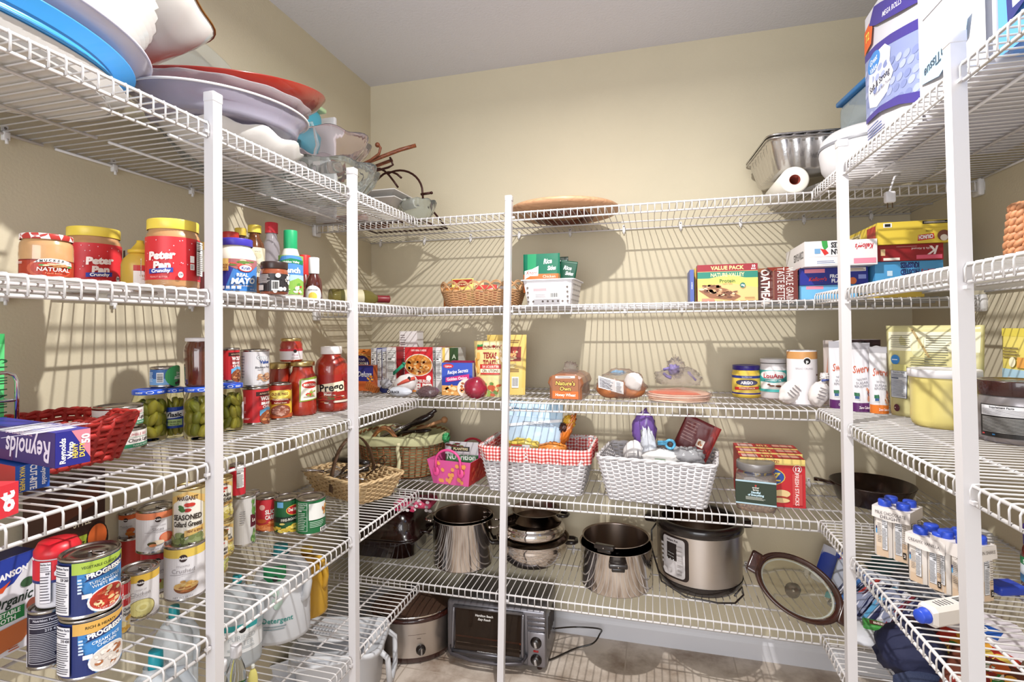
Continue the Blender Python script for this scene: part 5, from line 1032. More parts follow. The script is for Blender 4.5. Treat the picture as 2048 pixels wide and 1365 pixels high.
# broth carton
p = on_z(68, 1284, z); zt = z_at(p, 1098)-z
def swan(A): A.rect(0, 0, 1, 1, '#e2dfe6').poly([(0, .62), (.6, .72), (1, .95), (1, 1), (0, 1)], '#2b3f9c').text('SWANSON', .48, .82, .06, '#f2f0f4', .05, .2, mw=.8, rot=.12).poly([(.1, .68), (.4, .66), (.55, .76), (.4, .72)], '#d0502c').text('Organic', .55, .55, .1, '#25352c', .02, .3, mw=.85).rect(0, .33, .8, .46, '#1f7a3c').text('VEGETABLE\nBROTH', .42, .425, .045, '#f0f4ee', .03, mw=.62).ell(.85, .68, .13, .05, '#3a5a3c').poly([(0, .02), (.75, .08), (1, .2), (.9, .3), (.2, .28), (0, .25)], '#c06a3a').ell(.95, .42, .12, .07, '#8a4a3a').lines(.5, .02, .7, .07, 2, '#b5562c')
r1 = carton('tall broth carton with blue top at the left picture edge', (p.x, p.y-.048, z), PI/2, .096, .06, zt, '#e2dfe6', dict(front=swan, right=lambda A: A.rect(0, .7, 1, 1, '#2b3f9c')), name='broth_carton', sides={'top': '#2b3068'})
m = M(); m.lathe([(0, 0), (.014, 0), (.014, .016), (0, .017)], mat('#2a4fc0', .35), 24, c=(-.02, .03, zt)); m.build('cap', r1)
# soups
def prog(top, t1, t2, bowl, ff=False):
    def f(A):
        A.rect(0, 0, 1, 1, '#3f86c8').rect(0, 0, .36, 1, '#22306e').poly([(.3, 0), (.55, 0), (.38, .6), (.3, .6)], '#22306e').rect(.3, .78, 1, 1, top).text(t1, .62, .9, .05, '#4a5a2a' if not ff else '#4a3a1c', .02, mw=.42).poly([(.44, .62), (.96, .78), (.96, .92), (.44, .74), (.48, .68)], '#1f2a5e').text('PROGRESSO', .7, .76, .09, '#f4f2ee', .05, mw=.48, rot=.12).text(t2, .68, .6, .055, '#e6f0f8', .02, mw=.38, rot=.08)
        A.ell(.72, .22, .25, .25, '#ece9ea').ell(.72, .23, .225, .22, bowl[0]); A.food(.72, .23, .21, .2, bowl, 34, .18, 5); A.rect(.42, .32, .52, .4, '#ece9ea')
        A.facts(.06, .04, .29, .97, '#22306e' if False else '#e9e8ee', '#23203a', 14, cal='210 430' if ff else '120 260').lines(.38, .42, .43, .72, 5, '#c9d9ee', .6); A.text('NET WT 18.5 OZ', .68, .06, .035, '#f2f0ee', mw=.3)
    return f
_, C, R, H = canp('lower soup can of the near pair, orange band and creamy chicken rice', 119, 247, 1235, 1358, z, '#3f86c8', prog('#d9a955', 'RICH & HEARTY', 'CREAMY RICE\nCHICKEN', ['#d9d0c8', '#f0e8e0', '#a8683f', '#efe9e4'], True), H=.1145, name='soup_can')
can('upper soup can of the near pair, green band and tomato white bean soup', V((C.x-.003, C.y, z+H+.0006)), R, .1145, math.atan2(-C.y, -C.x), '#3f86c8', prog('#a9c24a', 'VEGETABLE CLASSICS', 'TUSCAN-STYLE\nWHITE BEAN', ['#c0392b', '#d9603f', '#f0d9a8', '#a82a20', '#e8c890']), name='soup_can')
def dark(A): A.rect(0, 0, 1, 1, '#241f33').facts(.2, .06, .8, .95, '#241f33', '#d9d7e2', 16, cal='210 430').rect(.16, 0, .19, .3, '#c8c6d2')
_, Cd, Rd, Hd = canp('dark labelled soup can showing nutrition facts, behind the soup pair', 57, 150, 1235, 1338, z, '#241f33', dark, H=.1145, tab=False, rot=-.25, name='soup_can')
Cc = V((Cd.x+.002, Cd.y+.012, z+Hd+.0006)); ang = math.atan2(-Cc.y, -Cc.x)
root = thing('soup_canister', 'red and white canister with domed red lid standing on the dark can', 'can', Cc); Rc = Rd*1.03; Hc = .098
m = M(); m.lathe([(0, 0), (Rc*.88, 0), (Rc*.93, .004), (Rc*.93, .06), (Rc, Hc)], mat('#e9e5ea', .3), 44); m.build('canister_body', root)
m = M(); m.lathe([(Rc*.99, Hc), (Rc*1.04, Hc+.002), (Rc*1.04, Hc+.012), (Rc*.98, Hc+.016), (Rc*.85, Hc+.026), (0, Hc+.028)], mat('#cf2430', .35), 44); m.build('lid', root)
A = Art(Rc*2.9, Hc*.95); A.rect(0, .58, 1, 1, '#cf2430').rect(0, .52, 1, .58, '#27306e').facts(.28, .1, .46, .98, '#eeeaf0', '#3a3440', 9, cal='60').text('C', .56, .75, .2, '#f4eef0', .02, .3); m = M(); A.emit(m, wrap(Rc*.965+.003, ang-.15, .003), du=.006); m.build('label', root)
# bisque carton
fbox('dark brown soup carton with green band reading tomato sweet basil bisque', 92, 212, 965, z, X=-1.36, d=.07, base='#3a2018', arts=dict(front=lambda A: A.poly([(0, .62), (.9, .74), (.9, .9), (0, .8)], '#5a2e1c').text('STYLE', .6, .62, .05, '#e8dcc0', .02, mw=.3).rect(0, .32, .68, .52, '#a0b23a').text('TOMATO SWEET\nBASIL BISQUE', .36, .45, .045, '#2c3014', .03, mw=.56).ell(.86, .44, .2, .15, '#241410').ell(.86, .47, .17, .1, '#c9602c').ell(.62, .24, .07, .05, '#4a8a3a')), name='soup_carton')
# row of cans
def redc(A): A.rect(0, 0, 1, 1, '#c9272f').facts(.55, .05, .82, .85, n=16).food(.8, .9, .1, .08, ['#c9a05a', '#8a4a2a'], 5, .5)
canp('red can with nutrition panel, behind and right of the soup pair', 197, 246, 1035, 1112, z+.02, '#c9272f', redc, X=-1.24, tab=False, rot=.1)
def pub(band, t1, t2, pic, sc_=1.):
    def f(A):
        A.rect(0, 0, 1, 1, '#e4e1e4'); A.rect(0, .83, 1, 1, band) if band else 0; A.circ(.5, .82, .075, '#2e1a1a').text('Publix', .5, .82, .045, '#f4f0ee', .03, mw=.14).text(t1, .5, .66, .035, '#a8a2a6', mw=.36).text(t2, .5, .57, .085, '#9c9598', .0, mw=.44).lines(.28, .48, .72, .51, 1, '#b5afb3'); pic(A); A.text('NET WT 15 OZ', .5, .05, .035, '#7a7478', mw=.4)
    return f
def peach(A): A.ell(.64, .32, .12, .13, '#d9694f').ell(.62, .33, .08, .1, '#e58a64').ell(.5, .22, .1, .06, '#efdcc0').ell(.4, .2, .07, .05, '#4f4a24').ell(.42, .16, .06, .04, '#d98a5a')
def coco(A): A.ell(.55, .24, .2, .13, '#8a5230', a0=PI, a1=2*PI).ell(.55, .26, .2, .08, '#d9b070'); A.food(.55, .3, .17, .07, ['#e8cc90', '#d0a860', '#c09048'], 18, .3, 2); A.food(.55, .2, .15, .06, ['#6a3a20', '#a8683a'], 10, .3, 2)
def soup(A): A.ell(.52, .22, .24, .22, '#8a7a4a').ell(.52, .23, .22, .2, '#d9d08a').ell(.54, .25, .12, .1, '#e3dc9c').ell(.54, .25, .06, .05, '#d0c47a')
def orng(A): A.ell(.68, .4, .14, .1, '#c9602c').ell(.62, .3, .12, .08, '#e08a3a').ell(.7, .22, .12, .08, '#d0702c')
canp('mandarin orange can with gold rim between red can and peach can', 238, 279, 1013, 1088, z+.075, '#e4e1e4', pub('#d9622c', '', 'Mandarin', orng), X=-1.19, tab=False, rot=-.3, H=.085)
canp('red topped can supporting the mandarin orange can', 240, 290, 1090, 1130, z, '#c9272f', lambda A: A.rect(0, 0, 1, .7, '#e4e1e4'), X=-1.19, tab=False, H=.074)
_, C, R, H = canp('white can with red band under the peach slices can', 282, 350, 1104, 1192, z, '#e4e1e4', pub('#c4303a', '', 'Cream', lambda A: A.ell(.6, .2, .16, .12, '#b5b870').ell(.5, .3, .08, .06, '#a8402c')), tab=False)
Cp, Rp, ang = cyl(272, 357, z=z+H+.0006, X=C.x+.004); can('peach slices can with orange band stacked on a white can', Cp, Rp, .108, ang, '#e4e1e4', pub('#e0835a', 'YELLOW CLING', 'Slices', peach), rot=.05)
canp('crushed pineapple can with yellow band standing in front of the near pole', 328, 414, 1094, 1204, z, '#e4e1e4', pub('#e3c45a', 'PINEAPPLE', 'Crushed', coco), rot=-.1)
canp('chicken soup can with yellow band and pull tab, left of the pineapple', 240, 321, 1146, 1244, z, '#e4e1e4', pub('#e0b84a', 'CREAM OF', 'Chicken', soup), rot=.05)
canp('red and white chicken noodle can beside the upright soup pair', 222, 264, 1166, 1272, z, '#f0ecea', lambda A: A.rect(0, .52, 1, 1, '#c9272f').text("Campbell's", .72, .74, .13, '#f6f0ee', .02, .3, mw=.5).text('Chicken\nNoodle', .75, .44, .07, '#2c2624', .02, mw=.36).food(.7, .14, .3, .16, ['#e8c060', '#f0dca0', '#d9a040'], 14, .35, 3), tab=False, rot=.1)
canp('small can with grey lid behind the chicken soup can', 236, 290, 1128, 1150, z, '#b5342c', None, X=-1.11, H=.098)
def marg(t, veg, n=30, pod=False):
    def f(A):
        A.rect(0, 0, 1, 1, '#c9b98a').poly([(.16, .2), (.84, .2), (.84, .88), (.5, .97), (.16, .88)], '#ebe6da').poly([(.1, .78), (.5, .95), (.9, .78), (.9, .9), (.5, 1.), (.1, .9)], '#d9b36a').text('MARGARET', .5, .9, .06, '#4a2c1a', .03, mw=.44).food(.5, .76, .16, .06, ['#c8382c', '#b02a22', '#3f6a34'], 6, .6, 3).text(t, .5, .62, .075, '#33281f', .03, mw=.6); A.food(.5, .22, .48, .24, veg, n, .22, 6); A.poly([(.45, .33), (.85, .4), (.85, .48), (.45, .42)], '#d9b36a').text('HEAT & SERVE', .65, .41, .035, '#6a2c1a', .02, mw=.3)
    return f
GRN = ['#5f6a3a', '#7a8450', '#4a5430', '#8f9a68']; SQ = ['#d9cf8a', '#c9b860', '#b8a850', '#e6dca0']
_, C, R, H = canp('can beneath the collard greens can, gold lid showing', 350, 412, 1080, 1140, z, '#c9b98a', marg('', SQ), X=-1.16, mt=GOLD, tab=False)
Cg, Rg, ang = cyl(345, 415, z=z+H+.0006, X=-1.165); can('seasoned collard greens can behind the near pole', Cg, Rg, top_h(Cg, Rg, 978), ang, '#c9b98a', marg('SEASONED\nCollard Greens', GRN, 40), rot=-.15, tab=False, mt=GOLD)
_, C, R, H = canp('lower squash can of the pair right of the near pole', 422, 468, 1045, 1118, z, '#c9b98a', marg('SQUASH\nWITH VIDALIA', SQ), tab=False, mt=GOLD, rot=.1)
Cs, Rs, ang = cyl(420, 466, z=z+H+.0006, X=C.x); can('upper squash can of the pair right of the near pole', Cs, Rs, top_h(Cs, Rs, 958), ang, '#c9b98a', marg('SQUASH\nWITH VIDALIA\nONIONS', SQ), tab=False, mt=GOLD, rot=.1)
canp('seasoned lima bean can in front of the squash cans', 408, 457, 1073, 1153, z, '#c9b98a', marg('SEASONED\nLima Beans', ['#a8a85a', '#c4c47a', '#8f9048'], 20), tab=False, mt=GOLD, rot=.3)
_, C, R, H = canp('bare silver asparagus can with narrow green and maroon label', 463, 512, 995, 1095, z, '#c9c6c4', lambda A: A.rect(.0, 0, .7, 1, '#cfccca').rect(.7, .35, .95, .62, '#5a1c2c').food(.82, .8, .1, .18, ['#4f7a3a', '#6a9a4a'], 12, .4, 2).food(.82, .16, .1, .16, ['#4f7a3a', '#8aa86a'], 12, .4, 3).text('Le', .8, .5, .08, '#e8dcd0', .03, mw=.12).lines(.4, .45, .55, .75, 6, '#8a8688', .3), tab=False, mt=TIN2, rib=False)
Cr, Rr_, ang = cyl(459, 492, z=z+H+.0006, X=C.x-.004); can('slim red can standing on the silver asparagus can', Cr, Rr_, .1, ang, '#cb2c3a', lambda A: A.rect(.0, 0, 1, 1, '#cb2c3a').facts(.45, .25, .8, .98, n=16), tab=False)
canp('silver can behind the asparagus can with a bare lid', 496, 520, 984, 1050, z, '#b9b5b2', None, X=-1.24, tab=False, mt=TIN2)
canp('red sliced carrots can between asparagus and corn cans', 508, 561, 997, 1066, z, '#c4303a', lambda A: A.rect(0, 0, 1, 1, '#c4303a').rect(.75, .85, .9, 1, '#eee8ea').circ(.36, .76, .09, '#e8b0a8').text('SLICED\nCARROTS', .66, .6, .13, '#f4ece8', .04, mw=.44).food(.5, .16, .5, .2, ['#d9783a', '#e8935a', '#c9602c'], 22, .3, 2), tab=False)
canp('green fire roasted corn can with red shield emblem', 547, 601, 1000, 1070, z, '#1f5a34', lambda A: A.rect(0, 0, 1, 1, '#1f5a34').rect(.2, .8, .38, .98, '#6aa8d8').ell(.7, .7, .25, .17, '#d9b84a').ell(.7, .7, .23, .15, '#b8282c').text('Del Monte', .7, .72, .1, '#f4f0e4', .03, mw=.38).rect(0, .32, 1, .5, '#1c2a20').text('FIRE-ROASTED', .6, .42, .08, '#e8e4d8', .02, mw=.56, rot=.08).food(.5, .14, .5, .18, ['#e8cf5a', '#d9b840', '#f0dc80'], 40, .16, 2), tab=False, rot=.05)
canp('green and white can showing its facts panel, rightmost of the row', 591, 651, 1000, 1073, z, '#1f6a3c', lambda A: A.rect(0, 0, 1, 1, '#1f6a3c').facts(.12, .08, .38, .95, '#1f6a3c', '#dfe8e0', 10).rect(.42, .42, .86, .93, '#e4e4e0').lines(.44, .18, .8, .38, 4, '#a8c8b0').bars(.68, .02, .9, .14).food(.8, .7, .08, .14, ['#a8683a', '#d9a05a'], 6, .5, 1), tab=False, rot=.1)
# ================================================================== FOURTH SHELF, BACK WALL
z = Z['D']
SEA = mat('#c9ad83', .65, noise=.25, nscale=70); BRN = mat('#8a5a35', .55, noise=.3, nscale=70); WW = mat('#d3d0d2', .5, noise=.04, nscale=60)
BLK = mat('#1d1614', .25, coat=.4); SST = steel('#cfcac8', .2)
def foot(a, b, c):
    a, b, c = [V((q.x, q.y, 0)) for q in (a, b, c)]
    return (a+c)/2, (b-a).length, (c-b).length, math.atan2((b-a).y, (b-a).x)
# utensil basket
Pc, w1, d1, rz = foot(on_z(627, 984, z), on_z(722, 1012, z), on_z(787, 990, z))
root, at_ = basket('tan seagrass basket of kitchen utensils beside the second pole', (Pc.x, Pc.y, z+.003), rz, w1+.07, d1+.07, w1, d1, .085, SEA, SEA, rr=.03, sr=.0042, stake=.028, rim=.006, dip=None, name='seagrass_basket')
m = M(); HB = mat('#5a4230', .5)
for s_ in (-1, 1):
    pts = [V((-.0+s_*.003, -(d1/2+.03)*math.cos(PI*i/16), .03+.20*math.sin(PI*i/16))) for i in range(17)]
m.loft([[(p.x-.010, p.y, p.z), (p.x+.010, p.y, p.z), (p.x+.010, p.y*.97, p.z-.003), (p.x-.010, p.y*.97, p.z-.003)] for p in pts], HB, cap=True); m.build('handle', root)
B0 = Matrix.Translation((Pc.x, Pc.y, z)) @ Matrix.Rotation(rz, 4, 'Z')
def tool(name, lab, fn, x, y, zz, rx, ry, rzz, cat='utensil', B=None):
    m = M(); fn(m); m.xf((B or B0) @ Matrix.Translation((x, y, zz)) @ Matrix.Rotation(rzz, 4, 'Z') @ Matrix.Rotation(ry, 4, 'Y') @ Matrix.Rotation(rx, 4, 'X'))
    c0 = (B or B0) @ V((x, y, zz)); m.v = [(a-c0.x, b-c0.y, c-c0.z) for a, b, c in m.v]; o = m.build(name); o.location = c0; return tag(o, lab, cat)
def handle(m, L=.14, r=.011, mt=BLK): m.tube([(-L/2, 0, 0), (-L*.2, 0, .003), (L*.3, 0, .002), (L/2, 0, -.001)], r, mt, 10)
def whisk(m, mt=SST):
    m.tube([(-.14, 0, 0), (-.05, 0, 0)], .007, mt, 8)
    for k in range(5):
        a = PI*k/5; m.tube([(-.05, 0, 0)]+[(-.05+.11*math.sin(PI*i/12/1)**.5*(i/12)*1.0+.02, .028*math.sin(2*PI*i/12)*math.cos(a), .028*math.sin(2*PI*i/12)*math.sin(a)) for i in range(1, 12)]+[(-.05, 0, 0)], .0012, mt, 5)
def rings(m, mt=mat('#4a3a32', .3, .8)):
    for i in range(3): m.tube([(.02*i+.018*math.cos(2*PI*k/16), .018*math.sin(2*PI*k/16), .004*i) for k in range(16)], .0016, mt, 5, closed=True)
    m.tube([(-.06, 0, 0), (.0, 0, 0)], .003, mt, 6)
def masher(m): m.tube([(-.08, -.02, 0), (.04, -.03, .01), (.06, 0, .015), (.04, .03, .01), (-.08, .02, 0)], .0035, SST, 8); handle(m, .1)
tool('spatula', 'long shiny black spatula handle lying across the seagrass basket', lambda m: handle(m, .17, .012), -.05, .03, .115, 0, .03, .35)
tool('peeler', 'black gripped masher with bright metal loop in the seagrass basket', masher, .05, -.02, .10, 0, -.25, .5)
tool('whisk', 'small wire whisk at the left of the seagrass basket', whisk, -.08, -.02, .075, 0, .2, 1.0)
tool('tongs', 'curled dark wire utensil in the middle of the seagrass basket', rings, -.02, -.03, .095, .5, -.5, -.3)
tool('strainer', 'dark ringed strainer handle at the right of the seagrass basket', rings, .09, .05, .11, .8, -.7, .6)
tool('ladle', 'steel ladle bowl at the bottom of the seagrass basket', lambda m: (m.lathe([(.001, -.02), (.02, -.017), (.034, 0), (.032, 0), (.019, -.014), (.001, -.016)], SST, 20), m.tube([(.034, 0, 0), (.08, 0, .02), (.14, 0, .03)], .004, SST, 6)), -.06, -.03, .07, .3, .2, .2)
tool('scoop', 'steel scoop resting beside the ladle in the seagrass basket', lambda m: (m.ball((0, 0, 0), .026, SST, 18, sz=.6), m.tube([(.0, 0, 0), (.07, 0, .01)], .005, BLK, 6)), .01, -.035, .08, .2, -.2, .9)
# big lined basket
C, R, ang = cyl(724, 884, 966, z); C = V((C.x, C.y, z+.003)); zr_ = z_at((C.x+math.cos(ang)*R, C.y+math.sin(ang)*R), 884)-z
root, at_ = basket('large open-weave brown basket with sage lining and cream ribbon', C, .2, R*2.25, R*1.75, R*1.9, R*1.45, zr_, BRN, BRN, oval=True, sr=.0028, stake=.03, rim=.007, rows=14, name='lined_basket')
m = M(); SG = mat('#b5b48a', .7, bump=.5, bscale=90); N = 60
def sag(t): return .012*math.sin(t*2*PI*5)+.014*math.sin(t*2*PI*2+1)
m.loft([[at_(i/N, .02, -.006) for i in range(N)], [at_(i/N, .97, -.007) for i in range(N)], [at_(i/N, 1.08, .0) for i in range(N)], [at_(i/N, 1.02, .012) for i in range(N)], [at_(i/N, .84+sag(i/N), .013) for i in range(N)]], SG); m.build('fabric_lining', root)
m = M(); p0 = V((R*.15, -R*.86, zr_)); pts = [p0+V((.0, -.012, .0)), p0+V((-.004, -.018, -.04)), p0+V((.004, -.022, -.09)), p0+V((0, -.05, -zr_+.0)), p0+V((-.002, -.075, -zr_-.03))]
m.loft([[p+V((-.008, 0, 0)), p+V((.008, 0, 0)), p+V((.008, .001, 0)), p+V((-.008, .001, 0))] for p in pts], mat('#cfc8a0', .7), cap=True); m.build('ribbon', root)
m = M(); handle_u(m, (-R*.55, -R*.78, zr_), (R*.1, -R*.85, zr_), .055, .008, BRN); handle_u(m, (-R*.55, -R*.79, zr_-.004), (R*.1, -R*.86, zr_-.004), .05, .006, mat('#a3703f', .5)); m.build('handle', root)
B1 = Matrix.Translation(C)
tool('wire_whisk', 'large wire whisk standing in the lined basket', whisk, -.03, 0, zr_+.02, 0, -.5, .3, B=B1)
tool('black_ladle', 'large glossy black ladle with hole, rising right from the lined basket', lambda m: (m.ball((.07, 0, 0), .05, BLK, 24, sx=1.3, sy=.6, sz=.36), m.tube([(-.12, 0, -.03), (.0, 0, -.005), (.12, 0, .01), (.15, 0, .014)], .009, BLK, 8)), .03, 0, zr_+.035, 0, -.42, .15, B=B1)
tool('wooden_spoon', 'wooden spoon end sticking out right of the black ladle', lambda m: (m.tube([(-.1, 0, 0), (.11, 0, 0)], .008, mat('#a87a52', .6, noise=.2, nscale=30), 10), m.ball((.12, 0, 0), .016, mat('#a87a52', .6), 12)), .08, .03, zr_+.02, 0, -.35, .1, B=B1)
tool('serving_fork', 'dark slotted server beside the whisk in the lined basket', lambda m: ([m.tube([(-.1, -.015+.01*i, 0), (.1, -.018+.012*i, .004)], .0022, SST if i % 2 else BLK, 5) for i in range(4)]), -.01, -.03, zr_+.02, 0, -.35, .6, B=B1)
tool('black_spoon', 'black spoon lying low between ladle and sage cloth', lambda m: (m.ball((.06, 0, 0), .03, BLK, 16, sx=1.5, sy=.8, sz=.3), handle(m, .14, .007)), .06, -.03, zr_+.012, 0, -.15, -.1, B=B1)
# polka bag
a, b = on_z(867, 967, z), on_z(937, 975, z); rz = math.atan2(b.y-a.y, b.x-a.x); wb = (b-a).length; h = z_at((a+b)/2, 921)-z; P = (a+b)/2
root = thing('gift_tote', 'small pink tote with orange polka dots and two arched handles', 'bag', (P.x, P.y, z+.001), rz)
PK1 = mat('#d95a9a', .4); wt = wb*1.24; db, dt = .20, .24
def trap(v, o=0): 
    W, D = wb+(wt-wb)*v-2*o, db+(dt-db)*v-2*o; c = db/2; return [(-W/2, c-D/2, h*v), (W/2, c-D/2, h*v), (W/2, c+D/2, h*v), (-W/2, c+D/2, h*v)]
m = M(); m.loft([trap(0), trap(1), trap(1, .003), [(x, y, zz+.003) for x, y, zz in trap(0, .003)]], PK1, cap=True, smooth=False); rnd = random.Random(4)
A = Art(wt, h)
for i in range(22): A.circ(.08+.84*rnd.random(), .06+.88*rnd.random(), .085, '#e8a05a', 14)
A.emit(m, lambda u, v, l: V((max(-1, min(1, u/(wt/2)))*(wb+(wt-wb)*v/h)/2, (db-(db+(dt-db)*v/h))/2-l, v)))
A = Art(dt, h); A.rect(0, 0, 1, 1, '#c4302f')
for i in range(16): A.circ(.08+.84*rnd.random(), .06+.88*rnd.random(), .09, '#d9553f', 12)
A.emit(m, lambda u, v, l: V(((wb+(wt-wb)*v/h)/2+l, db/2+u/(dt/2)*(db+(dt-db)*v/h)/2, v))); m.build('tote_body', root)
for k, (yy, col) in enumerate((((db-dt)/2-.004, '#d94a8a'), ((db+dt)/2+.004, '#c4303f'))):
    m = M(); mt = mat(col, .35); xs = wt*.28
    m.tube([(-xs, yy, h*.55)]+[(-xs*math.cos(PI*i/12), yy, h*.95+.052*math.sin(PI*i/12)) for i in range(13)]+[(xs, yy, h*.55)], .0055, mt, 8)
    for s_ in (-1, 1): m.ball((s_*xs, yy, h*.55), .016, mt, 14, sy=.25, sz=1.25)
    m.build('handle', root)
fpouch('green and grey nut mix bag standing in the pink polka dot tote', 889, 955, 884, z+.02, Y=P.y+.09, d=.03, base='#4f8a5a', art=lambda A: A.rect(0, .62, 1, 1, '#b9b5b8').rect(.2, .72, .75, .86, '#2a2420').text('PLANTERS', .48, .79, .07, '#e8d8a8', .02, mw=.46).text('NUTrition', .5, .56, .16, '#eef4f0', .02, mw=.86).food(.3, .9, .25, .08, ['#8a2a2c', '#5a2420', '#3f7a3a'], 10, .4, 2).food(.5, .2, .4, .15, ['#3a2a4a', '#6a3a5a', '#8aa070'], 14, .3, 3), seal=.06, name='nut_bag')
m = M(); lump(m, (0, 0, 0), .016, mat('#2f8a4f', .4), sz=1.3, amp=.5, fq=4, seed=1); o = m.build('green_leaf_clip'); q = on_y(892, 876, P.y+.07); o.location = q; tag(o, 'green leafy clip on the left corner of the nut bag', 'clip')
# two white baskets
def wbasket(lab, BL, BR, rowt, tl, tr, dep, ging=False):
    a, b = on_z(BL[0], BL[1], z), on_z(BR[0], BR[1], z); rz = math.atan2(b.y-a.y, b.x-a.x); wb = (b-a).length; nn = V((-math.sin(rz), math.cos(rz), 0))
    h = z_at((a+b)/2-nn*.02, rowt)-z; wt = wb*((tr-tl)/(BR[0]-BL[0]))*.97; db = dep; dt = dep+.05; P = (a+b)/2+nn*db/2
    root, at_ = basket(lab, (P.x, P.y, z+.003), rz, wt, dt, wb, db, h, WW, WW, rr=.03, sr=.0041, stake=.026, rim=.006, name='white_wicker_basket')
    return root, at_, P, rz, wt, dt, h
root, at_, Pg, rg, wg_, dg, hg = wbasket('white wicker basket trimmed with red gingham cloth', (978, 982), (1160, 996), 902, 955, 1178, .25)
def gingham():
    m_ = bpy.data.materials.new('gingham_cloth'); m_.use_nodes = True; nt = m_.node_tree; b = nt.nodes['Principled BSDF']; b.inputs['Roughness'].default_value = .8
    tc = nt.nodes.new('ShaderNodeTexCoord'); sx = nt.nodes.new('ShaderNodeSeparateXYZ'); nt.links.new(tc.outputs['Object'], sx.inputs[0]); out = []
    for ax in (0, 2, 1):
        mu = nt.nodes.new('ShaderNodeMath'); mu.operation = 'MULTIPLY'; mu.inputs[1].default_value = 2*PI/.0135; s1 = nt.nodes.new('ShaderNodeMath'); s1.operation = 'SINE'; g = nt.nodes.new('ShaderNodeMath'); g.operation = 'GREATER_THAN'; g.inputs[1].default_value = 0
        nt.links.new(sx.outputs[ax], mu.inputs[0]); nt.links.new(mu.outputs[0], s1.inputs[0]); nt.links.new(s1.outputs[0], g.inputs[0]); out.append(g)
    geo = nt.nodes.new('ShaderNodeNewGeometry'); ad = nt.nodes.new('ShaderNodeMath'); ad.operation = 'ADD'; nt.links.new(out[0].outputs[0], ad.inputs[0]); nt.links.new(out[1].outputs[0], ad.inputs[1])
    r = nt.nodes.new('ShaderNodeValToRGB'); r.color_ramp.interpolation = 'CONSTANT'; dv = nt.nodes.new('ShaderNodeMath'); dv.operation = 'MULTIPLY'; dv.inputs[1].default_value = .5
    nt.links.new(ad.outputs[0], dv.inputs[0]); nt.links.new(dv.outputs[0], r.inputs[0]); e = r.color_ramp.elements; e[0].color = rgb('#e9dfdd'); e[0].position = 0; e[1].color = rgb('#b5302f'); e[1].position = .9; k = e.new(.4); k.color = rgb('#d27f7a')
    nt.links.new(r.outputs[0], b.inputs['Base Color']); return m_
GG = gingham(); m = M(); N = 120
def fr(t): return .008*math.sin(t*2*PI*14)+.006*math.sin(t*2*PI*31+1)
m.loft([[at_(i/N, .05, -.006) for i in range(N)], [at_(i/N, .97, -.006) for i in range(N)], [at_(i/N, 1.05, .0) for i in range(N)], [at_(i/N, 1.02, .011+fr(i/N)*.3) for i in range(N)], [at_(i/N, .86, .012+fr(i/N)*.7) for i in range(N)], [at_(i/N, .72+fr(i/N), .012+fr(i/N)) for i in range(N)]], GG); m.build('gingham_liner', root)
root, at_w, Pw, rw, ww_, dw, hw = wbasket('plain white wicker basket filled with bags, right of the gingham basket', (1216, 1000), (1411, 1022), 925, 1193, 1440, .25)
def bagin(name, lab, P, rz, x, y, zz, mt, R, sx=1, sy=1, sz=1, amp=.3, fq=3, seed=1, extra=None, cat='bag', tilt=0):
    q = V((P.x, P.y, z)) + Matrix.Rotation(rz, 3, 'Z') @ V((x, y, zz)); root = thing(name, lab, cat, q, rz); m = M(); lump(m, (0, 0, 0), R, mt, sx=sx, sy=sy, sz=sz, amp=amp, fq=fq, seed=seed); m.xf(Matrix.Rotation(tilt, 4, 'Y')); m.build('bag', root)
    if extra: extra(root, R)
    return root
PB_ = mat('#b9cfe0', .2, trans=.2, ior=1.2, bump=.6, bscale=40)
def decal(w, h, fn, yb):
    def f(root, R): A = Art(w, h); fn(A); m = M(); A.emit(m, flat((0, yb, -h/2), (1, 0, 0), (0, -.1, 1), (0, -1, 0))); m.build('print', root)
    return f
q = Pg+V((-.03, .0, z+.17+.0)); 
pouch('pale blue checked plastic packet leaning in the gingham basket', (Pg.x-.03, Pg.y-.03, z+.06), rg+.02, .24, hg+.115, .07, '#b5cbdf', lambda A: (A.rect(0, .78, 1, 1, '#bfdcf0'), [A.rect(i/9, .78, i/9+.008, 1, '#6a9ac0') for i in range(9)], A.rect(0, .88, 1, .89, '#6a9ac0'), A.poly([(.0, .62), (1, .74), (1, .78), (0, .66)], '#e8ebf0'), A.lines(.3, .66, .9, .72, 3, '#7a7f8a')), name='plastic_packet', wr=.004, shine=.15, tilt=(-.15, .04))
bagin('snack_bag', 'yellow and white snack bag at the left of the gingham basket', Pg, rg, -.06, -.05, hg-.004, mat('#dcc35a', .25, coat=.5), .06, 1.2, .6, .5, .35, 3, 3, decal(.08, .03, lambda A: A.rect(0, 0, 1, 1, '#e6e4e8').lines(.1, .2, .9, .8, 3, '#8a7a5a').rect(0, .8, .6, 1, '#c03a30'), -.045))
bagin('candy_bag', 'orange and yellow twisted candy wrapper rising from the gingham basket', Pg, rg, .115, .0, hg+.05, mat('#d9782c', .2, coat=.6), .04, .5, .4, 1.9, .45, 4, 5, lambda root, R: (lambda m: (lump(m, (.012, 0, .045), .024, mat('#e0b03a', .2, coat=.6), sy=.5, amp=.5, fq=5, seed=7), lump(m, (-.008, -.004, .02), .02, mat('#4a2a24', .25), sy=.8, amp=.5, fq=5, seed=8), m.build('neck', root)))(M()), tilt=.45)
bagin('candy_bag', 'orange bag with white letters lying low in the gingham basket', Pg, rg, .07, -.07, hg-.005, mat('#d9863a', .2, coat=.6), .045, 1.3, .6, .6, .3, 3, 9, decal(.05, .018, lambda A: A.text('Rolos', .5, .5, .9, '#f4e8c8', .03, .2, mw=.9), -.03))
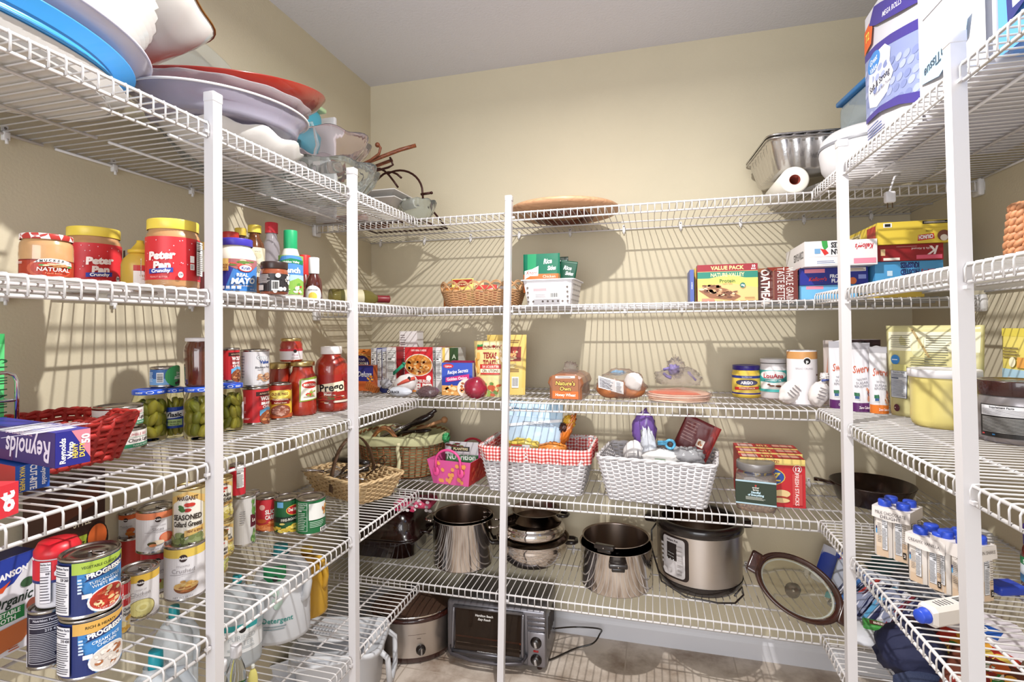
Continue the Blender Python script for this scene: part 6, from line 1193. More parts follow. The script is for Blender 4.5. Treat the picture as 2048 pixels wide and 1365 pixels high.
bagin('paper_plates', 'white oval package end at the left of the plain white basket', Pw, rw, -.09, -.02, hw-.01, mat('#e0dcda', .5), .06, .75, .5, 1.0, .08, 2, 2, decal(.05, .06, lambda A: A.lines(.1, .2, .8, .8, 6, '#a8a4a8').rect(.85, 0, .95, 1, '#8a868a'), -.034))
bagin('purple_bag', 'purple bag standing up behind in the plain white basket', Pw, rw, -.06, .05, hw+.07, mat('#7a5aa8', .2, trans=.15, coat=.5), .05, .95, .5, 1.7, .25, 3, 12)
bagin('twisted_bag', 'white twisted bag with blue print between purple bag and clip', Pw, rw, -.03, -.03, hw+.02, mat('#c9ccd4', .3, bump=.6, bscale=60), .05, .6, .45, 1.6, .4, 5, 13, tilt=-.15)
pouch('dark red bag with small emblem leaning right in the plain white basket', (Pw.x+.075, Pw.y+.05, z+.06), rw, .14, hw+.09, .03, '#6a1f20', lambda A: A.rect(.55, .6, .75, .72, '#e6dcd0').ell(.65, .66, .07, .04, '#a8683a').lines(.1, .6, .45, .95, 7, '#b58a84', .25).rect(.8, 0, 1, 1, '#8a2a26'), name='dark_red_bag', tilt=(0, .42), wr=.002)
bagin('crinkled_bag', 'grey crinkled clear bag at the right of the plain white basket', Pw, rw, .11, -.04, hw-.0, mat('#b9b9bc', .12, trans=.4, ior=1.2, bump=.8, bscale=60), .06, 1.1, .6, .7, .4, 4, 15)
bagin('printed_bag', 'white printed bag lying low in the middle of the plain white basket', Pw, rw, .02, -.06, hw-.005, mat('#dcdad8', .3, bump=.4, bscale=60), .06, 1.2, .5, .6, .25, 3, 17, decal(.05, .02, lambda A: A.lines(.05, .1, .95, .9, 3, '#5a8a5a'), -.034))
q = V((Pw.x, Pw.y, z))+Matrix.Rotation(rw, 3, 'Z') @ V((.035, -.05, hw+.05)); root = thing('bag_clip', 'light blue round bag clip above the plain white basket', 'clip', q, rw)
m = M(); m.tube([(-.03, 0, .002), (0, 0, .004)], .009, mat('#5fb0d8', .35), 8); m.tube([(.016+.016*math.cos(2*PI*k/18), 0, .016*math.sin(2*PI*k/18)) for k in range(18)], .0055, mat('#5fb0d8', .35), 7, closed=True); m.build('clip_body', root); m = M(); m.ball((.016, 0, 0), .011, mat('#4a3a34', .4), 12, sy=.3); m.build('hinge', root)
# jar of nuts
C, R, ang = cyl(1466, 1549, 1028, z); H = top_h(C, R, 932); root = thing('nut_jar', 'square clear jar of mixed nuts with grey lid and dark green label', 'jar', C, ang+PI/2)
def rr2(s_, zz, r=.35): return [(x, y, zz) for (x, y), n in [rrect(2*R*s_*.96, 2*R*s_*.9, R*r, i/48) for i in range(48)]]
m = M(); m.loft([rr2(.8, 0), rr2(.94, .004), rr2(1, .015), rr2(1, .66*H), rr2(.97, .74*H), rr2(.86, .8*H, .75), rr2(.86, .84*H, .8)], mat('#e0d6cf', .05, trans=.85, ior=1.25, coat=.5)); m.build('jar_body', root)
m = M(); rnd = random.Random(3); cs = [mat(c_, .5) for c_ in ('#d9c3a4', '#b5875a', '#8a4a30', '#e6d8c4', '#c9a06a', '#7a2f28')]
for i in range(150):
    x, y, zz = (rnd.random()*2-1)*R*.82, (rnd.random()*2-1)*R*.76, .008+rnd.random()*H*.17; s0 = len(m.v); m.ball((0, 0, 0), .0075, rnd.choice(cs), 7, sx=1.5, sy=.8, sz=.6, k=4); mx = Matrix.Translation((x, y, zz)) @ Matrix.Rotation(rnd.random()*3, 4, 'Z') @ Matrix.Rotation(rnd.random()*3, 4, 'X'); m.v[s0:] = [tuple(mx @ V(p_)) for p_ in m.v[s0:]]
o = m.build('nuts', root); o['kind'] = 'stuff'
m = M(); m.loft([rr2(.86, .004, .35), rr2(.9, .62*H)], mat('#b0906e', .6, noise=.7, nscale=150, bump=1, bscale=150), cap=True); m.build('nut_filling', root)
lid(root, R*.93, H*.84, H*.16, mat('#8d8988', .35, .4), 0)
A = Art(1.9*R, H*.5); A.rect(0, 0, 1, 1, '#22301f').rect(0, .93, 1, 1, '#a9c4d0').rect(0, 0, 1, .06, '#a9c4d0').circ(.5, .8, .04, '#b5352c').text('archer\nfarms', .5, .72, .07, '#e8e8e0', .02, mw=.3).text('Handful\nof Everything', .5, .52, .08, '#bcd8e4', .05, mw=.62).lines(.25, .2, .78, .34, 4, '#c4c8bc', .4); m = M()
A.emit(m, flat((0, -R*.9-.0008, H*.17), (1, 0, 0), (0, 0, 1), (0, -1, 0))); A = Art(1.3*R, H*.5); A.facts(0, 0, 1, 1); A.emit(m, flat((-R*.96-.0008, 0, H*.17), (0, -1, 0), (0, 0, 1), (-1, 0, 0))); m.build('label', root)
# cracker boxes
def ritz(A): A.rect(0, 0, 1, 1, '#c4282f').rect(0, .87, 1, 1, '#e8cf7a').text('FAMILY SIZE!', .42, .935, .06, '#8f2a24', .02, mw=.5).ell(.4, .62, .3, .2, '#e0bf4a').ell(.4, .62, .285, .185, '#2f4f9c').text('RITZ', .42, .62, .17, '#e8cf5a', .02, mw=.5).text('ORIGINAL', .34, .34, .05, '#f4e8e0', .03, mw=.4).circ(.88, .8, .085, '#f0dcd8').circ(.88, .8, .075, '#b5242c').text('12', .88, .8, .08, '#ffffff', .03).text('FRESH STACKS', .87, .4, .07, '#f0d0cc', .02, rot=-PI/2, mw=1.2).ell(.64, .28, .13, .08, '#e6c890', ).ell(.62, .18, .14, .05, '#a8402c').ell(.62, .14, .14, .05, '#e6c890').rect(.8, .06, .95, .7, '#c4282f' if False else '#cb4a48').text('FRESH STACKS', .87, .38, .07, '#f4dcd8', .02, rot=-PI/2, mw=1.2)
rbt = lambda A: A.rect(0, 0, 1, 1, '#b8252c').rect(.05, .15, .3, .8, '#d9b0a8').text('RITZ', .45, .45, .4, '#e8c87a', .04, mw=.2).rect(.62, .3, .95, .8, '#d9a08a')
for i, (dy, l, r, t, lb) in enumerate(((0, 1475, 1605, 914, 'front red cracker box with family size banner behind the nut jar'), (.075, 1472, 1600, 903, 'middle red cracker box of three in a row'), (.15, 1467, 1590, 893, 'rearmost red cracker box of three, against the back wall'))):
    fbox(lb, l, r, t, z, Y=2.13+dy, d=.066, base='#b8252c', arts=dict(front=ritz, top=rbt), name='cracker_box', group=None)
# skillet
C, R, ang = cyl(1668, 1812, 1022, z); root = thing('cast_iron_skillet', 'dark brown cast iron skillet in the right corner of the fourth shelf', 'pan', C); IR = mat('#2c1812', .3, .35, noise=.3, nscale=40, coat=.3)
Rt = R*1.24; h = z_at((C.x+math.cos(ang)*Rt, C.y+math.sin(ang)*Rt), 985)-z
m = M(); m.lathe([(0, 0), (R*.94, 0), (R, .004), (Rt*.985, h-.004), (Rt, h), (Rt-.004, h+.001), (R*.98, .009), (R*.9, .005), (0, .005)], IR, 56, wob=lambda a, i: 1+(.035*max(0, 1-abs(((a-ang-.9+PI) % (2*PI))-PI)/.12) if i in (3, 4, 5) else 0)); m.build('pan_body', root)
q = on_z(1628, 968, z+h*.75) ; e = V((q.x-C.x, q.y-C.y, 0)); L = e.length; e.normalize(); m = M()
m.loft([[e*t_+V((-e.y, e.x, 0))*(w_*math.cos(k))+V((0, 0, zz+.006*math.sin(k))) for k in [2*PI*i/10 for i in range(10)]] for t_, w_, zz in ((Rt*.93, .032, h-.008), (Rt*1.04, .020, h-.008), (Rt+(L-Rt)*.5, .018, h-.002), (Rt+(L-Rt)*.8, .025, h+.001), (L*.985, .018, h), (L, .003, h))], IR, cap=True); m.build('handle', root)
# ================================================================== FOURTH SHELF, RIGHT WALL
zr = ZR['D']; BCAP = mat('#2f4fc4', .35); CT = mat('#e3dcd6', .35)
def shake_art(A): A.rect(0, 0, 1, .45, '#d9bfa4').rect(0, .2, 1, .45, '#e0cbb4').ell(.3, .84, .14, .055, '#c8bfb8').ell(.3, .84, .11, .04, '#e3dcd6').text('Y', .3, .84, .035, '#5a5450', .02).lines(.12, .3, .48, .74, 12, '#8a7f78', .3, .2).rect(.0, .5, .1, .6, '#4a9ad4').rect(.0, .6, .1, .66, '#2a2a5a').facts(.52, .16, .96, .88, '#e6e6ea', n=14, cal='160')
def shake_art2(A): A.rect(0, 0, 1, .4, '#d9bfa4').facts(.05, .12, .6, .9, '#dfe0e6', n=16, cal='160').lines(.65, .3, .95, .85, 12, '#8a7f78', .3).rect(.66, .08, .92, .22, '#2a2422').text('2', .8, .15, .06, '#e8e0d8', .03)
def one_carton(m, x, y, s_, H, cap=True):
    e = s_*.48; c = s_*.16
    def oct_(q, zz): return [(x+a*q, y+b*q, zz) for a, b in ((-e+c, -e), (e-c, -e), (e, -e+c), (e, e-c), (e-c, e), (-e+c, e), (-e, e-c), (-e, -e+c))]
    m.loft([oct_(1, 0), oct_(1, H*.93), oct_(.8, H)], CT, cap=True, smooth=False)
    if cap: m.lathe([(0, H), (.0135, H), (.0145, H+.002), (.0145, H+.012), (.0125, H+.015), (0, H+.015)], BCAP, 24, c=(x, y, 0), wob=lambda a, i: 1-.02*(int(a*15) % 2))
def pack(lab, P, rz, s_, H, title, n=(2, 2), band='#e3dcd8', rows=1):
    root = thing('shake_pack', lab, 'carton pack', P, rz, None)
    for i in range(n[0]):
        for j in range(n[1]):
            m = M(); one_carton(m, (i-(n[0]-1)/2)*s_, (j+.5)*s_, s_, H, False)
            A = Art(s_*.66, H*.93); (shake_art if i == 0 else shake_art2)(A)
            if j == 0: A.emit(m, flat(((i-(n[0]-1)/2)*s_, .5*s_-s_*.48, 0), (1, 0, 0), (0, 0, 1), (0, -1, 0)))
            if i == n[0]-1: A.emit(m, flat((((n[0]-1)/2)*s_+s_*.48, (j+.5)*s_, 0), (0, 1, 0), (0, 0, 1), (1, 0, 0)))
            if i == 0: A.emit(m, flat((-((n[0]-1)/2)*s_-s_*.48, (j+.5)*s_, 0), (0, -1, 0), (0, 0, 1), (-1, 0, 0)))
            o = m.build('drink_carton', root); k = M(); k.lathe([(0, H), (.0150, H), (.0165, H+.002), (.0165, H+.017), (.0148, H+.020), (0, H+.020)], BCAP, 30, c=((i-(n[0]-1)/2)*s_, (j+.5)*s_, 0), wob=lambda a, i_: 1-.02*(int(a*15) % 2)); k.build('cap', o)
    W, D = n[0]*s_/2+.001, n[1]*s_; m = M(); g = mat(band, .4, bump=.3, bscale=30)
    m.loft([[(-W, -.001, H*.78), (-W, D+.001, H*.78)], [(-W, -.001, H+.003), (-W, D+.001, H+.003)], [(W, -.001, H+.003), (W, D+.001, H+.003)], [(W, -.001, H*.80), (W, D+.001, H*.80)]], g, closed=False, smooth=False)
    m.loft([[(-W, -.0015, H+.003), (-W, -.004, H*.80)], [(0, -.0015, H+.003), (0, -.006, H*.76)], [(W, -.0015, H+.003), (W, -.004, H*.79)]], g, closed=False, smooth=False)
    A = Art(2*W, H*.24); A.text(title, .5, .62, .26, '#4a4448', .0, mw=.8); A.emit(m, flat((0, -.0062, H*.77), (1, 0, 0), (0, .012, 1), (0, -1, 0)))
    m.build('sleeve', root)
    return root
a, b = on_z(1747, 1108, zr), on_z(1822, 1131, zr); s_ = (b-a).length/2; rz = math.atan2(b.y-a.y, b.x-a.x); P = (a+b)/2; H = z_at(a, 1012)-zr
pack('pack of four milk chocolate shake cartons with blue caps, farthest of the packs', (P.x, P.y, zr), rz, s_, H, 'MILK CHOCOLATE\nDELIGHT')
a, b = on_z(1815, 1160, zr), on_z(1868, 1184, zr); rz = math.atan2(b.y-a.y, b.x-a.x); H2 = z_at(a, 1068)-zr; c = on_z(1934, 1160, zr); P = (a+b)/2
pack('middle pack of vanilla shake cartons partly hidden by the near pole', (P.x+.012, P.y, zr), rz+.1, s_*.98, H2, 'CREAMY VANILLA')
a, b = on_z(1926, 1212, zr), on_z(2003, 1200, zr); rz = math.atan2(b.y-a.y, b.x-a.x); H3 = z_at(b, 1092)-zr; P = (a+b)/2
pack('rightmost pack of shake cartons beyond the near pole, facts panel forward', (P.x, P.y, zr), rz, s_*.95, H3, 'PROTEIN SHAKE')
# carton lying down
a = on_z(1850, 1262, zr); root = thing('shake_carton', 'single shake carton lying on its side with its blue cap facing the camera', 'carton', (a.x+.01, a.y+.02, zr+s_*.5+.001), .5)
s2 = s_*1.0; m = M(); one_carton(m, 0, 0, s2, .13, False); A = Art(s2*.7, .12); A.rect(.0, .3, 1, .85, '#e3dcd6').text('ATKINS', .5, .7, .1, '#c03a30', .03, .2, mw=.8).lines(.1, .35, .9, .5, 3, '#6a8ac0').bars(.1, .0, .5, .25)
A.emit(m, flat((0, s2*.48, 0), (-1, 0, 0), (0, 0, 1), (0, 1, 0))); A2 = Art(s2*.6, .1); A2.lines(.1, .5, .9, .95, 5, '#4a4a50', .4).bars(.1, .05, .9, .4); A2.emit(m, flat((s2*.48, 0, .01), (0, 1, 0), (0, 0, 1), (1, 0, 0))); A2.emit(m, flat((-s2*.48, 0, .01), (0, -1, 0), (0, 0, 1), (-1, 0, 0)))
R_ = Matrix.Rotation(-PI/2, 4, 'Y') @ Matrix.Rotation(.0, 4, 'Z'); T_ = Matrix.Translation((.13, 0, 0)); m.xf(T_ @ R_); m.build('carton_body', root)
k = M(); k.lathe([(0, .13), (.0165, .13), (.0165, .133), (.0145, .134), (.0145, .147), (.012, .15), (0, .15)], BCAP, 30, c=(0, 0, 0), wob=lambda a, i_: 1-.02*(int(a*15) % 2)); k.xf(T_ @ R_); k.build('cap', root)
# bottle and blue parcels at the right edge
C, R, ang = cyl(2030, 2110, 1190, zr); H = top_h(C, R, 1062)
jar('dark red sauce bottle with green band at the right picture edge', C, R, H, ang, body=mat('#5a1c14', .15, coat=.6), prof=[(0, 0), (.9, 0), (1, .03), (1, .5), (.9, .62), (.8, .68)], lidm=mat('#3a2470', .4), lh=.32, lr=.85, base='#dfe6ee', lz=(.1, .5), art=lambda A: A.rect(0, .7, 1, 1, '#1f7a4a').text('SAVE', .3, .84, .15, '#f0f4ee', .03, mw=.3).rect(0, .0, 1, .3, '#4a8ac4'), name='sauce_bottle', cat='bottle')
def softbox(name, lab, px, py, zz, w, d, h, col, rz, cat='packet', fn=None):
    q = on_z(px, py, zz); root = thing(name, lab, cat, (q.x, q.y, zz+.001), rz); m = M(); m.rbox(-w/2, -d/2, 0, w/2, d/2, h, mat(col, .35), min(w, d, h)*.3, 3)
    if fn: A = Art(w*.9, d*.9); fn(A); A.emit(m, flat((0, -d*.45, h), (1, 0, 0), (0, 1, 0), (0, 0, 1)))
    m.build('packet', root); return root
softbox('blue_packet', 'plain royal blue packet lying behind the rightmost shake pack', 2010, 1185, zr, .07, .05, .022, '#2b44b0', .3)
# ================================================================== LOWEST SHELF
z = Z['E']; TEAL = mat('#1f8f98', .35)
# jugs on the left
def jug(lab, l, r, t, b, body, cap, capr=.3, art=None, base=None, prof=None, hand=True, name='jug', X=None, caph=.1, rot=0., lz=(.2, .6), sy=.8, fill=None, zz=None, hang=2.6, hscale=1.):
    zz = z if zz is None else zz
    C, R, ang = cyl(l, r, b, zz) if b else cyl(l, r, z=zz, X=X); H = top_h(C, 0, t)
    root = thing(name, lab, 'jug', C, ang-PI/2)
    pr = prof or [(0, 0), (.85, 0), (.97, .02), (1, .06), (1, .5), (.96, .6), (.8, .74), (.5, .84), (.32, .87), (.32, .9)]
    m = M(); m.lathe([(a*R, c*H) for a, c in pr], body, 40, 1, sy); m.build('jug_body', root)
    m = M(); m.lathe([(0, H*(1-caph)), (R*capr*.98, H*(1-caph)), (R*capr, H*(1-caph)+.002), (R*capr*.94, H-.002), (R*capr*.85, H), (0, H)], cap, 30, wob=lambda a, i: 1-.03*(int(a*10) % 2)); m.build('cap', root)
    if hand:
        m = M(); q = R*.92*hscale; e = V((math.cos(hang), math.sin(hang)*sy, 0)); m.tube([e*R*.35+V((0, 0, .84*H)), e*q*.8+V((0, 0, .85*H)), e*q*1.12+V((0, 0, .76*H)), e*q*1.2+V((0, 0, .6*H)), e*q*1.12+V((0, 0, .46*H)), e*q*.85+V((0, 0, .4*H))], R*.15, body, 10); m.build('handle', root)
    if art:
        r0 = R*1.004; A = Art(2*r0*1.45, (lz[1]-lz[0])*H); art(A); m = M(); A.emit(m, wrap(r0, PI/2+rot, lz[0]*H, 1, sy), du=.006); m.build('label', root)
    return C, R, H
WJ = mat('#dde3e9', .15, trans=.5, ior=1.15); WH = mat('#cfd1d6', .35)
def pw(A): A.rect(0, 0, 1, 1, '#e6e8ea').poly([(0, .8), (1, .8), (1, 1), (0, 1)], '#2f9a9c').circ(.5, .82, .12, '#1c1a1c').text('PURIFIED\nWATER', .5, .55, .16, '#b9c0c6', .0, mw=.62).lines(.3, .12, .7, .22, 2, '#b9c0c6')
jug('white detergent jug with teal cap and big moulded handle below the cans', 500, 620, 1088, 1300, WH, TEAL, .26, lambda A: A.poly([(.3, 1), (.56, 1), (.56, .84), (.5, .78), (.36, .78), (.3, .84)], '#1f7a4a').circ(.44, .82, .04, '#1c1a1c').text('Detergent', .46, .24, .07, '#3f8f88', .02, mw=.4).lines(.3, .1, .6, .17, 2, '#8a9aa0').food(.44, .55, .08, .14, ['#a8c8b8', '#c0d8cc'], 9, .4, 2), lz=(.1, .86), caph=.17, hang=2.45, hscale=1.05)
jug('clear water jug with teal cap and purified water label, right of the near pole', 424, 524, 1150, 1352, WJ, TEAL, .2, pw, lz=(.2, .52), caph=.09, rot=.2)
jug('clear water jug farther back whose teal cap shows through the cans shelf', 300, 398, 1212, None, WJ, TEAL, .24, X=-1.30, caph=.12)
jug('clear water jug with bright teal cap nearest the picture bottom', 230, 392, 1300, None, WJ, mat('#22a3b5', .3), .2, pw, X=-1.08, caph=.12, lz=(.3, .6), rot=.5)
jug('yellow oil jug with handle standing behind the detergent jug', 570, 655, 1095, 1248, mat('#dfae3c', .2, trans=.25, ior=1.3, coat=.4), mat('#d9b53c', .4), .3, lambda A: A.rect(.0, .3, .3, .9, '#2c4fa8').rect(.02, .1, .28, .3, '#e08a3a'), lz=(.25, .6), hang=2.5, rot=-.5, caph=.06)
def wb_(lab, l, r, t, X, band):
    C, R, ang = cyl(l, r, z=z, X=X); H = z_at(C, t)-z; root = thing('water_bottle', lab, 'bottle', C, 0)
    m = M(); m.lathe([(0, 0), (R*.9, 0), (R, .01), (R, .12), (R*.95, .125), (R, .13)]+[(R*(1-.03*(i % 2)), .13+.01*i) for i in range(4)]+[(R, H*.7), (R*.8, H*.8), (R*.45, H*.88), (R*.42, H*.91)], glass('#e6edf2', .03, 1.2), 36); m.build('bottle', root)
    m = M(); m.lathe([(0, H*.9), (R*.52, H*.9), (R*.55, H*.91), (R*.55, H*.99), (R*.5, H), (0, H)], PLAST, 30); m.build('cap', root)
    m = M(); m.lathe([(R+.0005, H*.35), (R+.0005, H*.62)], ink('#dfe6ea'), 36); m.lathe([(R+.0009, H*.58), (R+.0009, H*.63)], ink(band), 36); m.build('label', root)
wb_('small clear water bottle with green label band and white cap', 451, 494, 1290, -1.0, '#4f9a3a')
wb_('small clear water bottle beside the near pole, left of the green banded one', 430, 462, 1322, -1.02, '#c9d4da')
jug('slim pale yellow bottle beside the green banded water bottle', 496, 516, 1330, None, mat('#d9cf7a', .3), mat('#dfe0d8', .4), .4, X=-1.12, hand=False, name='slim_bottle')
# roaster
BK = mat('#1f0f0d', .16, coat=.9)
q1, q2 = on_z(722, 1118, z), on_z(842, 1137, z); root = thing('roaster', 'large glossy black roasting pan with lid in the left corner of the lowest shelf', 'pan', ((q1.x+q2.x)/2-.08, q1.y+.15, z+.001), .05)
m = M(); W, D = .34, .30
def rq(a, zz, r=.07): return [(x, y, zz) for (x, y), n in [rrect(W*a, D*a, r, i/60) for i in range(60)]]
m.loft([rq(.8, 0), rq(.88, .006), rq(.96, .07), rq(1.06, .085), rq(1.07, .09), rq(1.0, .092)], BK, cap=True); m.build('pan_body', root)
m = M(); m.loft([rq(1.05, .092), rq(1.04, .1), rq(.97, .105), rq(.93, .15), rq(.84, .20), rq(.6, .218)], BK, cap=True); m.build('lid', root)
m = M(); m.tube([(W*.4, -.03, .10), (W*.62, -.05, .105), (W*.62, .05, .105), (W*.4, .03, .10)], .008, BK, 8); m.build('handle', root)
q = on_y(832, 1005, q1.y+.1); root = thing('pot_holder', 'pink and white floral cloth lying on the black roaster', 'cloth', (q.x, q.y, z+.232), .1)
m = M(); rnd = random.Random(8); m.rbox(-.09, -.06, 0, .09, .06, .03, mat('#c9486a', .7), .012, 3); A = Art(.18, .05)
for i in range(40): A.ell(rnd.random(), rnd.random(), .05, .14, rnd.choice(['#e8dfe2', '#b8305a', '#d96a8a', '#a8a0a0']), 9)
A.emit(m, flat((0, -.061, -.008), (1, 0, 0), (0, 0, 1), (0, -1, 0))); A = Art(.17, .11)
for i in range(60): A.ell(rnd.random(), rnd.random(), .05, .08, rnd.choice(['#e8dfe2', '#b8305a', '#d96a8a', '#a8a0a0']), 9)
A.emit(m, flat((0, -.055, .03), (1, 0, 0), (0, 1, 0), (0, 0, 1))); m.build('cloth', root)
# pots
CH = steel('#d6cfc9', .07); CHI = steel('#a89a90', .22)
def pot(lab, l, r, b, trow, cat='pot', name='stock_pot', zz=None, prof=None, taper=1., base=None, ins=None, at=None, Rf=None, rimw=1.03, Hh=None):
    zz = z if zz is None else zz
    if at is not None: C, R = V((at[0], at[1], zz)), Rf; ang = math.atan2(-C.y, -C.x)
    else: C, R, ang = cyl(l, r, b, zz)
    H = Hh or top_h(C, R, trow); root = thing(name, lab, cat, C, ang)
    pr = prof or [(.94, .0), (.985, .012), (1, .04), (1, .97)]
    m = M(); m.lathe([(0, .001)]+[(R*a*(1 if k < 1 else 1), H*c) for k, (a, c) in enumerate(pr)]+[(R*pr[-1][0]*rimw, H*.985), (R*pr[-1][0]*rimw, H)], CH, 64)
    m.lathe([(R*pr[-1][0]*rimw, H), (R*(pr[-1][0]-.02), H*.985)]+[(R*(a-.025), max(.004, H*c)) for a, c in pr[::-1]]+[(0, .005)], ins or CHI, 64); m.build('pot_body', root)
    if base: m = M(); m.lathe([(0, -.0), (R*.96, 0), (R*.985, .003), (R*.985, .012)], base, 48); m.build('base_disc', root)
    return root, C, R, H, ang
def loop(root, R, H, a, zf=.78, mt=None, w=.05, out=.035, r=.0042):
    m = M(); e = V((math.cos(a), math.sin(a), 0)); s_ = V((-e.y, e.x, 0)); z0 = V((0, 0, H*zf)); mt = mt or CH
    m.tube([e*R+s_*w+z0, e*(R+out*.7)+s_*w*.95+z0, e*(R+out)+s_*w*.5+z0, e*(R+out)-s_*w*.5+z0, e*(R+out*.7)-s_*w*.95+z0, e*R-s_*w+z0], r, mt, 10)
    for k in (-1, 1): m.ball(tuple(e*(R+.002)+s_*w*k+z0), .007, mt, 10)
    m.build('handle', root)
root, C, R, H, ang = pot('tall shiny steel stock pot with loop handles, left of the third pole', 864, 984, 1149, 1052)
loop(root, R, H, 1.25, .86); loop(root, R, H, -1.9, .9); 
root2, C2, R2, H2 = None, None, R*.93, H
rI, CI, RI, HI, _ = pot('inner steel pot nested in the stock pot, its rim standing above', 0, 0, 0, 0, at=(C.x, C.y), Rf=R*.93, Hh=H*.985, zz=z+.012, name='pot_insert')
m = M(); [m.ball((RI*.955*math.cos(2.2+dx), RI*.955*math.sin(2.2+dx), HI*hh), .007, CH, 10, sz=1) for dx, hh in ((.0, .75), (0, .86))]; m.build('rivets', rI)
def saddle(pr): return pr
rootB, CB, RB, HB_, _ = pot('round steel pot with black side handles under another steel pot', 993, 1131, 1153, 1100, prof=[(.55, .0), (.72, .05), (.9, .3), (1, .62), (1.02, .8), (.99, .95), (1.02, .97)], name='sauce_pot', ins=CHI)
loop(rootB, RB*1.0, HB_, 1.5, .84, BLK, .03, .04, .009); loop(rootB, RB*1.0, HB_, -1.5, .84, BLK, .03, .04, .009)
rootT, CT_, RT, HT_, _ = pot('smaller steel pot stacked on the round black-handled pot', 0, 0, 0, 0, at=(CB.x, CB.y), Rf=RB*.9, Hh=HB_*.62, zz=z+HB_*.97, prof=[(.6, 0), (.9, .06), (1.02, .3), (1.04, .6), (1, .85), (.9, .95)], name='sauce_pot')
loop(rootT, RT, HT_, -1.0, .5, CH, .03, .03, .0045)
rU, CU, RU, HU, _ = pot('shallow steel pan at the top of the pot stack, rim behind the shelf lip', 0, 0, 0, 0, at=(CB.x+.015, CB.y+.02), Rf=RB*.72, Hh=HB_*.42, zz=z+HB_*.97+HT_+.001, name='sauce_pot', ins=CHI)
loop(rU, RU, HU, 1.2, .8, BLK, .025, .035, .007)
rP, CP, RP, HP, angp = pot('steel inner pots with black clip handles, left of the pressure cooker', 1157, 1299, 1199, 1113, name='pressure_pot', base=mat('#6b4a38', .3, .8))
rQ, CQ, RQ, HQ, _ = pot('second steel pot nested inside the clip handled pot', 0, 0, 0, 0, at=(CP.x, CP.y), Rf=RP*.92, Hh=HP*1.09, zz=z+.013, name='pressure_pot')
for a, hh, w_, rt_, root in ((.05, .74, .036, RP, rP), (-.32, .95, .04, RQ, rQ)):
    m = M(); m.rbox(-.012, -w_, 0, .016, w_, .017, BLK, .005, 3); m.rbox(-.004, -w_*.7, -.014, .012, w_*.7, .002, BLK, .004, 2); m.ball((.017, 0, .008), .003, CH, 8); m.xf(Matrix.Rotation(a, 4, 'Z') @ Matrix.Translation((rt_+.004, 0, (HP if root is rP else HQ)*hh))); m.build('clip_handle', root)
# pressure cooker
C, R, ang = cyl(1308, 1480, 1204, z); H = z_at((C.x+math.cos(ang)*R, C.y+math.sin(ang)*R), 1062)-z; root = thing('pressure_cooker', 'electric pressure cooker with steel body and control panel on the lowest shelf', 'cooker', C, ang+PI/2)
m = M(); m.lathe([(0, .0), (R*.8, .0), (R*.9, .008), (R*.99, .03), (R*1.0, .045)], BLK, 64); m.build('base_ring', root)
m = M(); m.lathe([(R*.985, .045), (R*.985, H*.86)], brushed(), 64); m.build('steel_body', root)
m = M(); m.lathe([(R*.995, H*.86), (R*1.03, H*.87), (R*1.04, H*.97), (R*1.0, H), (R*.9, H*1.0), (R*.86, H*.985), (R*.84, H*.9)], BLK, 64); m.build('top_rim', root)
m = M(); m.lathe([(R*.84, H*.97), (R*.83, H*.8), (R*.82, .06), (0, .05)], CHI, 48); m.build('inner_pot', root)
for s_ in (-1, 1):
    m = M(); m.rbox(-.028, -.035, -.016, .03, .035, .014, BLK, .01, 3); m.xf(Matrix.Rotation(.35 if s_ > 0 else PI-.1, 4, 'Z') @ Matrix.Translation((R*1.1, 0, H*.90))); m.build('handle', root)
r0 = R*.985; A = Art(.105, H*.56); 
def rr_(A, x0, y0, x1, y1, r, col): 
    k = A.w/A.h; pts = []
    for cx, cy, a0 in ((x1-r, y1-r*k, 0), (x0+r, y1-r*k, 90), (x0+r, y0+r*k, 180), (x1-r, y0+r*k, 270)):
        for i in range(5): t = math.radians(a0+22.5*i); pts.append((cx+r*math.cos(t), cy+r*k*math.sin(t)))
    A.poly(pts, col)
rr_(A, -.06, -.05, 1.12, 1.05, .16, '#241714'); rr_(A, 0, 0, .98, 1, .12, '#c9c4c4'); A.text('Instant Pot', .46, .93, .055, '#3a2a2a', .03, mw=.62).rect(.22, .42, .66, .86, '#241b1a').rect(.27, .5, .6, .62, '#241b1a')
for i in range(6): A.rect(.28+.055*i, .6, .31+.055*i, .61, '#dfe6ea').rect(.28+.055*i, .52, .31+.055*i, .53, '#dfe6ea')
for i in range(3): A.circ(.3+.14*i, .46, .015, '#dfe6ea')
for i in range(5): A.rect(.05, .3+.12*i, .17, .36+.12*i, '#b5b0b0'); A.rect(.72, .3+.12*i, .93, .36+.12*i, '#b5b0b0')
rr_(A, .72, .08, .93, .22, .04, '#a8a3a3'); A.circ(.25, .18, .06, '#b5b0b0').circ(.48, .18, .06, '#b5b0b0').text('Cancel', .82, .15, .03, '#4a4444', mw=.18)
m = M(); A.emit(m, wrap(r0, -PI/2-.62, H*.25), du=.006, eps=.0005); m.build('control_panel', root)
m = M(); m.tube([(-R*.9, .02, H*.9), (-R*1.12, -.0, H*.7), (-R*1.1, -.03, .12), (-R*.85, -R*.66, .03), (-R*.3, -R*1.02, .012), (R*.4, -R*1.0, .005), (R*.75, -R*.9, .006), (R*.95, -R*.62, .02), (R*.93, -R*.5, .04), (R*.75, -R*.74, .02)], .0035, BLK, 7); m.build('power_cord', root)
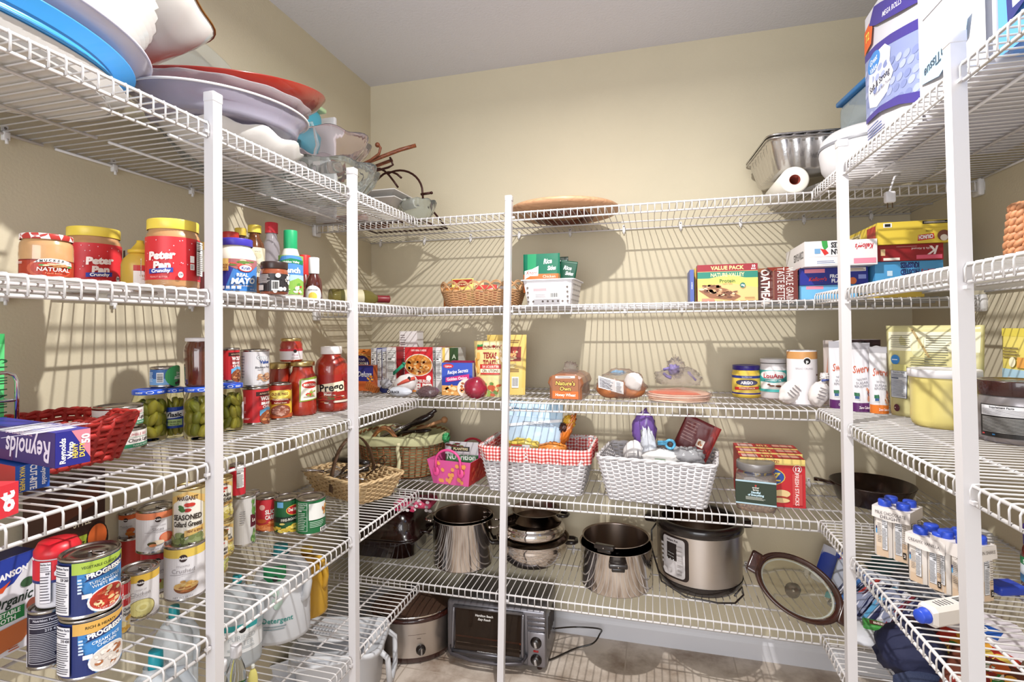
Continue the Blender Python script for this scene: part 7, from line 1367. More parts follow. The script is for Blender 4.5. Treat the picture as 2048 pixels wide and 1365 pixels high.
# glass lid
q = on_z(1640, 1228, z); c = V((0, 0, 0)); a0 = on_y(1512, 1110, 2.22); b0 = on_y(1690, 1215, 2.02)
cen = (a0+b0)/2; root = thing('cooker_cover', 'oval glass slow cooker lid with dark rim leaning at the right of the lowest shelf', 'lid', (cen.x, cen.y, z))
ra, rb = .148, .102; m = M(); g = M(); N = 56
def el(f, zz): return [(ra*f*math.cos(2*PI*i/N), rb*f*math.sin(2*PI*i/N), zz) for i in range(N)]
DR = mat('#3a1f18', .2, coat=.7)
m.loft([el(.86, .004), el(.93, .008), el(1, .004), el(1.02, -.004), el(1.0, -.014), el(.93, -.012), el(.86, .0)], DR); 
g.loft([el(.90, .006), el(.82, .012), el(.7, .014), el(.5, .022), el(.2, .028), el(.01, .029)], mat('#d9d2b8', .04, trans=.9, ior=1.25)); g.loft([el(.84, .009), el(.80, .014)], mat('#cfd4d0', .15, trans=.4, ior=1.3))
g2 = M(); g2.lathe([(.0, .03), (.02, .03), (.014, .045), (.026, .055), (.022, .062), (0, .063)], DR, 20)
R3 = Matrix.Rotation(-.42, 4, 'Z') @ Matrix.Rotation(PI, 4, 'Y')
mxx = Matrix.Rotation(math.radians(-12), 4, 'Z') @ Matrix.Rotation(math.radians(24), 4, 'Y') @ Matrix.Rotation(math.radians(-128), 4, 'X')
for k in (m, g, g2): k.xf(mxx)
lo = min(p[2] for p in m.v+g2.v)
for k in (m, g, g2): k.v = [(x, y, zz-lo+.001) for x, y, zz in k.v]
m.build('rim', root); g.build('glass', root); g2.build('knob', root)
for a_ in (0, PI):
    k = M(); k.rbox(-.02, -.04, -.014, .02, .04, .002, DR, .008, 3); k.xf(mxx @ Matrix.Translation((math.cos(a_)*ra*1.06, 0, -.002))); k.v = [(x, y, zz-lo+.001) for x, y, zz in k.v]; k.build('side_grip', root)
# right wall, lowest shelf
zr = ZR['E']
def heap(name, lab, px, py, R, col, sx, sy, sz, seed, fn=None, rz=0, cat='bag', amp=.25, zz=None, rough=.3, fq=3, dz=0., tilt=0.):
    zz = zr if zz is None else zz; q = on_z(px, py, zz); root = thing(name, lab, cat, (q.x, q.y, zz+.001+dz), rz); m = M(); lump(m, (0, 0, R*sz*.95), R, mat(col, rough, bump=.4, bscale=60), sx, sy, sz, amp, fq, seed, flat_=0.)
    m.xf(Matrix.Rotation(tilt, 4, 'X')); lo = min(p[2] for p in m.v); m.v = [(a, b, c-lo) for a, b, c in m.v]; m.build('body', root)
    if fn: fn(root, R)
    return root
q = on_z(1662, 1190, zr)
pouch('royal blue and white packet leaning at the corner beside the glass lid', (q.x+.01, q.y+.09, zr), -.5, .10, z_at((q.x, q.y+.07), 1100)-zr, .03, '#2440a8', lambda A: A.rect(0, 0, .5, 1, '#c9cbd8').poly([(.4, .2), (.6, 1), (1, 1), (1, .2)], '#2440a8').food(.75, .8, .1, .1, ['#c8302c', '#e8e4e8'], 4, .5), name='blue_packet', tilt=(-.2, .25))
def strp(A):
    A.rect(0, 0, 1, 1, '#b9bccc')
    for i, c in enumerate(['#23284e', '#e4e2ea', '#3f6fae', '#23284e', '#b03a38', '#e4e2ea', '#23284e', '#5a9ac4', '#23284e', '#e4e2ea', '#7a2a3a', '#23284e']): A.poly([(.02+.08*i, 0), (.075+.08*i, 0), (.075+.08*i-.02, .5), (.075+.08*i, 1), (.02+.08*i, 1), (.0+.08*i, .5)], c)
q = on_z(1722, 1262, zr); pouch('navy, white and red striped folded cloth beside the glass cooker cover', (q.x+.0, q.y, zr+.03), -1.0, .26, .17, .05, '#8a90aa', strp, name='fabric_bundle', cat='cloth', tilt=(-.9, 0), wr=.004)
q = on_z(1700, 1225, zr); pouch('teal and grey folder leaning at the far corner behind the striped cloth', (q.x+.03, q.y+.03, zr+.002), -.8, .22, .15, .02, '#a9aebc', lambda A: A.rect(0, 0, 1, .12, '#1f7a84'), name='folded_paper', cat='paper', tilt=(-.6, 0))
heap('plastic_bag', 'blue green crumpled plastic bag seen through the shelf under the shakes', 1800, 1160, .12, '#4a7278', 1.0, .9, .45, 33, None, 0, 'bag', amp=.3)
heap('plastic_bag', 'grey crumpled plastic bag in front of the blue green bag', 1850, 1200, .10, '#5f6470', 1.1, .8, .5, 35, None, 0, 'bag', amp=.35)
r1 = softbox('snack_packet', 'green snack packet with brown panel lying on the lowest right shelf', 1762, 1262, zr+.045, .10, .05, .02, '#4aa04a', -.25, fn=lambda A: A.rect(.15, .2, .8, .8, '#5a2a1c').text('BEEF', .48, .5, .3, '#e8e0d0', .03, mw=.5))
heap('paper_stack', 'stack of white paper sheets under the green snack packet', 1752, 1285, .085, '#cfd0d6', 1.2, .8, .32, 37, None, .6, 'paper', amp=.1, rough=.6)
heap('dark_pouch', 'dark plum folded cloth behind the navy cap', 1850, 1290, .09, '#3a2030', 1.1, .8, .6, 39, None, .2, 'cloth', rough=.7)
heap('wooden_box', 'orange brown wooden block under the lying shake carton', 1885, 1248, .05, '#b5582c', 1.2, .7, .7, 41, None, .3, 'box', amp=.08)
heap('white_bag', 'white plastic bag seen right of the near pole on the lowest shelf', 1990, 1255, .11, '#c9cdd6', 1, .8, .6, 43, None, .2, 'bag', amp=.3)
def cap_(root, R):
    m = M(); N = 30; m.loft([[(R*1.5*math.cos(PI+PI*i/N)*.8, -R*.55+R*1.1*math.sin(PI+PI*i/N)*.75*k, R*.25+.02*math.sin(PI*i/N)+h) for i in range(N+1)] for k, h in ((.2, .02), (1, .0), (1, -.004), (.2, .014))], mat('#2a3350', .7, bump=.8, bscale=300), closed=False); m.build('brim', root)
    m = M(); [m.tube([(-R*.8+i*.007, -R*.6, R*.9), (-R*.8+i*.007, -R*.55, R*1.0), (-R*.75+i*.007, -R*.4, R*1.1)], .0012, ink('#8a93b0'), 4) for i in range(20)]; m.build('ribbed_band', root)
heap('navy_cap', 'navy cloth cap with grey ribbed brim at the lower right', 1822, 1352, .09, '#262a48', 1.05, .9, .85, 45, cap_, .4, 'hat', amp=.18, rough=.8)
pouch('colourful chip bag lying low right of the near pole', (.86, 1.83, zr+.03), -.9, .2, .22, .05, '#c0392c', lambda A: A.rect(0, .5, 1, 1, '#e0d8e0').rect(0, .62, .7, .8, '#2a5ab0').text('ALD', .4, .71, .1, '#f0f0f8', .03, mw=.5).food(.6, .3, .4, .25, ['#e0a03a', '#3a7a3a', '#8a2a24', '#e8c860'], 22, .3, 3), name='chip_bag', tilt=(-1.0, 0))
pouch('brown and yellow snack bag lying at the bottom right picture edge', (.80, 1.60, zr+.03), -.7, .22, .2, .05, '#6a3a2c', lambda A: A.food(.5, .5, .45, .45, ['#e0a03a', '#3a7a3a', '#8a2a24', '#e8e0d8', '#c9602c'], 34, .2, 5), name='chip_bag', tilt=(-1.1, 0))
# ================================================================== ON THE FLOOR
z = 0
# slow cooker
C, R, ang = cyl(762, 899, 1337, 0); H = z_at((C.x+math.cos(ang)*R, C.y+math.sin(ang)*R), 1245); root = thing('slow_cooker', 'oval steel slow cooker with dark base standing on the floor tiles', 'cooker', (C.x-.02, C.y, 0), ang+PI/2-.12); W = R*1.18
DB = mat('#33150f', .2, coat=.6)
m = M(); m.lathe([(0, 0), (W*.9, 0), (W*.95, .006), (W*.97, .028)], DB, 64, 1, .78); m.build('base', root)
m = M(); m.lathe([(W*.97, .028), (W*1.0, H*.9)], brushed(), 64, 1, .78); m.build('steel_band', root)
m = M(); m.lathe([(W*1.0, H*.9), (W*1.03, H*.92), (W*1.03, H*.97), (W*.98, H*1.0), (W*.93, H*.99), (W*.9, .05), (0, .04)], DB, 64, 1, .78); m.build('crock', root)
m = M(); m.lathe([(W*.95, H*1.0), (W*.98, H*1.02), (W*.94, H*1.05), (W*.7, H*1.16), (W*.3, H*1.22), (0, H*1.23)], mat('#8a6a58', .05, trans=.8, ior=1.2), 64, 1, .78); m.build('glass_lid', root)
m = M(); m.lathe([(W*.96, H*1.0), (W*.985, H*1.015), (W*.97, H*1.035)], CH, 64, 1, .78); m.build('lid_rim', root)
m = M(); m.lathe([(0, H*1.22), (.012, H*1.22), (.016, H*1.3), (.028, H*1.38), (.024, H*1.42), (0, H*1.43)], BLK, 24); m.build('knob', root)
r0 = W*.985; A = Art(.14, .1); A.text('CROCKPOT', .5, .75, .12, '#4a3a34', .02, mw=.75).lines(.15, .6, .85, .64, 1, '#6a5a54').lines(.42, .42, .58, .46, 1, '#6a5a54'); m = M(); A.emit(m, lambda u, v, l: V(((r0+l)*math.cos(-PI/2+.25+u/r0), (r0+l)*.78*math.sin(-PI/2+.25+u/r0), H*.34+v)), du=.006, eps=.0006); m.build('logo', root)
m = M(); m.lathe([(.021, 0), (.021, .004), (.017, .006), (.017, .016), (.014, .018), (0, .018)], BLK, 28); m.box(-.003, -.015, .018, .003, .012, .021, mat('#8a827c', .3)); t_ = -PI/2+.28; m.xf(Matrix.Translation((r0*math.cos(t_), r0*.78*math.sin(t_), H*.32)) @ Matrix.Rotation(t_+PI/2, 4, 'Z') @ Matrix.Rotation(PI/2, 4, 'X')); m.build('dial', root)
# toaster oven
a, b = on_z(892, 1322, 0), on_z(1092, 1352, 0); rz = math.atan2(b.y-a.y, b.x-a.x); w = (b-a).length; h = z_at(b, 1228)-.0; d = .26; P = (a+b)/2
root = thing('toaster_oven', 'grey countertop toaster oven with glass door and two dials on the floor', 'oven', (P.x, P.y+.012, 0), rz)
GM = mat('#77757a', .3, .75); GM2 = mat('#5a565a', .35, .6); h0 = .016; dw = w*.70
m = M(); m.rbox(-w/2, 0, h0, w/2, d, h, GM, .014, 4)
for i in range(5): m.rbox(w/2-.002, .05+i*.034, h*.45, w/2+.002, .068+i*.034, h*.8, mat('#241a18', .5), .001, 1)
m.build('housing', root)
for sx in (-1, 1):
    for yy in (.03, d-.04):
        k = M(); k.lathe([(0, 0), (.012, 0), (.014, h0+.003), (0, h0+.004)], DB, 14, c=(sx*(w/2-.035), yy, 0)); k.build('foot', root)
m = M(); x0, x1 = -w/2+.035, -w/2+.035+dw; z0, z1 = h0+.045, h-.02
N = 10
def prof_(x): return [(x, -.004-.02*math.sin(PI*.5*(1-i/N)), z0+(z1-z0)*i/N) for i in range(N+1)]
m.loft([prof_(x0+.012), prof_(x1-.012)], mat('#5a4a3e', .04, trans=.8, ior=1.2), closed=False); m.build('door_glass', root)
m = M(); fr_ = [(x0, -.026, z0-.006), (x1, -.026, z0-.006), (x1, -.008, z1+.006), (x0, -.008, z1+.006)]
for xx in (x0, x1): m.tube([(xx, y_, zz) for _, y_, zz in prof_(xx)], .007, GM, 8)
m.tube([(x0, -.024, z0-.003), (x1, -.024, z0-.003)], .008, GM, 8); m.tube([(x0, -.006, z1+.003), (x1, -.006, z1+.003)], .007, GM, 8); m.build('door_frame', root)
m = M(); m.tube([(x0-.012, -.005, h0+.05), (x0+.0, -.04, h0+.036), (x0+dw*.3, -.055, h0+.03), (x0+dw*.7, -.055, h0+.03), (x1, -.04, h0+.036), (x1+.012, -.005, h0+.05)], .008, GM2, 9); m.build('door_handle', root)
m = M(); m.box(x0+.006, -.003, z0+.005, x1-.006, -.0015, z1, mat('#2a1a14', .4)); [m.tube([(x0+.01, -.006, z0+.05+i*.0), (x1-.01, -.006, z0+.05)], .004, mat('#9a4f30', .4, .5), 6) for i in range(1)]; m.tube([(x0+.01, -.005, z0+.022), (x1-.01, -.005, z0+.022)], .0022, CH, 6); m.build('interior_rack', root)
A = Art(dw, z1-z0); A.text('Hamilton Beach', .45, .86, .05, '#e0dcd8', .02, mw=.3).text('Easy Reach', .45, .78, .05, '#e0dcd8', .02, .3, mw=.22).text('CAUTION HOT SURFACE', .5, .03, .03, '#e8e6e4', .03, mw=.42); m = M()
A.emit(m, lambda u, v, l: V(((x0+x1)/2+u, -.0045-.02*math.sin(PI*.5*(1-v/(z1-z0)))-l, z0+v))); m.build('door_print', root)
px_ = x1+.014+(w/2-x1-.014)/2; pw = (w/2-x1-.02)/2
m = M(); m.rbox(px_-pw, -.008, h0+.01, px_+pw, .004, h*.66, mat('#8a878c', .3, .7), .004, 2); [m.rbox(px_-pw, -.006+.001*i, h*.68+i*.02, px_+pw, .004, h*.68+i*.02+.017, GM, .003, 2) for i in range(3)]
m.rbox(px_-.012, -.0095, h*.34, px_+.01, -.007, h*.375, mat('#9c2424', .3), .001, 1); m.build('control_panel', root)
for zz in (h*.5, h*.22):
    k = M(); k.lathe([(0, 0), (.024, 0), (.024, .004), (.019, .006), (.019, .01), (.015, .014), (0, .014)], BLK, 30); k.rbox(-.006, -.013, .012, .006, .013, .024, mat('#b9b6b6', .25, .8), .003, 2); k.xf(Matrix.Translation((px_, -.008, zz)) @ Matrix.Rotation(PI/2, 4, 'X') @ Matrix.Rotation(.2, 4, 'Z')); k.build('dial', root)
c0, c1, c2 = on_z(1112, 1298, 0), on_z(1198, 1262, 0), on_z(1105, 1280, 0); Mi = root.matrix_world
root.rotation_euler = (0, 0, rz); Rm = (Matrix.Translation((P.x, P.y+.012, 0)) @ Matrix.Rotation(rz, 4, 'Z')).inverted()
q = [Rm @ p for p in (on_z(1199, 1270, .05), on_z(1150, 1255, .06), on_z(1185, 1288, .03), on_z(1150, 1298, .01))]
m = M(); pts = [V((w/2, d*.75, .08)), q[1], q[0]+V((0, .01, .02)), q[0], q[2], q[3], V((w/2+.01, d*.35, .008)), V((w/2-.02, d*.3, .006))]
def smooth(p, n=5):
    out = []
    for i in range(len(p)-1):
        a_, b_, c_, d_ = p[max(i-1, 0)], p[i], p[i+1], p[min(i+2, len(p)-1)]
        for k in range(n): t = k/n; out.append(.5*((2*b_)+(c_-a_)*t+(2*a_-5*b_+4*c_-d_)*t*t+(3*b_-a_-3*c_+d_)*t**3))
    return out+[p[-1]]
m.tube(smooth(pts, 9), .0036, BLK, 8); m.build('power_cord', root)
# white plastic ware at the left
C, R, ang = cyl(700, 786, 1410, 0)
WP = mat('#d3d5da', .35); root = thing('laundry_basket', 'white plastic tub with large handle hole on the floor below the left shelves', 'tub', (C.x-.13, C.y-.02, 0), .3)
def rw(a, zz, W=.34, D=.26): return [(x, y, zz) for (x, y), n in [rrect(W*a, D*a, .06, i/56) for i in range(56)]]
m = M(); m.loft([rw(.84, 0), rw(.87, .004), rw(.98, .20), rw(1.04, .205), rw(1.05, .19), rw(1.06, .19), rw(1.05, .21), rw(.97, .209), rw(.85, .01)], WP, cap=True); m.build('tub_body', root)
m = M(); m.tube([(.165, -.07, .19), (.2, -.075, .16), (.205, -.06, .06), (.2, 0, .03), (.205, .06, .06), (.2, .075, .16), (.165, .07, .19)], .011, WP, 10); m.build('handle', root)
for i, (px, py, zz, w_, d_, lab) in enumerate(((655, 1262, .24, .2, .16, 'white grooved plastic lid lying uppermost under the lowest left shelf'), (640, 1300, .20, .22, .18, 'white plastic lid lying below the grooved lid'), (610, 1330, .06, .24, .2, 'wide white plastic basin low on the floor at the left'))):
    q = on_z(px, py, zz); root = thing('plastic_cover' if i < 2 else 'plastic_basin', lab, 'cover' if i < 2 else 'basin', (q.x-(.0 if i < 2 else .1), q.y-(.0 if i < 2 else .08), 0 if i == 2 else zz-.02*i), .25+.3*i); m = M()
    def rk(a, h_): return [(x, y, h_) for (x, y), n in [rrect(w_*a, d_*a, .03, j/40) for j in range(40)]]
    if i < 2:
        m.loft([rk(1, 0), rk(1.02, .006), rk(.97, .014), rk(.9, .012), rk(.5, .013)], WP, cap=True)
        if i == 0: [m.box(-w_*.3+j*.014, -d_*.3, .0145, -w_*.3+j*.014+.005, d_*.1, .0165, mat('#b5b7bd', .4)) for j in range(7)]
    else: m.loft([rk(.8, 0), rk(.98, .14), rk(1.05, .145), rk(1.03, .15), rk(.95, .144), rk(.8, .01)], WP, cap=True)
    m.build('plastic', root)
q = on_z(662, 1290, 0); root = thing('storage_box', 'plain white storage box on the floor holding up the plastic lids', 'box', (q.x-.04, q.y+.05, 0), .2); m = M(); m.rbox(-.12, -.09, 0, .12, .09, .165, WP, .012, 3); m.build('box_body', root)
q = on_z(1790, 1365, 0); root = thing('plastic_jug', 'translucent white jug on the floor under the lowest right shelf', 'jug', (q.x+.12, q.y+.02, 0)); m = M(); m.lathe([(0, 0), (.07, 0), (.078, .01), (.078, .17), (.05, .23), (.02, .25), (.02, .27)], mat('#cfd2d6', .3, trans=.3), 36); m.build('jug_body', root); m = M(); m.lathe([(0, .26), (.024, .26), (.024, .285), (0, .286)], PLAST, 24); m.build('cap', root)
# ================================================================== TOP SHELF
z = Z['A']+.001
def dish(name, lab, c, ra, rb, h, mt, foot=.6, th=.004, tiltx=0., tilty=0., rz=0., wob=None, rimc=None, prof=None, cat='plate', rimr=.003, n=72, rings=0):
    """oval dish, long axis along x before rz"""
    root = thing(name, lab, cat, c, rz); m = M()
    pr = prof or [(foot, 0), (foot+.03, .01*h), (foot+(.88-foot)*.55, .22*h), (.88, .6*h), (1, h)]
    if rings:
        pr = [(foot, 0)]+[(foot+(1-foot)*(i/rings)**.8+(.022 if i % 2 else 0), h*(i/rings)**1.1) for i in range(1, rings+1)]
    up_ = [(a, b) for a, b in pr]; dn = [(max(a-th/ra*1.2, 0), b+th*.9) for a, b in pr[::-1]]
    prof2 = [(0, .001)]+up_+[(1.0, h+th*.6)]+dn+[(0, th)]
    m.lathe([(a, b) for a, b in prof2], mt, n, ra, rb, wob=wob); R_ = Matrix.Rotation(tiltx, 4, 'X') @ Matrix.Rotation(tilty, 4, 'Y'); m.xf(R_); m.build('dish', root)
    if rimc:
        k = M(); k.tube([((ra)*(wob(2*PI*i/n, 99)[0] if wob and isinstance(wob(0, 99), tuple) else (wob(2*PI*i/n, 99) if wob else 1))*math.cos(2*PI*i/n), rb*(wob(2*PI*i/n, 99)[0] if wob and isinstance(wob(0, 99), tuple) else (wob(2*PI*i/n, 99) if wob else 1))*math.sin(2*PI*i/n), h+th*.5) for i in range(n)], rimr, rimc, 7, closed=True); k.xf(R_); k.build('rim', root)
    return root
CER = mat('#d0cdca', .25, coat=.5, noise=.03, nscale=30); LAV = mat('#cfcbdc', .25, coat=.5); PIR = PI/2
CG = mat('#e9edec', .08, trans=.8, ior=1.15); PG = mat('#e6dade', .08, trans=.75, ior=1.15); GB = mat('#eef3f2', .04, trans=.95, ior=1.28); GP = mat('#f0e4e6', .04, trans=.95, ior=1.28)
dish('serving_platter', 'large white platter lying lowest on the top shelf, seen through the wires', (-1.19, .56, z), .35, .215, .03, CER, .88, rz=PIR)
dish('serving_tray', 'bright blue tray between the white platters on the top left shelf', (-1.185, .58, z+.034), .335, .235, .035, mat('#3f97dc', .3, coat=.3), .9, rz=PIR)
dish('serving_platter', 'lavender white platter resting on the bright blue tray', (-1.18, .60, z+.074), .345, .24, .03, LAV, .75, rz=PIR, rimc=LAV)
dish('serving_bowl', 'white bowl with ribbed basket-like side standing on the lavender platter', (-1.17, .66, z+.11), .30, .24, .12, CER, .72, rz=PIR, rings=22)
dish('scalloped_platter', 'cream scalloped platter with brown gold rim, topmost of the left stack', (-1.19, .86, z+.185), .24, .23, .075, CER, .55, rz=0, wob=lambda a, i: 1+.035*math.cos(7*a) if i > 2 else 1, rimc=mat('#8a5a24', .3, .5))
dish('glass_plate', 'clear ribbed glass plate leaning against the left wall behind the stacks', (-1.385, 1.36, z+.235), .235, .235, .02, CG, .8, tilty=1.42, wob=lambda a, i: 1+.006*math.cos(60*a))
RD = mat('#801c11', .25, coat=.5)
dish('oval_platter', 'large red orange oval platter tilted on the clear trays', (-1.15, 1.27, z+.15), .305, .20, .075, RD, .45, rz=PIR, tilty=-.24, wob=lambda a, i: 1+.03*abs(math.cos(a))**8 if i > 3 else 1)
dish('glass_platter', 'clear scalloped glass platter nested under the red platter', (-1.12, 1.19, z+.125), .255, .18, .04, PG, .6, rz=PIR, tilty=-.13, wob=lambda a, i: 1+.02*math.cos(14*a) if i > 2 else 1)
dish('fluted_tray', 'clear plastic fluted tray with dark beaded edge below the glass platter', (-1.10, 1.16, z+.07), .25, .175, .05, mat('#cfcbdc', .08, trans=.7, ior=1.2), .8, rz=PIR, tilty=-.1, wob=lambda a, i: 1+.008*math.cos(70*a), rimc=PLAST)
dish('scalloped_dish', 'white scalloped dish on the wires under the fluted tray, right of the pole', (-1.11, 1.2, z), .2, .15, .055, CER, .6, rz=PIR, wob=lambda a, i: (1+.03*math.cos(10*a), .006*math.cos(10*a)) if i > 3 else 1)
ruff = lambda k, amp: (lambda a, i: (1+amp*math.cos(k*a), amp*.25*math.cos(k*a+1)*.3) if i > 2 else 1)
dish('glass_bowl', 'lower clear glass bowl with ruffled edge beside the white scalloped dish', (-1.15, 1.685, z), .185, .17, .12, GB, .42, wob=ruff(9, .05), cat='bowl')
dish('glass_bowl', 'pinkish clear ruffled glass bowl stacked on the lower glass bowl', (-1.16, 1.67, z+.125), .17, .16, .10, GP, .4, wob=ruff(8, .06), cat='bowl')
root = thing('glass_pitcher', 'clear glass pitcher with curved handle behind the red platter', 'pitcher', (-1.34, 1.62, z)); m = M(); m.lathe([(0, 0), (.055, 0), (.06, .01), (.075, .25), (.08, .30), (.077, .3), (.072, .25), (.056, .012), (0, .01)], CG, 36); m.build('pitcher_body', root); m = M(); m.tube([(.07, .02, .28), (.13, .05, .30), (.15, .06, .22), (.12, .05, .12), (.07, .02, .08)], .007, CG, 8); m.build('handle', root)
def rounded(name, lab, x, y, zz, w_, d_, h_, mt, cat='container', r=.02, lidmt=None, rz=0.):
    root = thing(name, lab, cat, (x, y, zz), rz); m = M(); m.rbox(-w_/2, -d_/2, 0, w_/2, d_/2, h_, mt, r, 4); m.build('container_body', root)
    if lidmt: m = M(); m.rbox(-w_/2-.004, -d_/2-.004, h_-.004, w_/2+.004, d_/2+.004, h_+.014, lidmt, .006, 3); m.build('lid', root)
    return root
rounded('plastic_container', 'white plastic container under the turquoise one behind the glass bowls', -1.37, 1.80, z, .11, .17, .24, PLAST, r=.03)
rounded('plastic_container', 'turquoise plastic container with pale green lid behind the red platter', -1.37, 1.80, z+.241, .12, .20, .20, mat('#4fb4cf', .3, trans=.2), lidmt=mat('#bfe0b0', .4), r=.04)
rounded('cutting_board', 'white plastic board standing behind the turquoise container', -1.37, 1.99, z, .10, .02, .46, PLAST, 'board', .008)
# wood and iron rack in the corner
BW = wood('#5c2c17', '#8a4c2b'); IRN = mat('#3a1a14', .4, .4)
root = thing('wooden_rack', 'rust brown wooden rack with hooked arm in the left corner', 'rack', (-1.2, 2.12, z))
def P_(px, py, Y): q = on_y(px, py, Y); return (q.x+1.2, Y-2.12, q.z-z)
m = M(); m.tube([P_(674, 352, 2.0), P_(742, 322, 2.05), P_(800, 300, 2.1), P_(832, 291, 2.12)], .009, BW, 8); m.build('arm', root)
m = M(); m.tube([P_(676, 362, 2.04), P_(745, 335, 2.1), P_(785, 320, 2.14)], .008, BW, 8); m.build('arm', root)
m = M(); m.tube([P_(700, 340, 2.02), P_(742, 320, 2.04), P_(758, 308, 2.04), P_(761, 296, 2.04), P_(755, 288, 2.04)], .006, BW, 8); m.ball(P_(755, 290, 2.04), .011, BW, 12); m.build('hook', root)
m = M(); m.rbox(-.2, -.13, .0, .02, -.1, .028, BW, .006, 2); m.rbox(-.2, .06, .0, .02, .09, .028, BW, .006, 2); m.tube([(-.19, -.1, .02), P_(690, 350, 2.05)], .009, BW, 8); m.tube([P_(780, 315, 2.1), P_(786, 330, 2.1), P_(777, 335, 2.1), P_(745, 344, 2.1), P_(712, 352, 2.05)], .005, IRN, 8); m.build('frame', root)
root = thing('iron_stand', 'dark wrought iron stand with arches holding the glass bowl', 'stand', (-1.1, 2.2, z)); q0 = V((-1.1, 2.2, z))
def Q_(px, py, Y=2.2): q = on_y(px, py, Y); return q-q0
m = M(); m.tube([Q_(780, 345)]+[Q_(800+45*math.sin(t), 385-44*math.cos(t)) for t in [PI/2*i/8 for i in range(-3, 9)]]+[Q_(846, 398)], .005, IRN, 8); m.tube([Q_(715+9*i, 375-38*math.sin(PI*i/9)) for i in range(10)], .005, IRN, 8); m.tube([Q_(740+9*i, 378-34*math.sin(PI*i/9)) for i in range(8)], .005, IRN, 8); m.build('arches', root)
m = M(); m.tube([Q_(842, 389), Q_(862, 386)], .006, IRN, 8); m.ball(tuple(Q_(863, 386)), .007, IRN, 10); m.build('finial', root)
m = M(); m.tube([(-.2, -.12, .006), (.12, -.12, .006), (.17, .1, .006), (-.2, .1, .006)], .005, IRN, 8, closed=True); m.tube([(-.15+.03*i, -.1, .006+.0*i) for i in range(9)], .004, IRN, 6); m.tube([Q_(846, 398), (.17, .1, .006)], .005, IRN, 8); m.build('base_ring', root)
for i, (dz, lb) in enumerate(((0.03, 'lower'), (.062, 'upper'))):
    q = on_y(745, 392, 2.02); root = thing('square_plate', '%s white square plate of two lying in the left corner of the top shelf' % lb, 'plate', (q.x, 2.12, z+dz+.045), .0); m = M(); e = .11
    m.loft([[(x*k, y*k, h) for x, y in ((-e, -e), (e, -e), (e, e), (-e, e))] for k, h in ((.6, 0), (.65, .003), (1, .022), (1, .026), (.64, .007), (.3, .006))], CER, cap=True, smooth=False); m.build('plate_body', root)
dish('glass_bowl', 'small clear cut glass bowl at the corner beside the iron arches', (-1.02, 2.16, z+.012), .09, .085, .09, GB, .45, wob=ruff(12, .03), cat='bowl')
# lazy susan
root = thing('wooden_turntable', 'round light wood turntable lying on the top back shelf', 'turntable', (-.365, 2.255, z)); LW = wood('#b98a68', '#d0a27c', (4, 22, 22), 'light_wood'); DW = wood('#5a3226', '#7a4632', (8, 8, 8), 'dark_wood')
m = M(); m.lathe([(0, .016), (.15, .016), (.2, .018), (.225, .026), (.237, .036), (.238, .046), (.232, .05), (.2, .044), (0, .042)], LW, 80); m.build('disc', root)
m = M(); m.lathe([(.085, .016), (.085, 0), (.12, 0), (.128, .004), (.128, .016)], DW, 60); m.build('ring_foot', root)
# foil pans and the right corner
FO = mat('#c9c6c4', .25, 1., bump=.5, bscale=60)
for i in range(2):
    root = thing('foil_pan', ('upper' if i else 'lower')+' deep aluminium foil roasting pan of the stacked pair, top right corner', 'pan', (.58, 2.27, z+.105+.012*i), .05); m = M(); W, D = .33, .37
    def rf(a, zz, f=0.): 
        out = []
        for j in range(120):
            (x, y), n = rrect(W*a, D*a, .04, j/120); q = f*(1 if j % 4 < 2 else -1); out.append((x+n[0]*q, y+n[1]*q, zz))
        return out
    m.loft([rf(.78, 0), rf(.82, .008, .002), rf(.96, .105, .003), rf(.97, .11), rf(1.04, .112), rf(1.05, .108), rf(1.055, .114), rf(.96, .115), rf(.8, .01)], FO, cap=True); m.build('foil', root)
q = on_y(1590, 386, 2.03); R = .047; root = thing('paper_roll', 'white paper roll with brown core lying with its end at the shelf edge', 'roll', (q.x, 2.03, z)); m = M(); m.lathe([(.018, 0), (R*.9, .0), (R, .004), (R, .27), (R*.9, .275), (.018, .275)], mat('#dedad0', .8), 48); m.xf(Matrix.Translation((0, 0, R)) @ Matrix.Rotation(-PI/2, 4, 'X')); m.build('paper', root); m = M(); m.lathe([(.018, -.001), (.0165, -.001), (.0165, .27), (.018, .27)], mat('#7a3226', .7), 30); m.xf(Matrix.Translation((0, 0, R)) @ Matrix.Rotation(-PI/2, 4, 'X')); m.build('core', root)
root = thing('glass_tray', 'clear plastic tray leaning under the foil pans behind the paper roll', 'tray', (.58, 2.2, z), .1); m = M(); m.rbox(-.10, -.12, 0, .12, .14, .012, mat('#d5d3d0', .1, trans=.7, ior=1.2), .004, 3); m.xf(Matrix.Rotation(-.35, 4, 'Y') ); lo = min(p[2] for p in m.v); m.v = [(a, b, c-lo) for a, b, c in m.v]; m.build('tray_body', root)
zr = ZR['A']+.001
root = thing('white_cooker', 'rounded white appliance body at the far end of the top right shelf', 'appliance', (.735, 1.98, zr), 0.); m = M(); m.lathe([(0, 0), (.7, 0), (.82, .01), (.96, .05), (1, .10), (.97, .145), (.85, .165), (.3, .17), (0, .17)], PLAST, 56, .175, .15); m.build('appliance_body', root); m = M(); m.lathe([(1.003, .115), (1.008, .12), (1.003, .125)], mat('#8a8a90', .4), 56, .175, .15); m.build('seam', root)
rounded('storage_container', 'clear plastic box with blue lid on top of the white appliance', .80, 1.97, zr+.173, .30, .22, .12, mat('#cfdde6', .1, trans=.7, ior=1.15), lidmt=mat('#2f7fc4', .25, trans=.3), r=.03, rz=.1)
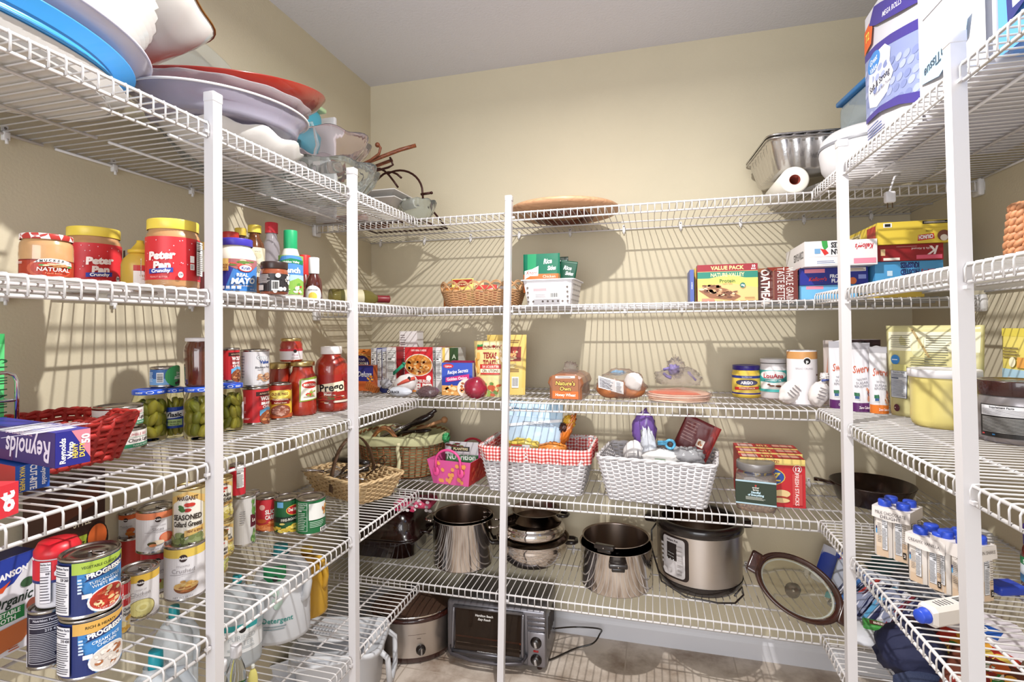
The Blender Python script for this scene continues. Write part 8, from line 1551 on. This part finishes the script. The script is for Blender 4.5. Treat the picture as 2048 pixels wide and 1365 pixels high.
def tp(A):
    A.rect(0, 0, 1, 1, '#cbcad4').poly([(0, .28), (.35, .27), (.7, .22), (1, .14), (1, .55), (.6, .62), (.3, .68), (0, .71)], '#8792be')
    rnd = random.Random(1)
    for j in range(5):
        for i in range(9): A._p([(.04+.115*i+.055*(j % 2)+.05*math.cos(t), .30-.012*i+.075*j-.02*(i/8)*j+.022*math.sin(t)) for t in [2*PI*k/14 for k in range(14)]], ink(rnd.choice(['#98a2cb', '#7a85b4', '#a3acd2'])), A.lay)
    A.lay += 1
    A.poly([(0, .69), (.3, .66), (.6, .6), (1, .52), (1, .58), (.6, .66), (.3, .71), (0, .74)], '#43388c').poly([(0, .26), (.35, .25), (.7, .19), (1, .11), (1, .17), (.7, .245), (.35, .285), (0, .295)], '#43388c')
    A.poly([(.13, .34), (.1, .44), (.14, .56), (.24, .66), (.5, .64), (.6, .58), (.58, .5), (.64, .42), (.52, .33), (.3, .3)], '#e9e8f0').ell(.25, .61, .15, .065, '#4285cf').text('Great\nValue', .25, .625, .04, '#f2f4fa', .01, mw=.2).text('Soft & Strong', .36, .45, .042, '#2a2a44', .01, mw=.44).text('Premium Bath Tissue', .42, .39, .022, '#4a4a64', mw=.34)
    A.poly([(.0, .74), (.2, .76), (.23, .86), (.14, .92), (0, .9)], '#d8602c').text('72', .1, .84, .055, '#f0d95a', .02).poly([(.14, .9), (.3, .84), (.7, .74), (1, .67), (1, .76), (.7, .86), (.4, .95), (.24, .99)], '#43388c').text('MEGA ROLLS', .62, .815, .032, '#e8e6f4', .01, mw=.48, rot=-.25).lines(.05, .13, .42, .21, 4, '#4a5a94', .4)
def cush(lab, y0, y1, x0, d, h, base, art, name='tissue_pack', rolls=0):
    root = thing(name, lab, 'tissue pack', (x0, (y0+y1)/2, zr), -PI/2); w_ = abs(y1-y0); m = M(); N = 16
    def b_(u, v): return .012*math.sin(PI*u)**.5*math.sin(PI*v)**.4+(.006*abs(math.sin(u*PI*3)) if rolls else 0)
    m.rbox(-w_/2, .0, 0, w_/2, d, h, mat(base, .3, coat=.3, bump=.2, bscale=30), .025, 4); m.build('wrapper', root)
    m = M(); A = Art(w_*.96, h*.97); art(A); A.emit(m, lambda u, v, l: V((u, -b_(min(1, max(0, u/w_+.5)), min(1, max(0, v/h)))-l-.002, v+.008)), du=w_/14, eps=.00015); m.build('printed_front', root)
    return root
cush('toilet tissue pack with blue wave band and orange badge on the top right shelf', 1.44, 1.775, .63, .34, .44, '#c9c8d2', tp)
cush('white bath tissue pack printed upside down behind the near right pole', 1.165, 1.425, .615, .36, .44, '#cdccd2', lambda A: A.rect(0, 0, 1, 1, '#cfced4').poly([(.05, .16), (.4, .12), (.8, .2), (.85, .3), (.5, .27), (.1, .25)], '#a9cbe6').text('BathTissue', .42, .21, .05, '#3a4a5a', .03, .2, mw=.85, rot=PI+.1).lines(.1, .5, .9, .52, 1, '#cfd0d6'))
cush('bright blue tissue pack with dark blue picture strip at the top right edge', .80, 1.15, .62, .36, .44, '#5a97e4', lambda A: A.rect(0, 0, 1, 1, '#5a97e4').poly([(.1, .1), (.9, .3), (.9, .44), (.1, .24)], '#2f3470').rect(.15, .15, .35, .28, '#d8e4f4').rect(.5, .22, .75, .4, '#c4d4ec').text('&', .43, .25, .05, '#e8eef8', .02).text('REFRESHING CLEAN', .55, .13, .035, '#e8eef8', mw=.7, rot=.12).ell(.6, .75, .25, .06, '#8ab8f0'), 'wipes_pack')
q = on_z(1783, 350, Z['A']); root = thing('power_plug', 'white electrical plug hanging from the top right shelf by its cord', 'plug', (q.x, q.y, Z['A']-.012)); m = M(); m.tube([(.03, .02, .016), (.01, .005, .006), (0, 0, -.02), (-.006, 0, -.04)], .003, PLAST, 7); m.build('cord', root); m = M(); m.rbox(-.020, -.011, -.075, .008, .011, -.04, PLAST, .005, 3); m.build('plug_body', root); m = M(); m.box(-.014, -.001, -.092, -.011, .001, -.075, steel('#a08a70')); m.box(-.001, -.001, -.092, .002, .001, -.075, steel('#a08a70')); m.build('prongs', root)
